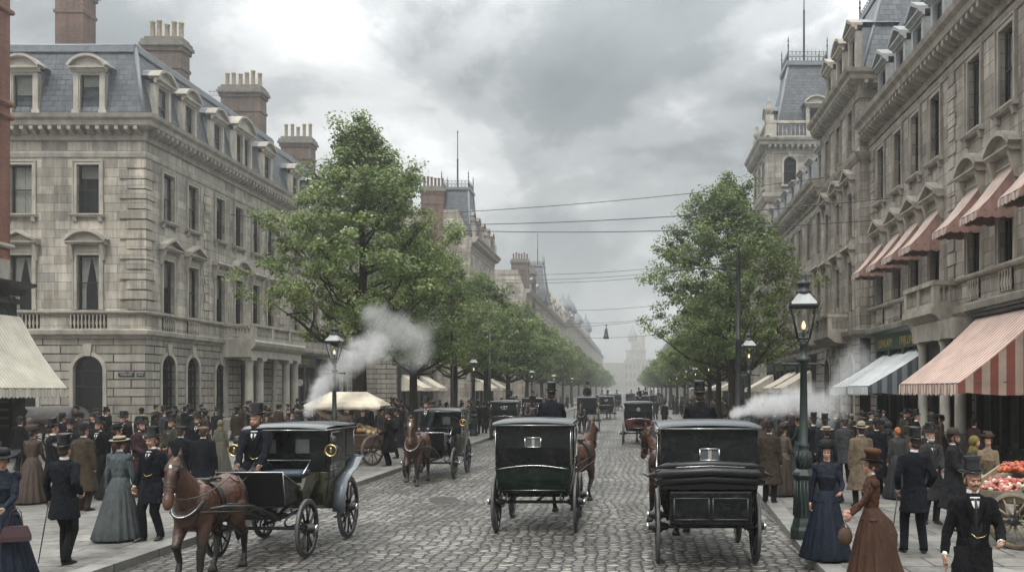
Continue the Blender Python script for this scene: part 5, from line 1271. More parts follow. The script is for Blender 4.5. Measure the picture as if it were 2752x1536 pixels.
def brougham(name, label, cat, loc, rz, lower=COACH, rear_panel=COACHG, seat_z=1.30, lamps=True, guards=False, roofm=ROOFC, group=None, wid=1.0, top=2.04, full=True, round_window=False, win=True):
    B = empty(name, loc, rz, label, cat, group)
    f = lambda z: hw(z)*wid
    up = solid([(.56, 1.28), (.60, 1.62), (.56, top), (-.92, top), (-.94, 1.28)], f); o = up.obj('body', COACH, B, bevel=.015)
    lo = solid([(.56, 1.28), (.50, 1.02), (.36, .80), (.05, .66), (-.62, .62), (-.84, .70), (-.98, .92), (-.94, 1.28)], lambda z: f(z)+.012); lo.obj('lower_panel', lower, B, bevel=.012)
    bt = solid([(-.94, 1.28), (-1.62, 1.24), (-1.72, 1.05), (-1.62, .86), (-1.38, .84), (-1.25, .95), (-1.12, 1.12), (-.96, 1.18)], lambda z: f(z)*.86); bt.obj('front_boot', lower if guards else COACH, B, bevel=.01)
    r = MB(); n = 8; rows = []
    for y, dz in ((.66, -.03), (.60, .02), (-.5, .035), (-1.0, .02), (-1.08, -.03)):
        rows.append([(f(2)*1.06*math.cos(PI*i/n), y, top+.005+dz+.055*math.sin(PI*i/n)) for i in range(n+1)])
    vs = [p for q in rows for p in q]; fs = [(k*(n+1)+i, k*(n+1)+i+1, (k+1)*(n+1)+i+1, (k+1)*(n+1)+i) for k in range(4) for i in range(n)]
    r.add(vs, fs, 0, True); r.box(-f(2)*1.06, f(2)*1.06, -1.07, .655, top-.035, top+.0); r.obj('roof', roofm, B)
    # rear wall: panel, piping and window
    if rear_panel:
        p = MB(); w0 = f(1.25)-.03
        pts = [(-w0, 1.23)]+[(-w0+2*w0*i/10, 1.23+.07*math.sin(PI*i/10)) for i in range(1, 10)]+[(w0, 1.23), (f(1.0)-.03, 1.0), (f(.85)-.06, .83), (-f(.85)+.06, .83), (-f(1.0)+.03, 1.0)]
        def ry(z): return .572 if z >= 1.23 else .50+(z-1.02)*.25+.022 if z > 1.02 else .36+(z-.80)*.63+.022
        b = MB(); b.add([(x, ry(z), z) for x, z in pts], [tuple(range(len(pts)))]); b.obj('rear_panel', rear_panel, B)
        t = MB(); t.tube([(x, ry(z)+.008, z+.0) for x, z in pts[:11]], .008, 5); t.tube([(-f(.84)+.05, ry(.83)+.006, .825), (f(.84)-.05, ry(.83)+.006, .825)], .008, 5)
        for s in (-1, 1): t.tube([(s*(f(1.5)-.005), .605, 1.3), (s*(f(1.6)-.005), .612, 1.62), (s*(f(1.9)-.005), .575, top-.04)], .007, 5)
        t.tube([(-f(2)+.0, .60, top-.035), (f(2)-.0, .60, top-.035)], .007, 5); t.obj('piping', CHROME, B)
    if win:
        if round_window:
            q = MB(); q.lathe([(.10, .0), (.10, .03), (.07, .035)], (0, .59, 1.72), 18, axis='y'); q.obj('rear_window', LEAD, B)
        else:
            q = MB(); a, h = .145, .085
            for s in (-1, 1): q.tube([(s*a, .612, 1.64), (s*a, .607, 1.81)], .012, 5)
            for z in (1.64, 1.81): q.tube([(-a, .612, z), (a, .612, z)], .012, 5)
            ro = q.obj('rear_window', CHROME, B); q = MB(); q.quad((-a, .606, 1.64), (a, .606, 1.64), (a, .602, 1.81), (-a, .602, 1.81)); q.obj('pane', M('carriage_glass', (.07, .085, .09), .1, var=.2), ro)
            q = MB(); q.box(-.03, .022, .604, .609, 1.655, 1.80); q.obj('blind', BLIND, ro)
    for s in (-1, 1):
        d = sidepatch([(-.02, 1.30), (-.02, 2.0), (-.80, 2.0), (-.82, 1.30), (-.80, 1.0), (-.70, .70), (-.05, .70), (-.02, 1.0)], f, .022, s)
        do = d.obj('door', lower, B)
        g = sidepatch([(-.09, 1.40), (-.09, 1.95), (-.74, 1.95), (-.76, 1.40)], f, .026, s); g.obj('pane', GLASSD, do)
        t = MB()
        for z in (1.36, 1.31): t.tube([(s*(f(z)+.03), -.03, z), (s*(f(z)+.03), -.81, z)], .006, 4)
        t.tube([(s*(f(1.2)+.03), -.12, 1.2), (s*(f(1.2)+.07), -.14, 1.2), (s*(f(1.2)+.07), -.22, 1.19)], .012, 5)
        fr = [(-.09, 1.40), (-.09, 1.95), (-.74, 1.95), (-.76, 1.40), (-.09, 1.40)]; t.tube([(s*(f(z)+.028), y, z) for y, z in fr], .008, 4)
        t.obj('handle_and_trim', CHROME, do)
        if full:
            q = sidepatch([(.50, 1.40), (.52, 1.9), (.12, 1.9), (.12, 1.40)], f, .006, s); q.obj('quarter_window', GLASSD, B)
            q = MB(); q.tube([(s*f(1.0), -.45, .70), (s*(f(1)+.12), -.45, .5), (s*(f(1)+.12), -.25, .46), (s*f(1), -.25, .66)], .014, 5); q.box(min(s*(f(1)), s*(f(1)+.22)), max(s*f(1), s*(f(1)+.22)), -.48, -.20, .43, .45); q.obj('step', IRON, B)
    # front window of the cabin
    for xa in (-.42, .16): q = MB(); q.box(xa, xa+.24, -.962, -.94, 1.60, 1.84); q.obj('front_window', M('front_carriage_glass', (.07, .075, .075), .15, var=.4), B)  # small panes of dark grey glass
    q = MB(); e = f(2)*1.065; q.tube([(-e, -1.075, top-.018), (e, -1.075, top-.018), (e, .66, top-.018), (-e, .66, top-.018), (-e, -1.075, top-.018)], .008, 5); q.obj('roof_trim', CHROME, B)
    # driver's seat, rails, dashboard and footboard
    q = MB(); q.box(-.52*wid, .52*wid, -1.66, -1.16, seat_z-.16, seat_z-.04); so = q.obj('driver_seat', COACH, B)
    q = MB(); q.box(-.50*wid, .50*wid, -1.63, -1.18, seat_z-.04, seat_z+.05); q.obj('cushion', CUSH, so, bevel=.03)
    q = MB(); q.tube([(-.52*wid, -1.6, seat_z), (-.52*wid, -1.2, seat_z+.2), (.52*wid, -1.2, seat_z+.2), (.52*wid, -1.6, seat_z)], .012, 5); q.obj('seat_rail', CHROME, so)
    q = MB(); q.box(-.50*wid, .50*wid, -1.58, -1.2, 1.22, seat_z-.16); q.obj('seat_box', COACH, so)
    q = MB(); q.add([(-.48, -1.62, .90), (.48, -1.62, .90), (.48, -2.28, .86), (-.48, -2.28, .86), (-.48, -1.62, .94), (.48, -1.62, .94), (.48, -2.28, .90), (-.48, -2.28, .90)], [(0, 1, 2, 3), (7, 6, 5, 4), (0, 4, 5, 1), (2, 6, 7, 3), (1, 5, 6, 2), (0, 3, 7, 4)]); q.obj('footboard', COACH, B)
    q = MB(); q.add([(-.5, -2.27, .88), (.5, -2.27, .88), (.52, -2.42, 1.40), (-.52, -2.42, 1.40), (-.5, -2.30, .88), (.5, -2.30, .88), (.52, -2.45, 1.40), (-.52, -2.45, 1.40)], [(0, 1, 2, 3), (7, 6, 5, 4), (0, 4, 5, 1), (3, 2, 6, 7), (1, 5, 6, 2), (0, 3, 7, 4)]); do = q.obj('dashboard', LEATH, B)
    q = MB(); q.tube([(-.5, -2.29, .88), (-.52, -2.44, 1.41), (.52, -2.44, 1.41), (.5, -2.29, .88)], .012, 5); q.tube([(-.5, -1.66, 1.1), (-.52, -2.40, 1.38)], .01, 5); q.tube([(.5, -1.66, 1.1), (.52, -2.40, 1.38)], .01, 5); q.obj('dashboard_rail', CHROME, do)
    sdp = MB()
    for s in (-1, 1): sdp.add([(s*.49, -1.62, .9), (s*.49, -2.28, .88), (s*.51, -2.40, 1.33), (s*.51, -1.66, 1.12)], [(0, 1, 2, 3)])
    sdp.obj('side_panels', COACH, B)
    if lamps:
        for s in (-1, 1):
            q = MB(); x = s*(f(1.6)+.14); q.lathe([(.04, .12), (.09, .10), (.10, 0.0), (.10, -.09), (.09, -.10)], (x, -1.02, 1.66), 18, axis='y'); q.lathe([(.06, 0), (.075, .03), (.05, .06), (.06, .1), (.02, .12)], (x, -1.0, 1.78), 10)
            q.tube([(x, -1.0, 1.52), (x, -1.0, 1.2), (s*f(1.2), -.98, 1.15)], .014, 6); lo_ = q.obj('carriage_lamp', SPOKE, B)
            q = MB(); q.lathe([(.102, -.098), (.109, -.11), (.096, -.122), (.085, -.105), (.05, -.08), (.015, -.07)], (x, -1.02, 1.66), 24, axis='y'); q.lathe([(.02, 0), (.035, .03), (.015, .07), (.03, .10)], (x, -1.115, 1.61), 8); q.obj('lamp_reflector', BRASS, lo_)
    # running gear
    q = MB(); q.tube([(-.74, 0, .56), (.74, 0, .56)], .03, 8); q.tube([(-.70, -1.95, .47), (.70, -1.95, .47)], .028, 8); q.tube([(0, 0, .56), (0, -1.0, .52), (0, -1.9, .52)], .03, 6)
    q.box(-.35, .35, -2.08, -1.82, .62, .70); q.lathe([(.22, 0), (.22, .04)], (0, -1.95, .70), 16); q.tube([(-.3, -1.95, .72), (-.32, -1.5, .86)], .03, 6); q.tube([(.3, -1.95, .72), (.32, -1.5, .86)], .03, 6)
    q.obj('axle_and_perch', IRON, B)
    for s in (-1, 1):
        for y, z, ln in ((0.05, .62, .48), (-1.95, .54, .36)):
            q = MB(); A = [(s*.50, y+ln*math.cos(PI*i/8), z+.0+.10*math.sin(PI*i/8)+.06) for i in range(9)]; Bq = [(s*.50, y+ln*math.cos(PI*i/8), z+.06-.09*math.sin(PI*i/8)) for i in range(9)]
            q.tube(A, .018, 5); q.tube(Bq, .018, 5); q.tube([(s*.50, y, z+.15), (s*.46, y, .78)], .02, 5); q.obj('spring', IRON, B)
    for s in (-1, 1):
        wheel(B, s*.76, 0, .56); wheel(B, s*.72, -1.95, .47, rz=0)
    if guards:
        for s in (-1, 1):
            q = MB(); P = [(-.05+.66*math.cos(t), .56+.66*math.sin(t)) for t in [R(a) for a in (190, 175, 155, 135, 115, 95)]]
            P = [(.10, 1.52), (.0, 1.42)]+[]; P = [(-.62, .55), (-.60, .85), (-.45, 1.08), (-.2, 1.2), (.1, 1.27), (.35, 1.42), (.5, 1.47)]
            v = []
            for y, z in P: v += [(s*.68, y, z), (s*.90, y, z)]
            q.add(v, [(2*i, 2*i+1, 2*i+3, 2*i+2) for i in range(len(P)-1)], 0, True); ob = q.obj('mudguard', M('bluish_mudguard', (.11, .125, .145), .25, var=.2, coat=.5), B); m = ob.modifiers.new('s', 'SOLIDIFY'); m.thickness = .02
    # shafts
    for s in (-1, 1):
        q = MB(); q.tube([(s*.30, -2.0, .62), (s*.34, -2.5, .78), (s*.38, -3.2, .98), (s*.36, -4.0, 1.08), (s*.30, -4.35, 1.10)], [.035, .035, .03, .028, .02], 7); q.obj('shaft', SPOKE, B)
    return B
def rear_trunk(B):
    q = MB(); q.box(-.60, .60, .42, .86, .70, 1.20); o = q.obj('trunk_box', COACH, B, bevel=.02)
    q = MB()
    for x0, x1 in ((-.54, -.03), (.03, .54)):
        for a, b in (((x0, .79), (x1, .79)), ((x1, .79), (x1, 1.10)), ((x1, 1.10), (x0, 1.10)), ((x0, 1.10), (x0, .79))): q.tube([(a[0], .866, a[1]), (b[0], .866, b[1])], .010, 4)
    q.obj('trunk_panels', M('dark_grey_moulding', (.05, .052, .055), .3, var=.1), o)
    q = MB()
    for k, (z, y, r, w) in enumerate(((1.33, .74, .075, .80), (1.44, .80, .07, .84), (1.54, .72, .06, .80))):
        q.tube([(-w, y-.1, z-.03), (-w*.8, y+.02, z+.02), (0, y+.05, z+.055), (w*.8, y+.02, z+.02), (w, y-.1, z-.03)], [r*.5, r, r, r, r*.5], 9)
    q.box(-.70, .70, .5, .72, 1.22, 1.5)
    for s in (-1, 1): q.tube([(s*.80, .66, 1.46), (s*.92, .60, 1.40), (s*1.0, .55, 1.44)], [.03, .018, .012], 5); q.tube([(s*.78, .7, 1.5), (s*.72, .2, 1.2), (s*.7, .0, .9)], .014, 5)
    q.obj('folded_hood', LEATH, B)
    q = MB()
    for z, y in ((1.50, .81), (1.395, .875)): q.tube([(-.8, y-.10, z), (-.5, y-.01, z+.05), (0, y+.02, z+.075), (.5, y-.01, z+.05), (.8, y-.10, z)], .006, 4)
    q.obj('hood_piping', CHROME, B)
def hansom(name, label, loc, rz):
    """two wheels, rounded cab, driver perched high behind; forward -y"""
    B = empty(name, loc, rz, label, 'carriage')
    f = lambda z: .62
    q = solid([(.45, 1.0), (.55, 1.5), (.50, 2.05), (.35, 2.22), (-.35, 2.25), (-.62, 2.15), (-.62, 1.45), (-.50, 1.1), (-.75, .72), (-.3, .62), (.2, .75)], f); q.obj('body', COACH, B, bevel=.04)
    q = MB(); q.box(-.5, .5, -.66, -.62, 1.5, 2.05); q.obj('front_window', GLASSD, B)
    q = MB(); q.box(-.35, .35, .55, .95, 2.0, 2.1); q.tube([(-.35, .9, 2.0), (-.2, .6, 1.2)], .02, 5); q.tube([(.35, .9, 2.0), (.2, .6, 1.2)], .02, 5); q.obj('driver_seat', COACH, B)
    q = MB(); q.tube([(-.8, 0, .70), (.8, 0, .70)], .03, 8); q.obj('axle', IRON, B)
    for s in (-1, 1):
        wheel(B, s*.80, 0, .70)
        q = MB(); q.tube([(s*.5, .3, .8), (s*.5, -1.0, .8), (s*.4, -2.0, 1.0), (s*.35, -3.0, 1.08)], .03, 6); q.obj('shaft', SPOKE, B)
        q = MB(); q.lathe([(.03, .1), (.08, .06), (.09, -.06), (.07, -.07)], (s*.74, -.45, 1.75), 12, axis='y'); q.obj('carriage_lamp', BRASS, B)
        q = MB(); q.add([(s*.62, -.62, 2.1), (s*.62, .2, 2.0), (s*.62, .2, 1.5), (s*.62, -.55, 1.5)], [(0, 1, 2, 3)]); q.obj('side_window', GLASSD, B)
    return B

# ------------------------------------------------------------------ horses ; head towards local -y
def horse_mat(name, a, b, blk=(.012, .010, .009), zcut=.42):
    m, t, p = newmat(name); o = t.coord(); x, y, z = t.sep(o)
    c = t.mix(t.ramp(t.noise(o, 1.8, 4), [(.35, 0.0), (.65, 1.0)]), (*a, 1), (*b, 1))
    zz = t.math('ADD', z, t.math('MULTIPLY', t.math('SUBTRACT', t.noise(o, 5, 2), .5), .12))
    c = t.mix(t.ramp(t.math('DIVIDE', zz, 2.0), [(zcut/2-.06, 1.0), (zcut/2+.06, 0.0)]), c, (*blk, 1))
    t.set(p.inputs['Base Color'], c); p.inputs['Roughness'].default_value = .42; p.inputs['Specular IOR Level'].default_value = .45
    t.set(p.inputs['Normal'], t.bump(t.math('ADD', t.noise(o, 5.5, 3, .5), t.math('MULTIPLY', t.noise(t.mapv(o, (1, .4, 1)), 45, 3), .12)), .6, .05)); return m
BAY = horse_mat('bay_coat', (.092, .042, .024), (.042, .020, .013), zcut=.66); DBAY = horse_mat('dark_bay_coat', (.028, .016, .011), (.015, .010, .008)); CHEST = horse_mat('chestnut_coat', (.075, .032, .018), (.04, .018, .011), zcut=.6)
HARN = M('harness_leather', (.018, .014, .012), .4, var=.2, spec=.6)
def horse_meshes(voxel, walk, turn=0.0, low=0.0, seed=1):
    """walk: (lf, rf, lh, rh) forward offsets of the feet and lifts"""
    b = MB(); E = b.ell
    E((0, .02, 1.10), (.285, .72, .325), n=20, k=14); E((0, -.50, 1.12), (.245, .34, .36), n=18, k=12); E((0, .60, 1.17), (.285, .38, .33), n=18, k=12)
    E((0, -.30, 1.36), (.11, .40, .13)); E((0, .72, 1.02), (.20, .24, .30)); E((0, -.74, 1.05), (.17, .15, .22))
    for s in (-1, 1): E((s*.15, -.48, 1.12), (.13, .22, .34)); E((s*.15, .62, 1.02), (.15, .27, .34))
    # neck and head
    T = Matrix.Rotation(turn, 4, 'Z'); T0 = Matrix.Translation((0, -.6, 1.2)) @ T @ Matrix.Translation((0, .6, -1.2))
    def neckpt(u): return Vector((0, -.58-.56*u-.08*u*u, 1.22+(.54-low)*u))
    def ring(c, rx, ry, d, n=14):
        d = Vector(d).normalized(); s = Vector((1, 0, 0)); w = d.cross(s)
        return [tuple(c+s*(rx*math.cos(2*PI*i/n))+w*(ry*math.sin(2*PI*i/n))) for i in range(n)]
    rings = []
    for u, rx, ry in ((-.25, .17, .27), (.0, .175, .31), (.3, .138, .265), (.6, .108, .215), (.85, .092, .175), (1.05, .078, .13)):
        tt = turn*max(0, min(1, u)); c = neckpt(u); Q = Matrix.Translation((0, -.6, 1.2)) @ Matrix.Rotation(tt, 4, 'Z') @ Matrix.Translation((0, .6, -1.2))
        rings.append([tuple(Q @ Vector(p)) for p in ring(c, rx, ry, (0, -.7, .8))])
    b.loft(rings)
    b.M = T0; P = neckpt(1.0); hd = Vector((0, -.42, -.86)).normalized()
    def hp(t, off=0.0): return P+Vector((0, -.04, .06))+hd*t+Vector((0, -.86, .42)).normalized()*(-off)
    b.loft([ring(hp(t, o), rx*1.1, ry*1.12, hd) for t, o, rx, ry in ((-.10, .05, .05, .06), (-.02, .03, .085, .11), (.10, .02, .098, .128), (.2, .015, .094, .13), (.32, .0, .072, .098), (.44, -.005, .060, .074), (.53, .0, .064, .072), (.60, .0, .056, .058), (.65, 0, .03, .03))])
    for s in (-1, 1):
        E(hp(.17, .05)+Vector((s*.055, 0, 0)), (.05, .085, .09)); E(hp(.12, -.08)+Vector((s*.068, 0, 0)), (.028, .03, .03), n=8, k=6)
        e0 = P+Vector((s*.055, .0, .12)); b.cap(e0, e0+Vector((s*.01, -.01, .07)), .03, .034); b.cap(e0+Vector((s*.01, -.01, .07)), e0+Vector((s*.02, -.01, .165)), .034, .010)
    E(hp(.56, .03), (.035, .035, .03)); b.M = None
    legs = []
    for k, (s, fr) in enumerate(((1, 1), (-1, 1), (1, 0), (-1, 0))):
        dy, lift = walk[k]
        if fr:
            if lift > .05: pts = [(s*.15, -.50, 1.0), (s*.155, -.56, .80), (s*.15, -.70+dy*.4, .55+lift*.25), (s*.15, -.56+dy, .26+lift*.6), (s*.15, -.60+dy, .13+lift*.7), (s*.15, -.63+dy, .07+lift*.7)]
            else: pts = [(s*.15, -.50, 1.0), (s*.155, -.54, .80), (s*.15, -.56+dy*.55, .50), (s*.15, -.56+dy*.95, .18), (s*.15, -.60+dy, .12), (s*.15, -.62+dy, .07)]
            rr = [.13, .095, .062, .040, .047, .050]
        else:
            pts = [(s*.16, .55, 1.0), (s*.17, .50+dy*.2, .80), (s*.155, .78+dy*.55, .54+lift*.3), (s*.15, .74+dy*.95, .20+lift*.6), (s*.15, .69+dy, .13+lift*.8), (s*.15, .66+dy, .07+lift*.8)]
            rr = [.17, .125, .068, .044, .049, .052]
        for (p, r), (q, w) in zip(zip(pts, rr), zip(pts[1:], rr[1:])): b.cap(p, q, r, w, n=10)
        E((pts[2][0], pts[2][1], pts[2][2]), (rr[2]*1.08,)*3); legs.append(pts[-1])
    body = remesh(b, 'body', [BAY], voxel, 3, disp=((.22, .030), (.09, .010)))
    h = MB()
    for x, y, z in legs: h.M = Matrix.Translation((x, y-.005, z-.07)); h.lathe([(.072, .0), (.066, .05), (.052, .095)], n=12, sy=1.15); h.M = None
    hoof = h
    # mane, forelock, tail
    m = MB()
    for i in range(12):
        u = i/11; c = neckpt(u)+Vector((0, .20-.05*u, .10+.04*u)); Q = Matrix.Translation((0, -.6, 1.2)) @ Matrix.Rotation(turn*u, 4, 'Z') @ Matrix.Translation((0, .6, -1.2))
        a = Q @ c; m.cap(a, Q @ (c+Vector((.06, .02, -.16))), .035, .02, n=6)
    m.M = T0; m.cap(P+Vector((0, -.02, .13)), hp(.10, -.11), .03, .012, n=6); m.M = None
    mane = m
    t = MB(); t.tube([(0, .92, 1.30), (0, 1.03, 1.22), (0, 1.10, 1.0), (.02, 1.11, .75), (.0, 1.08, .5), (.0, 1.07, .38)], [.04, .055, .075, .085, .06, .015], 9)
    # harness
    g = MB(); pc = neckpt(.10); rg = ring(pc+Vector((0, 0, -.04)), .19, .335, (0, -.62, .78), 22)
    g.tube(rg+[rg[0]], .042, 8)
    def belt(y, rx, rz, cz, w=.03, r=.012):
        pts = [(rx*math.cos(2*PI*i/20), y, cz+rz*math.sin(2*PI*i/20)) for i in range(21)]; g.tube(pts, r*2, 5)
    belt(-.22, .30, .35, 1.12); belt(-.14, .298, .345, 1.12)
    g.box(-.12, .12, -.30, -.06, 1.42, 1.50)
    g.tube([(s_x, y, z) for s_x, y, z in [(.295, -.2, 1.12), (.31, .3, 1.05), (.29, .75, 1.0), (.15, 1.0, .98), (-.15, 1.0, .98), (-.29, .75, 1.0), (-.31, .3, 1.05), (-.295, -.2, 1.12)]], .02, 5)
    g.tube([(0, -.2, 1.49), (0, .3, 1.46), (0, .8, 1.42), (0, .95, 1.3)], .016, 5)
    for s in (-1, 1): g.tube([(s*.18, .62, 1.46), (s*.295, .66, 1.2), (s*.29, .72, 1.0)], .014, 5); g.tube([(s*.2, -.78, 1.08), (s*.33, -.3, 1.02), (s*.36, .4, .92), (s*.34, 1.2, .72)], .018, 5)
    g.M = T0
    for t_, k in ((.06, 1.04), (.36, 1.12)):
        rr = ring(hp(t_, .015 if t_ < .2 else 0), (.098 if t_ < .2 else .066)*k, (.12 if t_ < .2 else .088)*k, hd, 14); g.tube(rr+[rr[0]], .011, 5)
    for s in (-1, 1):
        g.tube([hp(.02, -.02)+Vector((s*.098, 0, 0)), hp(.2, 0)+Vector((s*.102, 0, 0)), hp(.44, .01)+Vector((s*.064, 0, 0))], .010, 5)
        g.add([hp(.07, -.10)+Vector((s*.105, 0, 0)), hp(.2, -.12)+Vector((s*.13, 0, 0)), hp(.2, .0)+Vector((s*.112, 0, 0)), hp(.07, .01)+Vector((s*.106, 0, 0))], [(0, 1, 2, 3)])
    g.M = None
    br = MB(); rg2 = ring(pc+Vector((0, -.03, -.03)), .20, .345, (0, -.62, .78), 22); br.tube(rg2+[rg2[0]], .010, 5); rg3 = ring(pc+Vector((0, .03, -.055)), .205, .352, (0, -.62, .78), 22); br.tube(rg3+[rg3[0]], .008, 5)
    br.M = T0
    for s in (-1, 1): br.lathe([(.03, -.004), (.03, .004)], hp(.44, .01)+Vector((s*.07, 0, 0)), 10, axis='x')
    br.M = None
    bz = MB(); bz.M = T0
    eye = MB(); eye.M = T0
    for s in (-1, 1): eye.ell(hp(.13, -.075)+Vector((s*.082, 0, 0)), (.016, .02, .02), n=8, k=6)
    for s in (-1, 1): eye.ell(hp(.55, -.035)+Vector((s*.03, 0, 0)), (.012, .012, .014), n=8, k=6)
    bz.ell(hp(.10, -.118), (.022, .010, .045), n=8, k=6)
    bl = MB(); bl.M = T0; bl.ell(hp(.10, -.115), (.035, .014, .10), n=8, k=6); bl.ell(hp(.30, -.083), (.026, .016, .16), n=8, k=6, rot=Euler((-.35, 0, 0)))
    nose = [tuple(T0 @ (hp(.50, .03)+Vector((s*.06, 0, 0)))) for s in (-1, 1)]
    return dict(body=body, hoof=hoof.mesh('hooves', [M('hoof_horn', (.035, .03, .025), .6)]), mane=mane.mesh('mane', [BLACKH]), tail=t.mesh('tail', [BLACKH]), harness=g.mesh('harness', [HARN]), brass=br.mesh('harness_brass', [CHROME]), star=bz.mesh('white_star', [LINEN]), blaze=bl.mesh('white_blaze', [LINEN]), eye=eye.mesh('eyes', [SHOE]), bit=nose)
BLACKH = M('black_horse_hair', (.010, .009, .008), .6, var=.4, scale=20, bump=.5, bscale=50, stretch=(3, 3, .5))
def place_horse(ms, loc, rz, label, coat, mark=None, s=1.0, group=None):
    r = empty('horse', loc, rz, label, 'horse', group); r.scale = (s, s, s)
    o = link('body', ms['body'], r)
    if coat is not BAY:
        for sl in o.material_slots: sl.link = 'OBJECT'; sl.material = coat
    for k in ('mane', 'tail'): link(k, ms[k], r)
    link('hooves', ms['hoof'], r); link('eyes', ms['eye'], r); h = link('harness', ms['harness'], r); link('harness_brass', ms['brass'], h)
    if mark: link(ms[mark].name, ms[mark], r)
    return r
def reins(hr, ms, hands, label, drop=.18):
    """two leather lines from the bit to the coachman's hands"""
    bpy.context.view_layer.update()
    m = MB()
    for q, hd in zip(ms['bit'], hands):
        a = hr.matrix_world @ Vector(q); mid = hr.matrix_world @ Vector((q[0]*2.2, -.15, 1.52)); h = Vector(hd)
        pts = []
        for i in range(9):
            u = i/8; p = a.lerp(mid, u); p.z -= .10*math.sin(PI*u); pts.append(p)
        for i in range(1, 9):
            u = i/8; p = mid.lerp(h, u); p.z -= drop*math.sin(PI*u); pts.append(p)
        m.tube(pts, .009, 5)
    o = m.obj('reins', HARN, None); tag(o, label, 'reins'); return o
# ------------------------------------------------------------------ people ; facing local -y, s=-1 is the person's right
def ik(a, t, l1, l2, pole):
    a, t = Vector(a), Vector(t); d = t-a; L = min(d.length, (l1+l2)*.995); d.normalize()
    x = (l1*l1-l2*l2+L*L)/(2*L); h = math.sqrt(max(l1*l1-x*x, 0)); p = Vector(pole); p -= d*p.dot(d)
    if p.length < 1e-4: p = d.orthogonal()
    p.normalize(); return a+d*x+p*h, a+d*L
def ringz(z, rx, ry, yc=0.0, xc=0.0, n=20, fold=0.0, nf=9, ph=0.0):
    out = []
    for i in range(n):
        a = 2*PI*i/n; k = 1+fold*math.cos(nf*a+ph)+fold*.5*math.cos((nf*2-3)*a+ph*2)
        out.append((xc+rx*k*math.cos(a), yc+ry*k*math.sin(a), z))
    return out
def make_person(sex='m', H=1.75, voxel=.012, hands=None, feet=None, yaw=0.0, pitch=0.0, seated=0.0, coat='frock', hem=.60, hat='top', hair=True, face='', detail=1, lean=0.0, glove=False, torso=0.0, hipy=0.0, sway=0.0, open_coat=False, puff=False, bustle=0.0, seed=0, folds=None):
    """returns a dict part name -> (mesh, kind)"""
    k = H/1.75; D = {}; m = sex == 'm'
    sh = (.195 if m else .165)
    zs = seated if seated else None
    dz = (seated-.92) if seated else 0.0
    LN = Matrix.Translation((0, 0, .95+dz)) @ Matrix.Rotation(lean, 4, 'X') @ Matrix.Translation((0, 0, -.95-dz))
    def up(p): return LN @ Vector((p[0], p[1], p[2]+dz))
    hip = [Vector((s*.09, 0, .92+dz)) for s in (-1, 1)]
    if seated: feet = feet or [(-.14, -.62, seated-.42), (.14, -.60, seated-.42)]
    feet = feet or [(-.10, .03, .08), (.10, -.03, .08)]
    hands = hands or [(-.25, -.02, .80), (.25, -.02, .80)]
    knee, ank = [], []
    for s, f, h in zip((-1, 1), feet, hip):
        kk, aa = ik(h, f, .44, .43, (0, -1, .6 if seated else .05)); knee.append(kk); ank.append(aa)
    shd = [up((s*(sh-.02), .01, 1.42)) for s in (-1, 1)]; elb, wri = [], []
    for s, S, t in zip((-1, 1), shd, hands):
        e, w = ik(S, t, .285, .26, (s*.45, .9, -.15)); elb.append(e); wri.append(w)
    # --- body: one skin
    b = MB(); nk = up((0, .005, 1.47)); HC = up((0, -.005, 1.57))
    b.cap(up((0, .01, 1.38)), up((0, -.01, 1.55)), .06, .052)
    wf = 1 if m else .66
    b.cap(up((0, 0, 1.0)), up((0, 0, 1.3)), .105*wf, .12*wf); b.cap(up((-.1*wf, 0, 1.36)), up((.1*wf, 0, 1.36)), .075*wf, .075*wf)
    b.ell((0, 0, .93+dz), (.13*wf, .10*wf, .12))
    for i in (0, 1):
        b.cap(hip[i], knee[i], .085, .055); b.cap(knee[i], ank[i], .055, .036); b.cap(ank[i], ank[i]+Vector((0, -.07, -.035)), .03, .022)
        b.cap(shd[i], elb[i], .05 if m else .036, .034 if m else .03); b.cap(elb[i], wri[i], .034 if m else .03, .025)
        d = (wri[i]-elb[i]).normalized(); s = (-1, 1)[i]
        side = Vector((0, -1, 0)); side -= d*side.dot(d); side.normalize(); nrm = d.cross(side)
        nrm = nrm if nrm.x*s < 0 else -nrm      # palm faces the body
        pc = wri[i]+d*.045; b.ell(pc, (.038, .02, .045), rot=Matrix((side, nrm, d)).transposed().to_euler())
        if detail:
            for j in range(4):
                o = wri[i]+d*.075+side*(.03-.02*j); ln = (.034, .038, .036, .028)[j]
                f1 = o+d*ln+nrm*.008; f2 = f1+d*ln*.55+nrm*.02; f3 = f2+nrm*.018-d*.004; r = max(.0095, voxel*.95)
                b.cap(o-d*.02, f1, r*1.08, r, n=7); b.cap(f1, f2, r, r*.95, n=7); b.cap(f2, f3, r*.95, r*.85, n=7)
            o = wri[i]+d*.02+side*.03; b.cap(o, o+side*.025+d*.032, .012, .0105, n=7); b.cap(o+side*.025+d*.032, o+side*.024+d*.058+nrm*.012, .0105, .009, n=7)
    Mh = Matrix.Translation(HC) @ Matrix.Rotation(yaw, 4, 'Z') @ Matrix.Rotation(pitch, 4, 'X'); fk = 1.0 if m else .94
    b.M = Mh @ Matrix.Scale(fk, 4)
    b.ell((0, .012, .105), (.076, .097, .10), n=18, k=12); b.ell((0, -.03, .035), (.058, .066, .062), n=14, k=10); b.ell((0, -.066, .0), (.03, .026, .022))
    b.cap((0, -.088, .085), (0, -.110, .050), .009, .015); b.ell((0, -.09, .10), (.055, .02, .014)); b.ell((0, -.09, .022), (.026, .012, .009))
    for s in (-1, 1): b.ell((s*.078, .012, .065), (.010, .02, .03)); b.ell((s*.04, -.068, .055), (.02, .022, .02))
    b.M = None
    D['body'] = (remesh(b, 'body', [SKIN], voxel, 2, .4), 'skin')
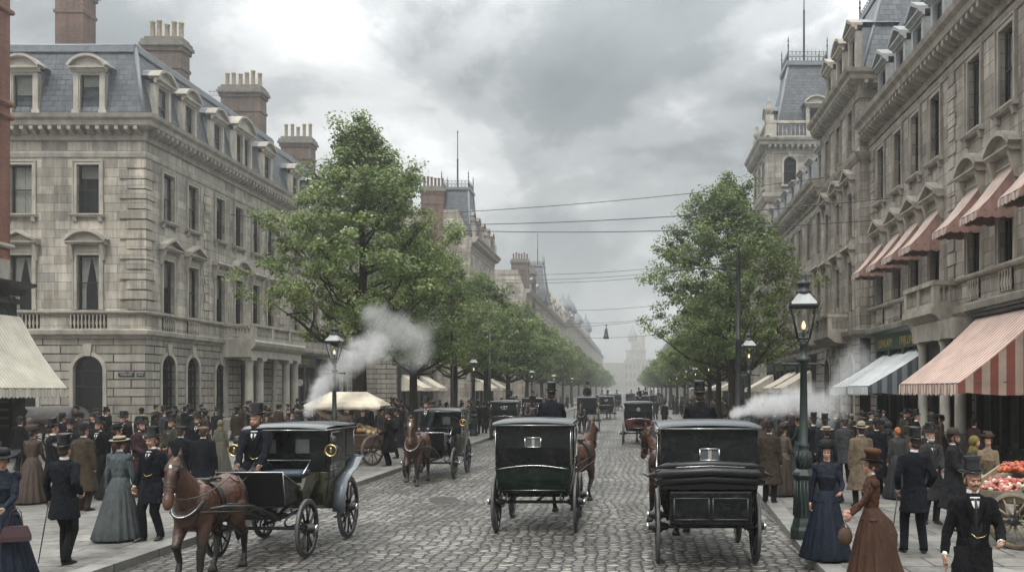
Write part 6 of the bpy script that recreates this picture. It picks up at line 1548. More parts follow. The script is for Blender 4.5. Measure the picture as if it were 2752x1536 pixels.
    hm = MB(); hm.M = Mh @ Matrix.Scale(fk, 4)
    if detail:
        e = MB(); e.M = hm.M
        for s in (-1, 1): e.ell((s*.032, -.083, .082), (.013, .010, .008), n=8, k=6); e.ell((s*.032, -.090, .082), (.007, .006, .007), 1, n=6, k=5)
        D['eyes'] = (e.mesh('eyes', [M('eye_white', (.5, .48, .45), .4), SHOE]), None)
        e = MB(); e.M = hm.M
        for s in (-1, 1): e.cap((s*.018, -.096, .103), (s*.05, -.082, .104), .006, .004, n=6)
        D['eyebrows'] = (e.mesh('eyebrows', [HAIR]), 'hair')
        if not m:
            e = MB(); e.M = hm.M; e.ell((0, -.099, .020), (.022, .008, .008)); D['lips'] = (e.mesh('lips', [M('lips', (.32, .09, .07), .5)]), None)
    if hair:
        if m: hm.ell((0, .034, .118), (.080, .090, .088), n=16, k=10); hm.ell((0, .055, .055), (.068, .058, .06)); [hm.ell((s*.074, -.016, .085), (.007, .014, .03)) for s in (-1, 1)]
        else: hm.ell((0, .028, .120), (.084, .102, .094), n=16, k=10); hm.ell((0, .115, .08), (.055, .045, .05)); hm.ell((0, .07, .04), (.06, .06, .05)); [hm.ell((s*.07, -.01, .09), (.018, .05, .05)) for s in (-1, 1)]
        D['hair'] = (hm.mesh('hair', [HAIR]), 'hair')
    if 'm' in face or 'b' in face:
        q = MB(); q.M = Mh
        if 'm' in face:
            for s in (-1, 1): q.cap((s*.004, -.107, .034), (s*.042, -.084, .024), .011, .006, n=7)
        if 'b' in face: q.ell((0, -.062, -.005), (.05, .045, .045)); [q.cap((s*.068, -.005, .05), (s*.045, -.05, .0), .016, .022, n=7) for s in (-1, 1)]
        D['beard' if 'b' in face else 'moustache'] = (q.mesh('beard' if 'b' in face else 'moustache', [HAIR]), 'hair')
    # --- hat
    q = MB(); tr = MB(); q.M = tr.M = Mh @ Matrix.Translation((0, .01, .155)) @ Matrix.Rotation(R(-5), 4, 'X'); n = 24
    def brim(r0, rx, ry, curl, th=.008, dip=0.0):
        rings = []
        for t in (0, .35, .7, 1.0):
            rr = []
            for i in range(n):
                a = 2*PI*i/n; c2 = abs(math.cos(a)); z = curl*t*t*c2**1.5-dip*t*t*abs(math.sin(a))
                rr.append(((r0+(rx-r0)*t)*math.cos(a), (r0+.012+(ry-r0-.012)*t)*math.sin(a), z))
            rings.append(rr)
        q.loft(rings, c0=False, c1=False); q.loft([[(x, y, z-th) for x, y, z in r] for r in rings[::-1]], c0=False, c1=False)
        q.tube(rings[-1]+[rings[-1][0]], .007, 5)
    if hat == 'top':
        q.lathe([(.086, -.01), (.088, .0), (.083, .06), (.083, .12), (.092, .168), (.090, .172), (.04, .176)], n=24, sy=1.14); brim(.085, .138, .145, .032, dip=.006)
        tr.lathe([(.0885, .0), (.0875, .028)], n=24, sy=1.14, c0=False, c1=False)
    elif hat == 'bowler': q.lathe([(.088, -.01), (.089, .02), (.086, .06), (.070, .095), (.035, .115), (.004, .119)], n=20, sy=1.14); brim(.086, .125, .13, .02); tr.lathe([(.0895, .0), (.0895, .02)], n=20, sy=1.14, c0=False, c1=False)
    elif hat == 'fedora': q.lathe([(.09, -.01), (.09, .03), (.082, .09), (.06, .115), (.02, .105)], n=20, sy=1.14); brim(.086, .165, .165, .015, dip=.01); tr.lathe([(.0915, .0), (.0905, .03)], n=20, sy=1.14, c0=False, c1=False)
    elif hat == 'cap': q.ell((0, -.01, .02), (.115, .125, .042), n=18, k=8); q.ell((0, -.115, -.005), (.07, .05, .012))
    elif hat == 'boater': q.lathe([(.092, -.005), (.092, .062), (.06, .066)], n=24, sy=1.14); brim(.09, .155, .165, .0); tr.lathe([(.0935, .004), (.0935, .036)], n=24, sy=1.14, c0=False, c1=False)
    elif hat == 'wide': q.lathe([(.09, -.01), (.088, .05), (.07, .08), (.02, .085)], n=20, sy=1.14); brim(.09, .20, .20, .05, dip=.015)
    elif hat == 'bonnet': q.lathe([(.092, -.02), (.10, .03), (.09, .09), (.05, .12), (.01, .125)], n=18, sy=1.14); brim(.09, .14, .145, .045); [q.ell((random.Random(i+seed).uniform(-.06, .06), random.Random(i*7+seed).uniform(-.08, .06), .09), (.04, .03, .035), n=8, k=6) for i in range(5)]
    elif hat == 'tallbonnet': q.lathe([(.084, -.01), (.086, .0), (.080, .10)], n=22, sy=1.14); brim(.085, .165, .17, .02); tr.lathe([(.088, .005), (.083, .09), (.10, .10), (.112, .13), (.105, .165), (.05, .178)], n=22, sy=1.1)
    elif hat == 'shawl': q.ell((0, .03, -.05), (.10, .125, .13), n=16, k=10); q.cap((0, .06, -.18), (0, .06, -.25), .09, .12)
    if q.v:
        D['hat'] = (q.mesh('hat', [SILKH if hat == 'top' else FELT]), None if hat == 'top' else 'hat')
        if tr.v: D['hat_band'] = (tr.mesh('hat_band', [FELT]), 'band')
    # --- clothes
    c = MB(); A = lambda z, rx, ry, y=0.0: [tuple(up(p)) for p in ringz(z, rx, ry, y, n=20)]
    vx = max(voxel*1.1, .011)
    if m:
        T = [(1.52, .062, .062, .0), (1.485, .10, .075, .0), (1.45, .17, .098, .005), (1.39, .20, .118, .01), (1.28, .19, .132, .0), (1.12, .162, .125, -.005), (1.02, .160, .125, -.005), (.94, .175, .135, 0)]
        if coat == 'over': T = [(1.54, .07, .07, .0), (1.49, .12, .085, 0), (1.45, .185, .11, .005), (1.38, .215, .135, .01), (1.25, .21, .15, 0), (1.08, .205, .15, 0), (.94, .21, .155, 0)]
        c.loft([A(*t) for t in T]); zc = .94+dz
        if not seated:
            zz = [.94, .82, .70, hem]; w = .05 if coat == 'frock' else .06
            c.loft([ringz(z, T[-1][1]+w*(.94-z)/.34, T[-1][2]+(w+.01)*(.94-z)/.34, 0, n=36, fold=.018*(.98-z)/.4, nf=7, ph=seed) for z in zz])
            c.loft([ringz(z, T[-1][1]+w*(.94-z)/.34, T[-1][2]+(w+.01)*(.94-z)/.34, 0, n=36) for z in (hem+.01, hem)])
        else:
            for i in (0, 1): c.cap(hip[i]+Vector((0, 0, .03)), hip[i].lerp(knee[i], .62)+Vector((0, 0, .02)), .115, .095)
            for s in (-1, 1): c.cap((s*.14, .02, seated+.02), (s*.20, -.12, seated-.12), .09, .05)
        sr = (.070, .055, .046) if coat != 'over' else (.078, .064, .056)
        for i in (0, 1):
            c.cap(shd[i]+Vector((0, 0, -.01)), elb[i], sr[0], sr[1]); c.cap(elb[i], wri[i]-(wri[i]-elb[i]).normalized()*.015, sr[1], sr[2])
        me = remesh(c, 'coat', [CLOTH], vx, 3, disp=((.11, .030), (.05, .012))); D['coat'] = (me, 'coat')
        if detail:
            for i in (0, 1): q = MB(); d = (wri[i]-elb[i]).normalized(); q.tube([wri[i]-d*.02, wri[i]+d*.018], [.037, .035], 10); D['cuff%d' % i] = (q.mesh('cuff', [LINEN]), None)
        q = MB(); q.M = Matrix.Translation(up((0, 0, 1.52))) @ Matrix.Rotation(lean*.6, 4, 'X'); q.lathe([(.058, -.03), (.060, .03), (.056, .032)], n=16); D['collar'] = (q.mesh('collar', [LINEN]), None)
        if detail or open_coat:      # shirt front, tie, waistcoat
            q = MB(); wv = .055 if not open_coat else .06; zb = 1.33 if not open_coat else 1.34
            P = [up((s*wv, -.100, 1.475)) for s in (-1, 1)]
            q.add([up((-.05, -.082, 1.485)), up((.05, -.082, 1.485)), up((.032, -.128, 1.40)), up((0, -.142, zb)), up((-.032, -.128, 1.40))], [(0, 1, 2, 3, 4), (4, 3, 2, 1, 0)]); D['shirt_front'] = (q.mesh('shirt_front', [LINEN]), None)
            q = MB(); q.ell(up((0, -.105, 1.462)), (.018, .014, .014)); [q.ell(up((s*.032, -.098, 1.462)), (.026, .012, .016)) for s in (-1, 1)]; q.cap(up((0, -.118, 1.45)), up((0, -.148, 1.37)), .010, .018, n=6); D['necktie'] = (q.mesh('necktie', [SHOE]), None)
            for s, nm in ((-1, 'lapel'), (1, 'lapel')):
                pass
            q = MB()
            for s in (-1, 1):
                v = [up((s*.058, -.078, 1.495)), up((s*.105, -.105, 1.45)), up((s*.092, -.134, 1.33)), up((s*.012, -.152, 1.16)), up((s*.030, -.142, 1.36))]; q.add(v, [(0, 1, 2, 3, 4)[::s], (0, 1, 2, 3, 4)[::-s]])
            D['lapels'] = (q.mesh('lapels', [CLOTH]), 'coat')
        if open_coat:
            q = MB(); q.loft([[tuple(up(p)) for p in ringz(z, rx, ry, -.012, n=20)] for z, rx, ry in ((1.40, .07, .112), (1.30, .10, .134), (1.15, .11, .129), (1.02, .11, .128), (.93, .09, .12))]); D['waistcoat'] = (q.mesh('waistcoat', [CLOTH]), 'vest')
            q = MB(); q.tube([up((-.05, -.142, 1.12)), up((0, -.158, 1.075)), up((.07, -.150, 1.09)), up((.10, -.13, 1.11))], .005, 5); D['watch_chain'] = (q.mesh('watch_chain', [BRASS]), None)
        q = MB()
        for i in (0, 1):
            q.tube([hip[i]+Vector((0, 0, .04)), hip[i].lerp(knee[i], .5), knee[i]+Vector((0, -.005, 0)), knee[i].lerp(ank[i], .5)+Vector((0, .008, 0)), ank[i]+Vector((0, 0, .01)), ank[i]+Vector((0, -.012, -.03))], [.105, .092, .076, .068, .062, .066], 12)
        D['trousers'] = (q.mesh('trousers', [CLOTH]), 'legs')
    else:
        wa = .118; T = [(1.53, .052, .052, .0), (1.49, .072, .062, .0), (1.455, .135, .08, .005), (1.39, .165, .105, 0), (1.27, .155, .125, -.012), (1.15, .128, .108, -.005), (1.07, wa, .098, 0)]
        if coat == 'over': T = [(1.53, .06, .06, 0), (1.48, .11, .08, 0), (1.44, .17, .10, 0), (1.36, .18, .125, 0), (1.2, .165, .13, 0), (1.05, .16, .13, 0)]
        c.loft([A(*t) for t in T])
        pl = [(1.07, wa, .098), (1.0, .150, .120), (.93, .185, .150), (.90, .20, .165)] if coat != 'over' else [(1.05, .16, .13), (.9, .19, .16), (.6, .24, .22), (hem, .27, .26)]
        c.loft([ringz(z, rx, ry, .01, n=28, fold=0 if i < 2 else .02, nf=6, ph=seed) for i, (z, rx, ry) in enumerate(pl)])
        for i in (0, 1):
            if puff: c.ell(shd[i]+Vector(((-.012, .012)[i], 0, .0)), (.068, .068, .075))
            c.cap(shd[i], elb[i], .058, .045); c.cap(elb[i], wri[i]-(wri[i]-elb[i]).normalized()*.01, .045, .033)
        D['bodice' if coat != 'over' else 'coat'] = (remesh(c, 'bodice' if coat != 'over' else 'coat', [SILK], vx, 2, disp=((.07, .016), (.035, .008))), 'coat')
        q = MB(); rows = [(1.07, .115, .10, 0, 0), (1.0, .145, .13, .01, .01), (.88, .19, .18, .02, .02), (.70, .235, .235, .03, .035), (.48, .285, .295, .045, .045), (.26, .335, .35, .06, .05), (.06, .385, .405, .075, .055), (.035, .38, .40, .075, .055)]
        nf = folds or 17
        rg = []
        for z, rx, ry, yc, fo in rows:
            r_ = []
            for i in range(96):
                a = 2*PI*i/96; bk = max(0, math.sin(a)); kf = 1+fo*math.cos(nf*a+2.3*math.sin(2*a+seed)+z*.8)+fo*.5*math.sin(7*a+seed)+bustle*bk*math.exp(-((z-.80)/.18)**2)
                r_.append((rx*kf*math.cos(a), yc+ry*kf*math.sin(a), z))
            rg.append(r_)
        q.loft(rg); D['skirt'] = (q.mesh('skirt', [SILK]), 'skirt')
        if detail and coat != 'over':
            q = MB(); q.M = Matrix.Translation(up((0, 0, 1.53))) @ Matrix.Rotation(lean, 4, 'X'); q.lathe([(.050, -.03), (.0495, .028), (.047, .03)], n=16); D['collar'] = (q.mesh('collar', [LINEN]), None)
            q = MB()
            for j in range(7): q.ell(up((0, -.112-.018*math.sin(j/6*PI), 1.42-j*.05)), (.008, .006, .008), n=6, k=4)
            D['buttons'] = (q.mesh('buttons', [SHOE]), None)
    for i in (0, 1):
        q = MB(); a = ank[i]; yw = random.Random(seed+i).uniform(-.1, .1); q.M = Matrix.Translation((a.x, a.y, a.z-.08)) @ Matrix.Rotation(R(12)*(-1, 1)[i], 4, 'Z') @ Matrix.Translation((0, 0, .0))
        q.loft([[(rx*math.cos(2*PI*j/14), yc+ry*math.sin(2*PI*j/14), z) for j in range(14)] for z, rx, ry, yc in ((.0, .043, .125, -.065), (.02, .045, .13, -.065), (.045, .04, .105, -.05), (.07, .036, .06, -.01), (.10, .036, .045, .005), (.14, .037, .042, .005))])
        D['shoe%d' % i] = (q.mesh('shoe', [SHOE]), None)
    if glove:
        for i in (0, 1): q = MB(); d = (wri[i]-elb[i]).normalized(); q.cap(wri[i]+d*.0, wri[i]+d*.06, .033, .036); q.cap(wri[i]+d*.06, wri[i]+d*.12, .034, .022); D['glove%d' % i] = (remesh(q, 'glove', [GLOVE], .01, 1), None)
    return dict(parts=D, k=k, wri=wri, elb=elb)
COLS = dict(black=(.009, .009, .011), navy=(.009, .011, .016), dkblue=(.009, .017, .034), charcoal=(.024, .025, .028), grey=(.075, .078, .082), brown=(.075, .052, .035), umber=(.055, .042, .03), tan=(.20, .155, .105), olive=(.065, .062, .042), slate=(.10, .125, .13), teal=(.02, .04, .042), rust=(.115, .045, .02), cream=(.42, .36, .24), plum=(.06, .03, .035), dusty=(.13, .10, .08), white=(.5, .48, .42), green=(.06, .07, .035))
def spawn(P, loc, rz, label, coat='black', legs=None, hair=(.035, .022, .015), hat='black', band='black', skirt=None, vest='black', group=None, s=1.0, name='person'):
    r = empty(name, loc, rz, label, 'person', group); kk = P['k']*s; r.scale = (kk, kk, kk)
    g = lambda c: tuple(v*.66 for v in (COLS[c] if isinstance(c, str) else c))
    cm = dict(coat=g(coat), legs=g(legs or coat), hair=hair, hat=g(hat), band=g(band), skirt=g(skirt or coat), vest=g(vest))
    hatroot = None
    for nm, (me, kd) in P['parts'].items():
        par = hatroot if nm == 'hat_band' and hatroot else r
        o = link(nm.rstrip('01'), me, par, color=cm.get(kd) if kd else None)
        if nm == 'hat': hatroot = o
    return r
def cane(p, q, label, mat=None):
    m = MB(); m.tube([p, q], [.011, .008], 6); m.ell(Vector(p)+Vector((0, 0, .01)), (.018, .018, .018), n=8, k=6)
    o = m.obj('walking_cane', mat or SHOE, None); tag(o, label, 'cane'); return o
# ------------------------------------------------------------------ horses and carriages in the street
def traffic():
    HV = .016
    hA = horse_meshes(.014, [(-.10, 0), (-.05, .16), (.22, 0), (-.18, 0)], turn=R(7), low=.02)
    hB = horse_meshes(HV, [(-.22, 0), (.12, .12), (.18, 0), (-.12, 0)], turn=R(6), low=.05)
    hC = horse_meshes(.022, [(-.15, 0), (.15, .08), (.15, 0), (-.15, 0)], low=.08)
    drv = make_person('m', 1.97, .010, hands=[(-.13, -.38, 1.29), (.17, -.36, 1.27)], seated=1.22, hat='top', face='b', detail=1, hem=1, open_coat=True, yaw=R(-8), seed=2)
    drv2 = make_person('m', 1.90, .012, hands=[(-.20, -.44, 1.74), (.20, -.44, 1.74)], seated=1.69, lean=R(20), hat='top', detail=1, hem=1, coat='over', seed=4)
    drv3 = make_person('m', 1.90, .014, hands=[(-.12, -.36, 1.34), (.12, -.36, 1.34)], seated=1.30, hat='top', face='m', detail=1, hem=1, seed=5)
    drv4 = make_person('m', 1.74, .02, hands=[(-.15, -.36, 1.75), (.15, -.36, 1.75)], seated=1.66, hat='top', detail=0, hem=1, coat='over', seed=6)
    drv5 = make_person('m', 1.74, .018, hands=[(-.2, -.36, 2.35), (.2, -.36, 2.35)], seated=2.22, hat='top', face='m', detail=0, hem=1, coat='over', seed=8)
    # 1 front cab, left
    x, y = -5.95, 16.3
    c1 = brougham('horse_carriage', 'black and olive closed cab with brass lamps and blue-grey mudguards, nearest on the left', 'carriage', (x, y, 0), 0, lower=OLIVE, guards=True, top=2.02)
    h1 = place_horse(hA, (x-.12, y-3.5, 0), R(2), 'bay horse with white star and black legs stepping beside the left kerb', BAY, 'star', .96)
    d1 = spawn(drv, (x-.32, y-1.42, 0), R(3), 'coachman in tall silk hat and dark coat holding the reins on the nearest cab', 'navy', 'grey', hair=(.06, .03, .015))
    reins(h1, hA, [(x-.45, y-1.85, 1.54), (x-.18, y-1.82, 1.52)], 'long leather reins of the nearest bay horse')
    # 2 centre cab seen from behind
    x, y = -1.83, 17.0
    brougham('horse_carriage', 'black closed carriage with dark green rear panel, centre of the road, seen from behind', 'carriage', (x, y, 0), PI, lower=COACHG, rear_panel=COACHG, seat_z=1.62, lamps=False, wid=1.02, top=2.06)
    h2 = place_horse(hB, (x+.52, y+3.55, 0), PI+R(-17), 'chestnut-brown horse peering round the right side of the green-panelled carriage', CHEST, None, 1.03)
    spawn(drv2, (x+.14, y+1.40, 0), PI, 'coachman in top hat seen from behind above the green-panelled carriage', 'navy', 'black')
    reins(h2, hB, [(x, y+1.8, 1.85), (x+.3, y+1.8, 1.85)], 'reins running from the coachman of the green-panelled carriage to his horse')
    # 3 right carriage with folded hood and trunk
    x, y = 1.15, 13.95
    c3 = brougham('horse_carriage', 'large black carriage with folded leather hood and panelled trunk behind, nearest on the right', 'carriage', (x, y, 0), PI, rear_panel=None, seat_z=1.62, lamps=False, wid=1.07, top=2.13)
    rear_trunk(c3)
    h3 = place_horse(hB, (x-.42, y+3.5, 0), PI+R(15), 'dark horse mostly hidden in front of the trunk-backed carriage', CHEST, None, 1.03)
    spawn(drv2, (x+.02, y+1.40, 0), PI, 'coachman in top hat seen from behind above the trunk-backed carriage on the right', 'black', 'black')
    reins(h3, hB, [(x-.1, y+1.8, 1.85), (x+.15, y+1.8, 1.85)], 'reins of the trunk-backed carriage')
    # 4 approaching cab, left
    x, y = -6.12, 29.0
    brougham('horse_carriage', 'black and olive cab coming towards the viewer beside the canopied barrow', 'carriage', (x, y, 0), 0, lower=OLIVE, top=2.02)
    h4 = place_horse(hA, (x-.05, y-3.45, 0), R(2), 'bay horse with long white blaze drawing the olive cab by the canopied barrow', BAY, 'blaze', .97)
    spawn(drv3, (x-.25, y-1.42, 0), 0, 'coachman in top hat on the cab beside the canopied barrow', 'charcoal', 'charcoal')
    reins(h4, hA, [(x-.35, y-1.8, 1.53), (x-.15, y-1.8, 1.53)], 'reins of the blazed bay horse')
    # 5.. farther carriages
    BROWN = M('brown_coach_paint', (.045, .028, .02), .4, var=.3)
    far = [
        (-6.75, 47.5, PI, BROWN, BROWN, 'worn brown carriage drawn up at the left kerb, seen from behind', hC, DBAY, drv4, 0, False),
        (-7.0, 63, 0, COACH, None, 'black cab facing the viewer behind the brown kerbside carriage', hC, CHEST, drv4, 0, False),
        (.28, 43.5, PI, COACH, MAROON, 'dark carriage with maroon rear panel and small round window, middle distance', hC, DBAY, drv4, 0, True),
        (-2.35, 80, PI, COACH, COACH, 'grey-black carriage just right of the hansom, seen from behind', hC, DBAY, drv4, 0, False),
        (-3.6, 101, PI, BROWN, BROWN, 'brownish hazy carriage ahead of the one beside the hansom', hC, DBAY, drv4, 0, False),
        (-2.1, 112, PI, COACH, COACH, 'small hazy carriage left of the street centre line', hC, DBAY, drv4, 0, False),
        (-.3, 128, PI, COACH, COACH, 'tiny hazy carriage in the very middle of the street', hC, DBAY, drv4, 0, False),
        (.95, 86, PI, COACH, COACH, 'carriage carrying a group of passengers straight ahead of the maroon-panelled one', hC, DBAY, drv4, 2, False),
        (2.05, 99, PI, COACHG, COACHG, 'hazy dark carriage to the right of the passenger carriage', hC, DBAY, drv4, 0, False),
        (3.3, 118, 0, COACH, None, 'faint carriage by the right kerb far up the street', hC, DBAY, drv4, 0, False)]
    for i, (x, y, rz, lo, rp, lb, hm, ct, dm, npx, rw) in enumerate(far):
        brougham('horse_carriage', lb, 'carriage', (x, y, 0), rz, lower=lo, rear_panel=rp, seat_z=1.52, lamps=(rz == 0 and i < 3), full=False, round_window=rw, win=i < 4)
        f = 1 if rz else -1
        place_horse(hm, (x+.1, y+f*3.5, 0), rz, 'dark horse drawing the '+lb.split(' seen')[0].split(',')[0].rstrip(','), ct, None, 1.0)
        spawn(dm, (x+.1, y+f*1.4, 0), rz, 'coachman on the '+lb.split(',')[0], 'black' if i % 2 else 'charcoal')
        for k in range(npx): spawn(dm, (x-.35+.65*k, y+.2, .25), rz, ('left' if k == 0 else 'right')+' rooftop passenger on the carriage ahead of the maroon-panelled one', ('plum', 'umber')[k], group='rooftop passengers')
    hansom('hansom_cab', 'black two-wheeled hansom cab with rounded roof approaching in the middle distance', (-2.95, 57.5, 0), R(4))
    place_horse(hC, (-3.1, 54.6, 0), 0, 'dark horse trotting towards the viewer in front of the hansom cab', DBAY, None)
    spawn(drv5, (-2.95, 58.25, 0), 0, 'driver in top hat perched high on the hansom cab', 'black')
traffic()

# ------------------------------------------------------------------ barrows and stoves
def fruit(root, name, n, xr, yr, zf, size, cols, seed, label=None):
    r = random.Random(seed); m = MB()
    for i in range(n):
        u, v = r.random(), r.random(); s = size*r.uniform(.75, 1.2)
        m.ell((xr[0]+(xr[1]-xr[0])*u, yr[0]+(yr[1]-yr[0])*v, zf(u, v)+r.uniform(0, size*.8)), (s*r.uniform(.9, 1.3), s, s*.85), r.randrange(len(cols)), n=8, k=6, rot=Euler((r.random(), r.random(), r.random()*6)))
    return m.obj(name, cols, root)
def barrows():
    # right: fruit barrow under the red awning
    r = empty('market_barrow', (6.85, 14.5, KERB), R(-48), label='worn wooden two-wheeled fruit barrow under the red striped awning', cat='barrow')
    m = MB(); L, W = 2.1, 1.2
    zt = lambda y: .95+.28*(y+W/2)/W
    v = [(-L/2-.1, -W/2, .84), (L/2, -W/2, .84), (L/2, W/2, 1.16), (-L/2-.1, W/2, 1.16)]
    m.add(v+[(x, y, z-.04) for x, y, z in v], [(0, 1, 2, 3), (7, 6, 5, 4)])
    m.obj('tray', WOODY, r)
    for a, b, t in ((0, 1, .07), (1, 2, .09), (2, 3, .14), (3, 0, .09)):
        q = MB(); A, Bq = Vector(v[a]), Vector(v[b]); d = (Bq-A).normalized(); nrm = Vector((d.y, -d.x, 0))*.02
        q.add([A+nrm-Vector((0, 0, .10)), Bq+nrm-Vector((0, 0, .10)), Bq+nrm*2.2+Vector((0, 0, t)), A+nrm*2.2+Vector((0, 0, t)), A-nrm-Vector((0, 0, .10)), Bq-nrm-Vector((0, 0, .10)), Bq+Vector((0, 0, t)), A+Vector((0, 0, t))], [(0, 1, 2, 3), (7, 6, 5, 4), (3, 2, 6, 7), (0, 4, 5, 1), (1, 5, 6, 2), (0, 3, 7, 4)]); q.obj('side_board', WOODY, r)
    q = MB(); q.box(-L/2+.1, L/2-.1, -W/2+.15, -W/2+.22, .70, .86); q.box(-L/2+.1, L/2-.1, W/2-.22, W/2-.15, .70, 1.1); q.box(-.35, .35, -W/2, W/2, .62, .70)
    q.tube([(-.35, -.62, .47), (-.35, .62, .47)], .03, 6); q.tube([(-.35, -.4, .47), (-.35, -.4, .9)], .03, 5); q.tube([(-.35, .4, .47), (-.35, .4, 1.1)], .03, 5)
    for y in (-.45, .45): q.box(.75, .83, y-.04, y+.04, 0, .95)
    q.obj('undercarriage', WOOD, r)
    for s in (-1, 1):
        w, t, h = WS[.47]; o = link('wheel', w, r, (-.35, s*.66, .47), rot=(0, 0, PI/2))
        for sl in o.material_slots: sl.link = 'OBJECT'; sl.material = WOODY
        t_ = link('tyre', t, o); link('hub', h, o)
    q = MB(); q.box(-L/2-.05, L/2-.05, -.03, .03, .98, 1.08); q.box(-.33, -.27, -W/2, -.05, .84, 1.0); q.obj('dividers', WOODY, r)
    REDF = M('red_fruit', (.34, .045, .022), .4, var=.4, scale=9); REDD = M('orange_red_fruit', (.42, .10, .035), .4, var=.4, scale=9); PKF = M('pink_rhubarb', (.42, .13, .11), .5); YEL = M('yellow_fruit', (.48, .34, .07), .45, var=.35, scale=9); GRN = M('yellow_green_fruit', (.33, .30, .09), .45, var=.3); WHT = M('pale_leek', (.50, .48, .38), .6)
    def tg(o, lb, c): return tag(o, lb, c)
    zz = lambda y0, y1: (lambda u, v: .98+.30*((y0+(y1-y0)*v)+W/2)/W)
    a = fruit(None, 'fruit_heap', 230, (-1.0, .25), (.06, .52), lambda u, v: 1.10+.30*math.sin(PI*(.15+.75*v))*(.4+.8*u), .05, [REDF, REDD], 4); tg(a, 'heap of red and orange fruit at the back of the barrow', 'fruit')
    b = fruit(None, 'fruit_heap', 110, (-1.02, -.36), (-.52, -.05), lambda u, v: .90+.15*v, .038, [REDF, PKF, PKF, WHT], 5); tg(b, 'flat spread of small red and pink fruit at the front left of the barrow', 'fruit')
    c = fruit(None, 'fruit_heap', 210, (-.24, 1.0), (-.54, -.06), lambda u, v: .91+.15*v+.05*math.sin(PI*u), .052, [YEL, YEL, GRN], 6); tg(c, 'heap of yellow fruit at the front right of the barrow', 'fruit')
    e = fruit(None, 'fruit_heap', 90, (.32, .95), (.06, .52), lambda u, v: 1.08+.12*v, .045, [REDD, WHT, GRN], 7); tg(e, 'mixed red fruit and pale leeks behind the yellow heap', 'fruit')
    for o in (a, b, c, e): o.location = r.location; o.rotation_euler = r.rotation_euler
    # left: canopied bread barrow
    r = empty('canopied_barrow', (-9.75, 30.6, KERB), R(4), label='brown wooden barrow with peaked cream canvas canopy on the left pavement', cat='barrow')
    q = MB(); q.add([(-.95, -.5, .62), (.95, -.5, .62), (.95, .5, .62), (-.95, .5, .62), (-1.15, -.62, 1.02), (1.15, -.62, 1.02), (1.15, .62, 1.02), (-1.15, .62, 1.02)], [(0, 3, 2, 1), (0, 1, 5, 4), (1, 2, 6, 5), (2, 3, 7, 6), (3, 0, 4, 7), (4, 5, 6, 7)])
    q.box(-1.18, 1.18, -.65, .65, 1.0, 1.05); q.obj('cart_box', WOOD, r)
    q = MB(); q.box(-.6, -.45, -.5, -.35, 0, .64); q.box(.0, .15, -.5, -.35, 0, .64); q.box(-.9, .9, -.45, -.38, .5, .62); q.tube([(.7, -.8, .52), (.7, .8, .52)], .03, 6); q.tube([(1.1, -.4, .75), (1.7, -.4, .85)], .03, 6); q.obj('legs_and_axle', WOOD, r)
    for s in (-1, 1):
        w, t, h = WS[.52]; o = link('wheel', w, r, (.98 if s < 0 else -.9, s*.70 if s > 0 else -.72, .52), rot=(0, 0, PI/2+R(58)*(s < 0)*1.0))
        for sl in o.material_slots: sl.link = 'OBJECT'; sl.material = WOOD
        link('tyre', t, o); link('hub', h, o)
    for x in (-1.0, .25, 1.1):
        for y in (-.5, .5):
            if x == .25 and y > 0: continue
            q = MB(); q.tube([(x, y, 1.0), (x*1.02, y, 2.08)], .022, 6); q.obj('post', WOOD, r)
    q = MB(); nx, ny = 12, 8; v = []
    for i in range(nx+1):
        for j in range(ny+1):
            x = -1.22+2.48*i/nx; y = -.85+1.7*j/ny; z = 2.06+.42*min(1-abs(y)/.85, (1.27-abs(x-.02))/.62)-.05*math.sin(PI*abs(y)/.85)*abs(math.sin(x*3))
            v.append((x, y, z))
    f = [(i*(ny+1)+j, (i+1)*(ny+1)+j, (i+1)*(ny+1)+j+1, i*(ny+1)+j+1) for i in range(nx) for j in range(ny)]
    q.add(v, f, 0, True)
    for yy, j in ((-.85, 0), (.85, ny)):
        e = [v[i*(ny+1)+j] for i in range(nx+1)]; w_ = []
        for k, (x, y, z) in enumerate(e): w_ += [(x, y, z), (x, y*1.02, z-.16-.03*(k % 2))]
        q.add(w_, [(2*i, 2*i+1, 2*i+3, 2*i+2) for i in range(nx)], 0, True)
    for i_ in (0, nx):
        e = [v[i_*(ny+1)+j] for j in range(ny+1)]; w_ = []
        for k, (x, y, z) in enumerate(e): w_ += [(x, y, z), (x*1.01, y, 2.0-.03*(k % 2))]
        q.add(w_, [(2*i, 2*i+1, 2*i+3, 2*i+2) for i in range(ny)], 0, True)
    o = q.obj('canopy', CANV, r); md = o.modifiers.new('s', 'SOLIDIFY'); md.thickness = .015
    BRD = M('bread_crust', (.42, .24, .11), .7, var=.35, scale=8); BRL = M('pale_bread', (.52, .38, .22), .7, var=.3)
    b = fruit(None, 'bread_heap', 90, (-.95, 1.0), (-.45, .4), lambda u, v: 1.05+.26*math.sin(PI*u)**.7*math.sin(PI*(.1+.8*v)), .085, [BRD, BRL], 9); b.location = r.location; b.rotation_euler = r.rotation_euler; tag(b, 'heap of golden loaves on the canopied barrow', 'bread')
    q = MB()
    P = [(-1.2, .25, 1.95), (-.9, .1, 1.72), (-.5, .05, 1.58), (-.1, .05, 1.56), (.2, .1, 1.66)]
    q.tube(P, [.05, .09, .11, .10, .05], 8); o = q.obj('canvas_roll', CANV, None, r.location, R(4)); tag(o, 'drooping roll of cream cloth hanging under the barrow canopy', 'cloth')
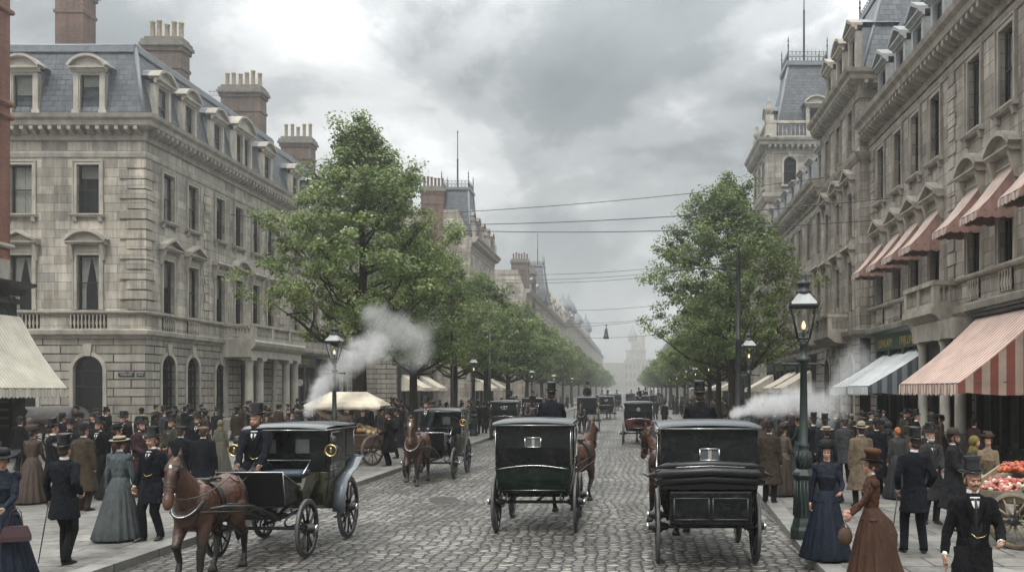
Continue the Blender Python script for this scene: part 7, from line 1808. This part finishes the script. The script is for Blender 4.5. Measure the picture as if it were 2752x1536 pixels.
    # stoves with pipes
    for (x, y, top, tilt, lb) in ((G(822, 1262, KERB).x*1.0, 28.5, 1.79, 0, 'black stove with upright pipe sending out the big steam cloud behind the nearest cab'), (2.75, 24.5, 1.83, .12, 'black stove with tilted pipe by the right kerb under the drifting steam')):
        x = (822-VX)*y/F if tilt == 0 else (1962-VX)*y/F
        s = empty('roasting_stove', (x, y, KERB if tilt == 0 else 0), label=lb, cat='stove')
        q = MB(); q.lathe([(.28, .25), (.34, .35), (.34, .8), (.26, .95), (.1, 1.0)], n=16); [q.box(.2*math.cos(a)-.02, .2*math.cos(a)+.02, .2*math.sin(a)-.02, .2*math.sin(a)+.02, 0, .3) for a in (0, 2.1, 4.2)]; q.obj('body', IRON, s)
        q = MB(); q.tube([(0, 0, .95), (0, 0, 1.2), (tilt, 0, top-(KERB if tilt == 0 else 0))], .065, 12); q.obj('stovepipe', IRON, s)
    # covered waggon parked past the brick shop
    r = empty('covered_wagon', (-25.4, 38.5, KERB), R(90), label='grey covered wagon standing beyond the cream awning', cat='wagon')
    q = MB(); q.box(-.8, .8, -1.5, 1.5, .7, 1.15); q.obj('body', WOOD, r)
    q = MB(); q.loft([[(.85*math.cos(PI*i/10), y, 1.1+.72*math.sin(PI*i/10)) for i in range(11)]+[(-.85, y, 1.1)] for y in (-1.55, -.4, .4, 1.55)]); q.obj('hood', M('grey_tarpaulin', (.16, .15, .14), .8, var=.3, bump=.3), r)
    for s in (-1, 1):
        for y in (-1, 1): wheel(r, s*.9, y, .47)
barrows()

# ------------------------------------------------------------------ people
def Q(px, ppm, z=KERB): return Vector(((px-VX)/ppm, F/ppm, z))
def heroes():
    V = .009
    # left pavement
    p = make_person('f', 1.74, V, hands=[(-.20, -.20, 1.0), (.10, -.30, 1.02)], hat='wide', yaw=R(22), pitch=R(16), glove=True, puff=True, seed=1)
    l = Q(6, 203); spawn(p, l, R(18), 'lady in blue dress and black feathered hat at the left edge, carrying a handbag', 'dkblue', hair=(.05, .025, .015), hat='black', skirt='dkblue')
    q = MB(); q.loft([[(.17*a, .05*b, z) for a, b in ((-1, -1), (1, -1), (1, 1), (-1, 1))] if z < .1 else [(.13*a, .03*b, z) for a, b in ((-1, -1), (1, -1), (1, 1), (-1, 1))] for z in (0, .06, .19, .20)], sm=False); q.tube([(-.08, 0, .2), (-.05, 0, .38), (.02, 0, .44), (.06, 0, .38), (.08, 0, .2)], .008, 5)
    o = q.obj('handbag', M('oxblood_leather', (.045, .018, .020), .35, bump=.3), None, (l.x+.30, l.y-.18, .72), R(25), bevel=.02); tag(o, 'dark red leather handbag hanging from the arm of the lady in blue', 'handbag')
    q = MB(); [q.ell((random.Random(i).uniform(-.1, .12), random.Random(i*3).uniform(-.06, .08), 0), (.05, .03, .02), rot=Euler((0, .4, i))) for i in range(7)]
    p = make_person('m', 1.77, V, hands=[(-.21, -.06, 1.02), (.30, -.10, .92)], feet=[(-.09, .10, .08), (.11, -.16, .08)], hat='top', yaw=R(12), hem=.66, seed=3)
    l = Q(173, 182); spawn(p, l, PI+R(-4), 'man in long dark blue coat and top hat walking away with a cane', 'navy', 'black', hair=(.03, .02, .012))
    cane((l.x-.33, l.y+.14, .98), (l.x-.40, l.y+.02, KERB), 'slim walking cane held by the man in the long dark blue coat')
    p = make_person('f', 1.73, V, hands=[(-.24, -.05, .86), (.24, -.05, .86)], hat='boater', yaw=R(-14), puff=True, seed=6, folds=19)
    spawn(p, Q(322, 157), PI+R(4), 'lady in grey-blue dress and straw boater seen from behind beside the nearest horse', 'slate', hair=(.075, .035, .018), hat='cream', skirt=(.085, .10, .10), band='black')
    p = make_person('m', 1.79, V, hands=[(-.27, -.08, .90), (.25, .04, .88)], feet=[(-.09, -.10, .08), (.09, .08, .08)], hat='top', face='m', yaw=R(-6), hem=.62, open_coat=True, seed=9)
    spawn(p, Q(410, 157.5), R(-12), 'man with moustache and top hat walking towards the viewer behind the nearest horse', 'navy', 'navy', hair=(.05, .028, .015))
    # right pavement
    p = make_person('f', 1.72, V, hands=[(-.25, .02, .86), (.16, -.26, 1.06)], hat='bonnet', yaw=R(-10), pitch=R(1), puff=True, seed=12, folds=15)
    spawn(p, Q(2222, 178.5), R(-4), 'lady in navy blue dress and black bonnet before the big green lamp post', (.010, .014, .030), hair=(.03, .015, .01), hat='black', skirt=(.009, .016, .032))
    p = make_person('f', 1.65, V, hands=[(-.10, -.27, 1.0), (.08, -.30, .96)], hat='tallbonnet', yaw=0, puff=True, bustle=.55, seed=14, folds=13, torso=0)
    l = Q(2342, 203); spawn(p, l, R(-92), 'lady in rust brown bustled dress and tall trimmed hat, in profile facing left', (.085, .034, .017), hair=(.035, .018, .012), hat='black', skirt=(.075, .034, .018), band='rust')
    q = MB(); q.ell((0, 0, .10), (.10, .07, .13)); q.tube([(-.06, 0, .2), (0, 0, .28), (.06, 0, .2)], .01, 5); o = q.obj('handbag', M('brown_velvet', (.06, .03, .018), .8, bump=.4), None, (l.x-.36, l.y-.05, .66)); tag(o, 'soft brown pouch bag held by the lady in the rust brown dress', 'handbag')
    p = make_person('m', 1.74, .008, hands=[(-.31, -.10, .86), (.20, -.27, 1.06)], feet=[(-.10, -.2, .08), (.12, .14, .08)], hat='top', face='m', yaw=R(5), hem=.58, open_coat=True, seed=17)
    l = Q(2614, 262); spawn(p, l, R(-6), 'man with moustache, top hat, open black coat and watch chain striding in at the right', 'black', 'black', hair=(.055, .026, .013), vest='charcoal')
    cane((l.x-.34, l.y-.20, .94), (l.x-.46, l.y-.36, KERB), 'brown cane in the hand of the striding man with the watch chain', M('brown_cane', (.14, .06, .03), .4))
    p = make_person('m', 1.83, V, hands=[(-.22, -.08, 1.0), (.24, -.02, .95)], feet=[(-.14, 0, .08), (.14, -.05, .08)], hat='top', yaw=R(18), hem=.62, seed=19)
    l = Q(2457, 171); spawn(p, l, PI+R(-5), 'tall man in dark navy coat and top hat, back turned, holding a short stick', 'navy', 'navy', hair=(.03, .018, .012))
    cane((l.x-.26, l.y+.02, 1.0), (l.x-.36, l.y-.12, .58), 'short stick carried by the tall man with his back turned')
    # middle ground, reusing a few builds
    B = {}
    V2 = .013
    B['over_bowler'] = make_person('m', 1.78, V2, coat='over', hem=.42, hat='bowler', detail=0, seed=21)
    B['over_top_f'] = make_person('m', 1.78, V2, coat='over', hem=.45, hat='top', face='b', detail=1, seed=22, hands=[(-.12, -.28, 1.05), (.12, -.28, 1.05)])
    B['frock_top_b'] = make_person('m', 1.78, V2, hat='top', hem=.60, detail=0, seed=23, feet=[(-.1, .1, .08), (.1, -.1, .08)])
    B['frock_top_f'] = make_person('m', 1.78, V2, hat='top', hem=.60, face='b', detail=1, seed=24)
    B['over_brim'] = make_person('m', 1.78, V2, coat='over', hem=.40, hat='fedora', face='b', detail=1, seed=25, hands=[(-.15, -.3, 1.1), (.15, -.3, 1.1)])
    B['over_fed'] = make_person('m', 1.78, V2, coat='over', hem=.38, hat='fedora', detail=0, seed=26)
    B['cap'] = make_person('m', 1.74, V2, coat='over', hem=.70, hat='cap', face='m', detail=1, seed=27)
    B['cap_b'] = make_person('m', 1.74, V2, coat='over', hem=.55, hat='cap', detail=0, seed=28)
    B['lady_bon'] = make_person('f', 1.68, V2, hat='bonnet', detail=0, seed=29, hands=[(-.12, -.28, 1.0), (.12, -.28, 1.0)])
    B['lady_wide'] = make_person('f', 1.70, V2, hat='wide', detail=0, seed=30, puff=True)
    B['lady_bare'] = make_person('f', 1.66, V2, coat='over', hem=.55, hat='none', detail=0, seed=31)
    B['lady_shawl'] = make_person('f', 1.62, V2, coat='over', hem=.6, hat='shawl', detail=0, seed=32, lean=R(8))
    B['lady_boater'] = make_person('f', 1.68, V2, coat='over', hem=.85, hat='boater', detail=0, seed=33)
    RH = (.30, .10, .035)
    S = [  # key, px, ppm, rz, label, coat, legs/skirt, hat, hair
        ('over_bowler', 2068, 118.5, PI+R(-20), 'man in brown overcoat and bowler hat just beyond the right carriage wheel', 'umber', 'charcoal', 'black', None),
        ('lady_bon', 2106, 111, PI+R(-50), 'woman in russet jacket standing close to the man in the bowler hat', 'dusty', 'umber', 'umber', None),
        ('over_fed', 2314, 123, PI+R(5), 'man in long tan overcoat and pale brimmed hat seen from behind', 'tan', 'umber', (.34, .28, .20), None),
        ('over_top_f', 2500, 140, R(8), 'white-bearded gentleman in grey overcoat and top hat facing the viewer', (.05, .05, .052), 'charcoal', 'black', (.35, .34, .32)),
        ('over_brim', 2562, 147, R(68), 'bearded man in long charcoal overcoat and brimmed hat turned to the barrow', 'charcoal', 'black', 'umber', None),
        ('lady_bare', 2412, 114, PI, 'red-haired woman in grey dress left of the tall man in navy', (.05, .052, .052), 'charcoal', 'grey', RH),
        ('over_bowler', 2356, 110, PI+R(8), 'man in dark blue coat and round black hat behind the tan overcoat', 'navy', 'black', 'black', None),
        ('lady_bon', 2146, 89, PI+R(60), 'woman in dark teal dress seen just left of the big lamp post', 'teal', 'teal', 'plum', (.10, .03, .02)),
        ('lady_boater', 2222, 117, PI+R(-8), 'woman in navy jacket and pale green-banded hat behind the lady in navy blue', 'navy', 'charcoal', 'cream', None),
        ('cap_b', 2270, 98, PI, 'man in grey coat and flat cap between the green hat and the tan overcoat', (.06, .062, .066), 'black', 'umber', None),
        ('frock_top_b', 2216, 101, PI+R(5), 'man whose top hat rises right behind the green-banded hat', 'charcoal', 'black', 'black', None),
        ('frock_top_b', 2186, 96, PI+R(10), 'man in dark coat and top hat directly right of the big lamp post', 'navy', 'black', 'black', None),
        ('over_fed', 2114, 87, PI+R(-25), 'man in dark coat and black brimmed hat beneath the drifting steam', 'charcoal', 'black', 'black', None),
        ('lady_shawl', 2388, 94, PI+R(-20), 'grey shawled woman in front of the blue-grey awnings', 'grey', 'grey', 'grey', None),
        ('lady_bon', 2655, 141, R(-20), 'woman stallholder in cream blouse and brown bonnet behind the barrow', (.26, .19, .12), 'umber', 'brown', None),
        ('lady_shawl', 2612, 136, R(30), 'stooping woman in mustard headscarf behind the barrow', 'olive', 'umber', (.20, .16, .035), None),
        ('lady_bon', 88, 119, PI+R(6), 'woman in brown dress with dark hair seen from behind under the cream awning', (.095, .068, .05), (.085, .06, .045), 'umber', None),
        ('frock_top_b', 142, 120, PI+R(-40), 'man in black coat and tall top hat between the brown dress and the cane walker', 'black', 'black', 'black', None),
        ('over_bowler', 225, 127, PI+R(-8), 'man in olive brown coat and dark hat walking away behind the cane walker', (.068, .052, .034), 'umber', 'black', None),
        ('frock_top_f', 266, 111, R(-4), 'bearded man in black coat facing the viewer left of the straw boater', 'black', 'black', 'black', None),
        ('cap', 232, 96, R(10), 'moustached man in grey flat cap behind the bearded man in black', 'charcoal', 'black', 'grey', None),
        ('cap', 258, 77, R(-5), 'man in brown cap before the arched window', 'umber', 'umber', 'brown', None),
        ('frock_top_f', 330, 91.5, R(12), 'man in black coat and top hat looking down near the arched window', 'black', 'black', 'black', None),
        ('over_top_f', 379, 112, R(60), 'stooped man in dark brown overcoat and tilted top hat right of the boater', 'plum', 'umber', 'black', None),
        ('lady_bon', 315, 114, PI+R(-40), 'woman in black with a fur collar hidden behind the straw boater', 'black', 'black', 'black', None),
        ('over_top_f', 462, 104, R(-10), 'man in dark tweed and top hat above the ears of the nearest horse', 'olive', 'olive', 'black', None),
        ('cap_b', 486, 124, PI+R(10), 'man in dark blue jacket and black cap behind the head of the nearest horse', 'navy', 'black', 'black', None),
        ('frock_top_f', 531, 94, R(2), 'man in black cape, top hat and striped tie left of the coachman', 'black', 'black', 'black', None),
        ('cap_b', 546, 126, PI+R(15), 'short man in dark coat and tan fur cap left of the carriage lamp', 'navy', 'black', (.16, .09, .05), None),
        ('lady_shawl', 592, 90, PI+R(20), 'figure in long grey-green cape left of the coachman', (.12, .115, .085), (.11, .10, .08), (.18, .15, .09), None),
        ('over_brim', 188, 110, R(30), 'man in black wide hat between the cane walker and the olive coat', 'charcoal', 'black', 'black', None),
        ('lady_shawl', 76, 84, PI, 'woman in pale brown shawl near the covered wagon', 'dusty', 'dusty', (.16, .12, .10), None),
        ('over_top_f', 1045, 80, R(-80), 'man in long black coat and top hat buying at the canopied barrow', 'black', 'black', 'black', None),
        ('over_brim', 1068, 72, R(-60), 'bearded man in black behind the buyer at the canopied barrow', 'charcoal', 'black', 'black', None),
        ('cap_b', 975, 70, R(20), 'dark figure tending the canopied barrow from behind', 'black', 'black', 'umber', None),
        ('frock_top_b', 1283, 47, PI, 'man in black between the second left gas lamp and the brown carriage', 'black', 'black', 'black', None),
        ('over_bowler', 1302, 46, PI, 'stout man in black beside the brown kerbside carriage', 'black', 'black', 'black', None),
    ]
    for k, px, ppm, rz, lb, coat, lg, hat, hr in S:
        spawn(B[k], Q(px, ppm), rz, lb, coat, lg, hair=hr or (.035, .022, .015), hat=hat, skirt=lg, group=None)
    spawn(B['frock_top_b'], Q(1786, 38, 0), PI, 'lone man crossing the road right of the maroon-panelled carriage', 'black')
    spawn(B['frock_top_b'], Q(1762, 30, 0), PI+.4, 'second pedestrian in the road beyond the lone man', 'charcoal')
    # man in the porch doorway
    spawn(B['frock_top_f'], Vector((-25.5, 59.5, KERB)), PI/2, 'man standing in the dark doorway of the columned porch', 'black', 'black')
    # ---- the crowd
    lo = {}
    V3 = .026
    for k, a in dict(bowler=dict(coat='over', hem=.5, hat='bowler'), top=dict(hat='top', hem=.55), cap=dict(coat='over', hem=.65, hat='cap'), brim=dict(coat='over', hem=.45, hat='fedora')).items(): lo[k] = make_person('m', 1.75, V3, detail=0, **a)
    for k, a in dict(wide=dict(hat='wide'), bonnet=dict(hat='bonnet'), boater=dict(hat='boater', coat='over', hem=.8), shawl=dict(hat='shawl', coat='over', hem=.6)).items(): lo[k] = make_person('f', 1.66, V3, detail=0, **a)
    nm = dict(bowler='man in {c} coat and bowler hat', top='man in {c} coat and top hat', cap='man in {c} coat and flat cap', brim='man in {c} coat and brimmed hat', wide='woman in {c} dress and wide hat', bonnet='woman in {c} dress and bonnet', boater='woman in {c} dress and straw hat', shawl='woman in {c} dress and headscarf')
    rg = random.Random(42); used = [Q(s[1], s[2]) for s in S]+[Vector((-11.7, 30.6, 0)), Vector((5.28, 44.5, 0))]+[Vector(t) for t in ((-11, 35.9, 0), (-11, 44.8, 0), (-9.7, 30.6, 0), (-9.75, 29.2, 0), (5.75, 51.5, 0), (5.8, 60, 0), (4.12, 31.6, 0), (5.55, 50, 0), (-8.4, 28.5, 0), (-10.4, 28.5, 0), (-8.75, 49.2, 0))]
    Z = [((-25, -13), (27, 33), 15, 'in the crowd below the stone building'), ((-24.5, -12), (33, 40), 30, 'in the thick crowd by the arches'), ((-24.6, -12), (40, 47), 30, 'far back by the stone corner building'),
         ((-23.5, -12.5), (47, 62), 34, 'in the crowd by the columned porch'), ((-13, -9.2), (33, 56), 16, 'under the first left trees'), ((-20, -8.6), (56, 80), 24, 'farther up the left pavement'), ((-15.5, -8.4), (80, 130), 26, 'far up the left pavement in the haze'),
         ((5.2, 10.8), (24.5, 31), 9, 'beyond the tan overcoat'), ((4.7, 11.6), (31, 40), 22, 'on the right under the steam'), ((3.9, 11), (40, 54), 26, 'beside the large right tree'), ((3.9, 10.5), (56, 85), 30, 'among the right lamps'), ((4, 10), (85, 130), 22, 'far up the right pavement in the haze')]
    for (xa, xb), (ya, yb), n, zl in Z:
        c = 0; tries = 0
        while c < n and tries < 600:
            tries += 1; p = Vector((rg.uniform(xa, xb), rg.uniform(ya, yb), KERB))
            if any((p.x-u.x)**2+(p.y-u.y)**2 < .62**2 for u in used): continue
            used.append(p); c += 1
            k = rg.choice(['bowler', 'top', 'top', 'cap', 'brim', 'bowler', 'wide', 'bonnet', 'shawl', 'boater', 'bonnet'])
            cc = rg.choice(['black', 'black', 'charcoal', 'navy', 'grey', 'umber', 'olive', 'brown', 'plum', 'dusty' if k in ('shawl', 'bonnet') else 'charcoal'])
            o = spawn(lo[k], p, rg.choice([0, PI, PI, R(90), R(-90)])+rg.uniform(-.6, .6), nm[k].format(c={'charcoal': 'dark grey', 'umber': 'dark brown', 'plum': 'dark plum', 'dusty': 'dusty brown'}.get(cc, cc))+' '+zl, cc, rg.choice(['black', 'charcoal']) if k in ('bowler', 'top', 'cap', 'brim') else cc, hat='cream' if k == 'boater' else rg.choice(['black', 'umber', 'charcoal']), group='crowd '+zl[0:2]+' '+zl.split(' ', 1)[1], s=rg.uniform(.94, 1.04))
heroes()
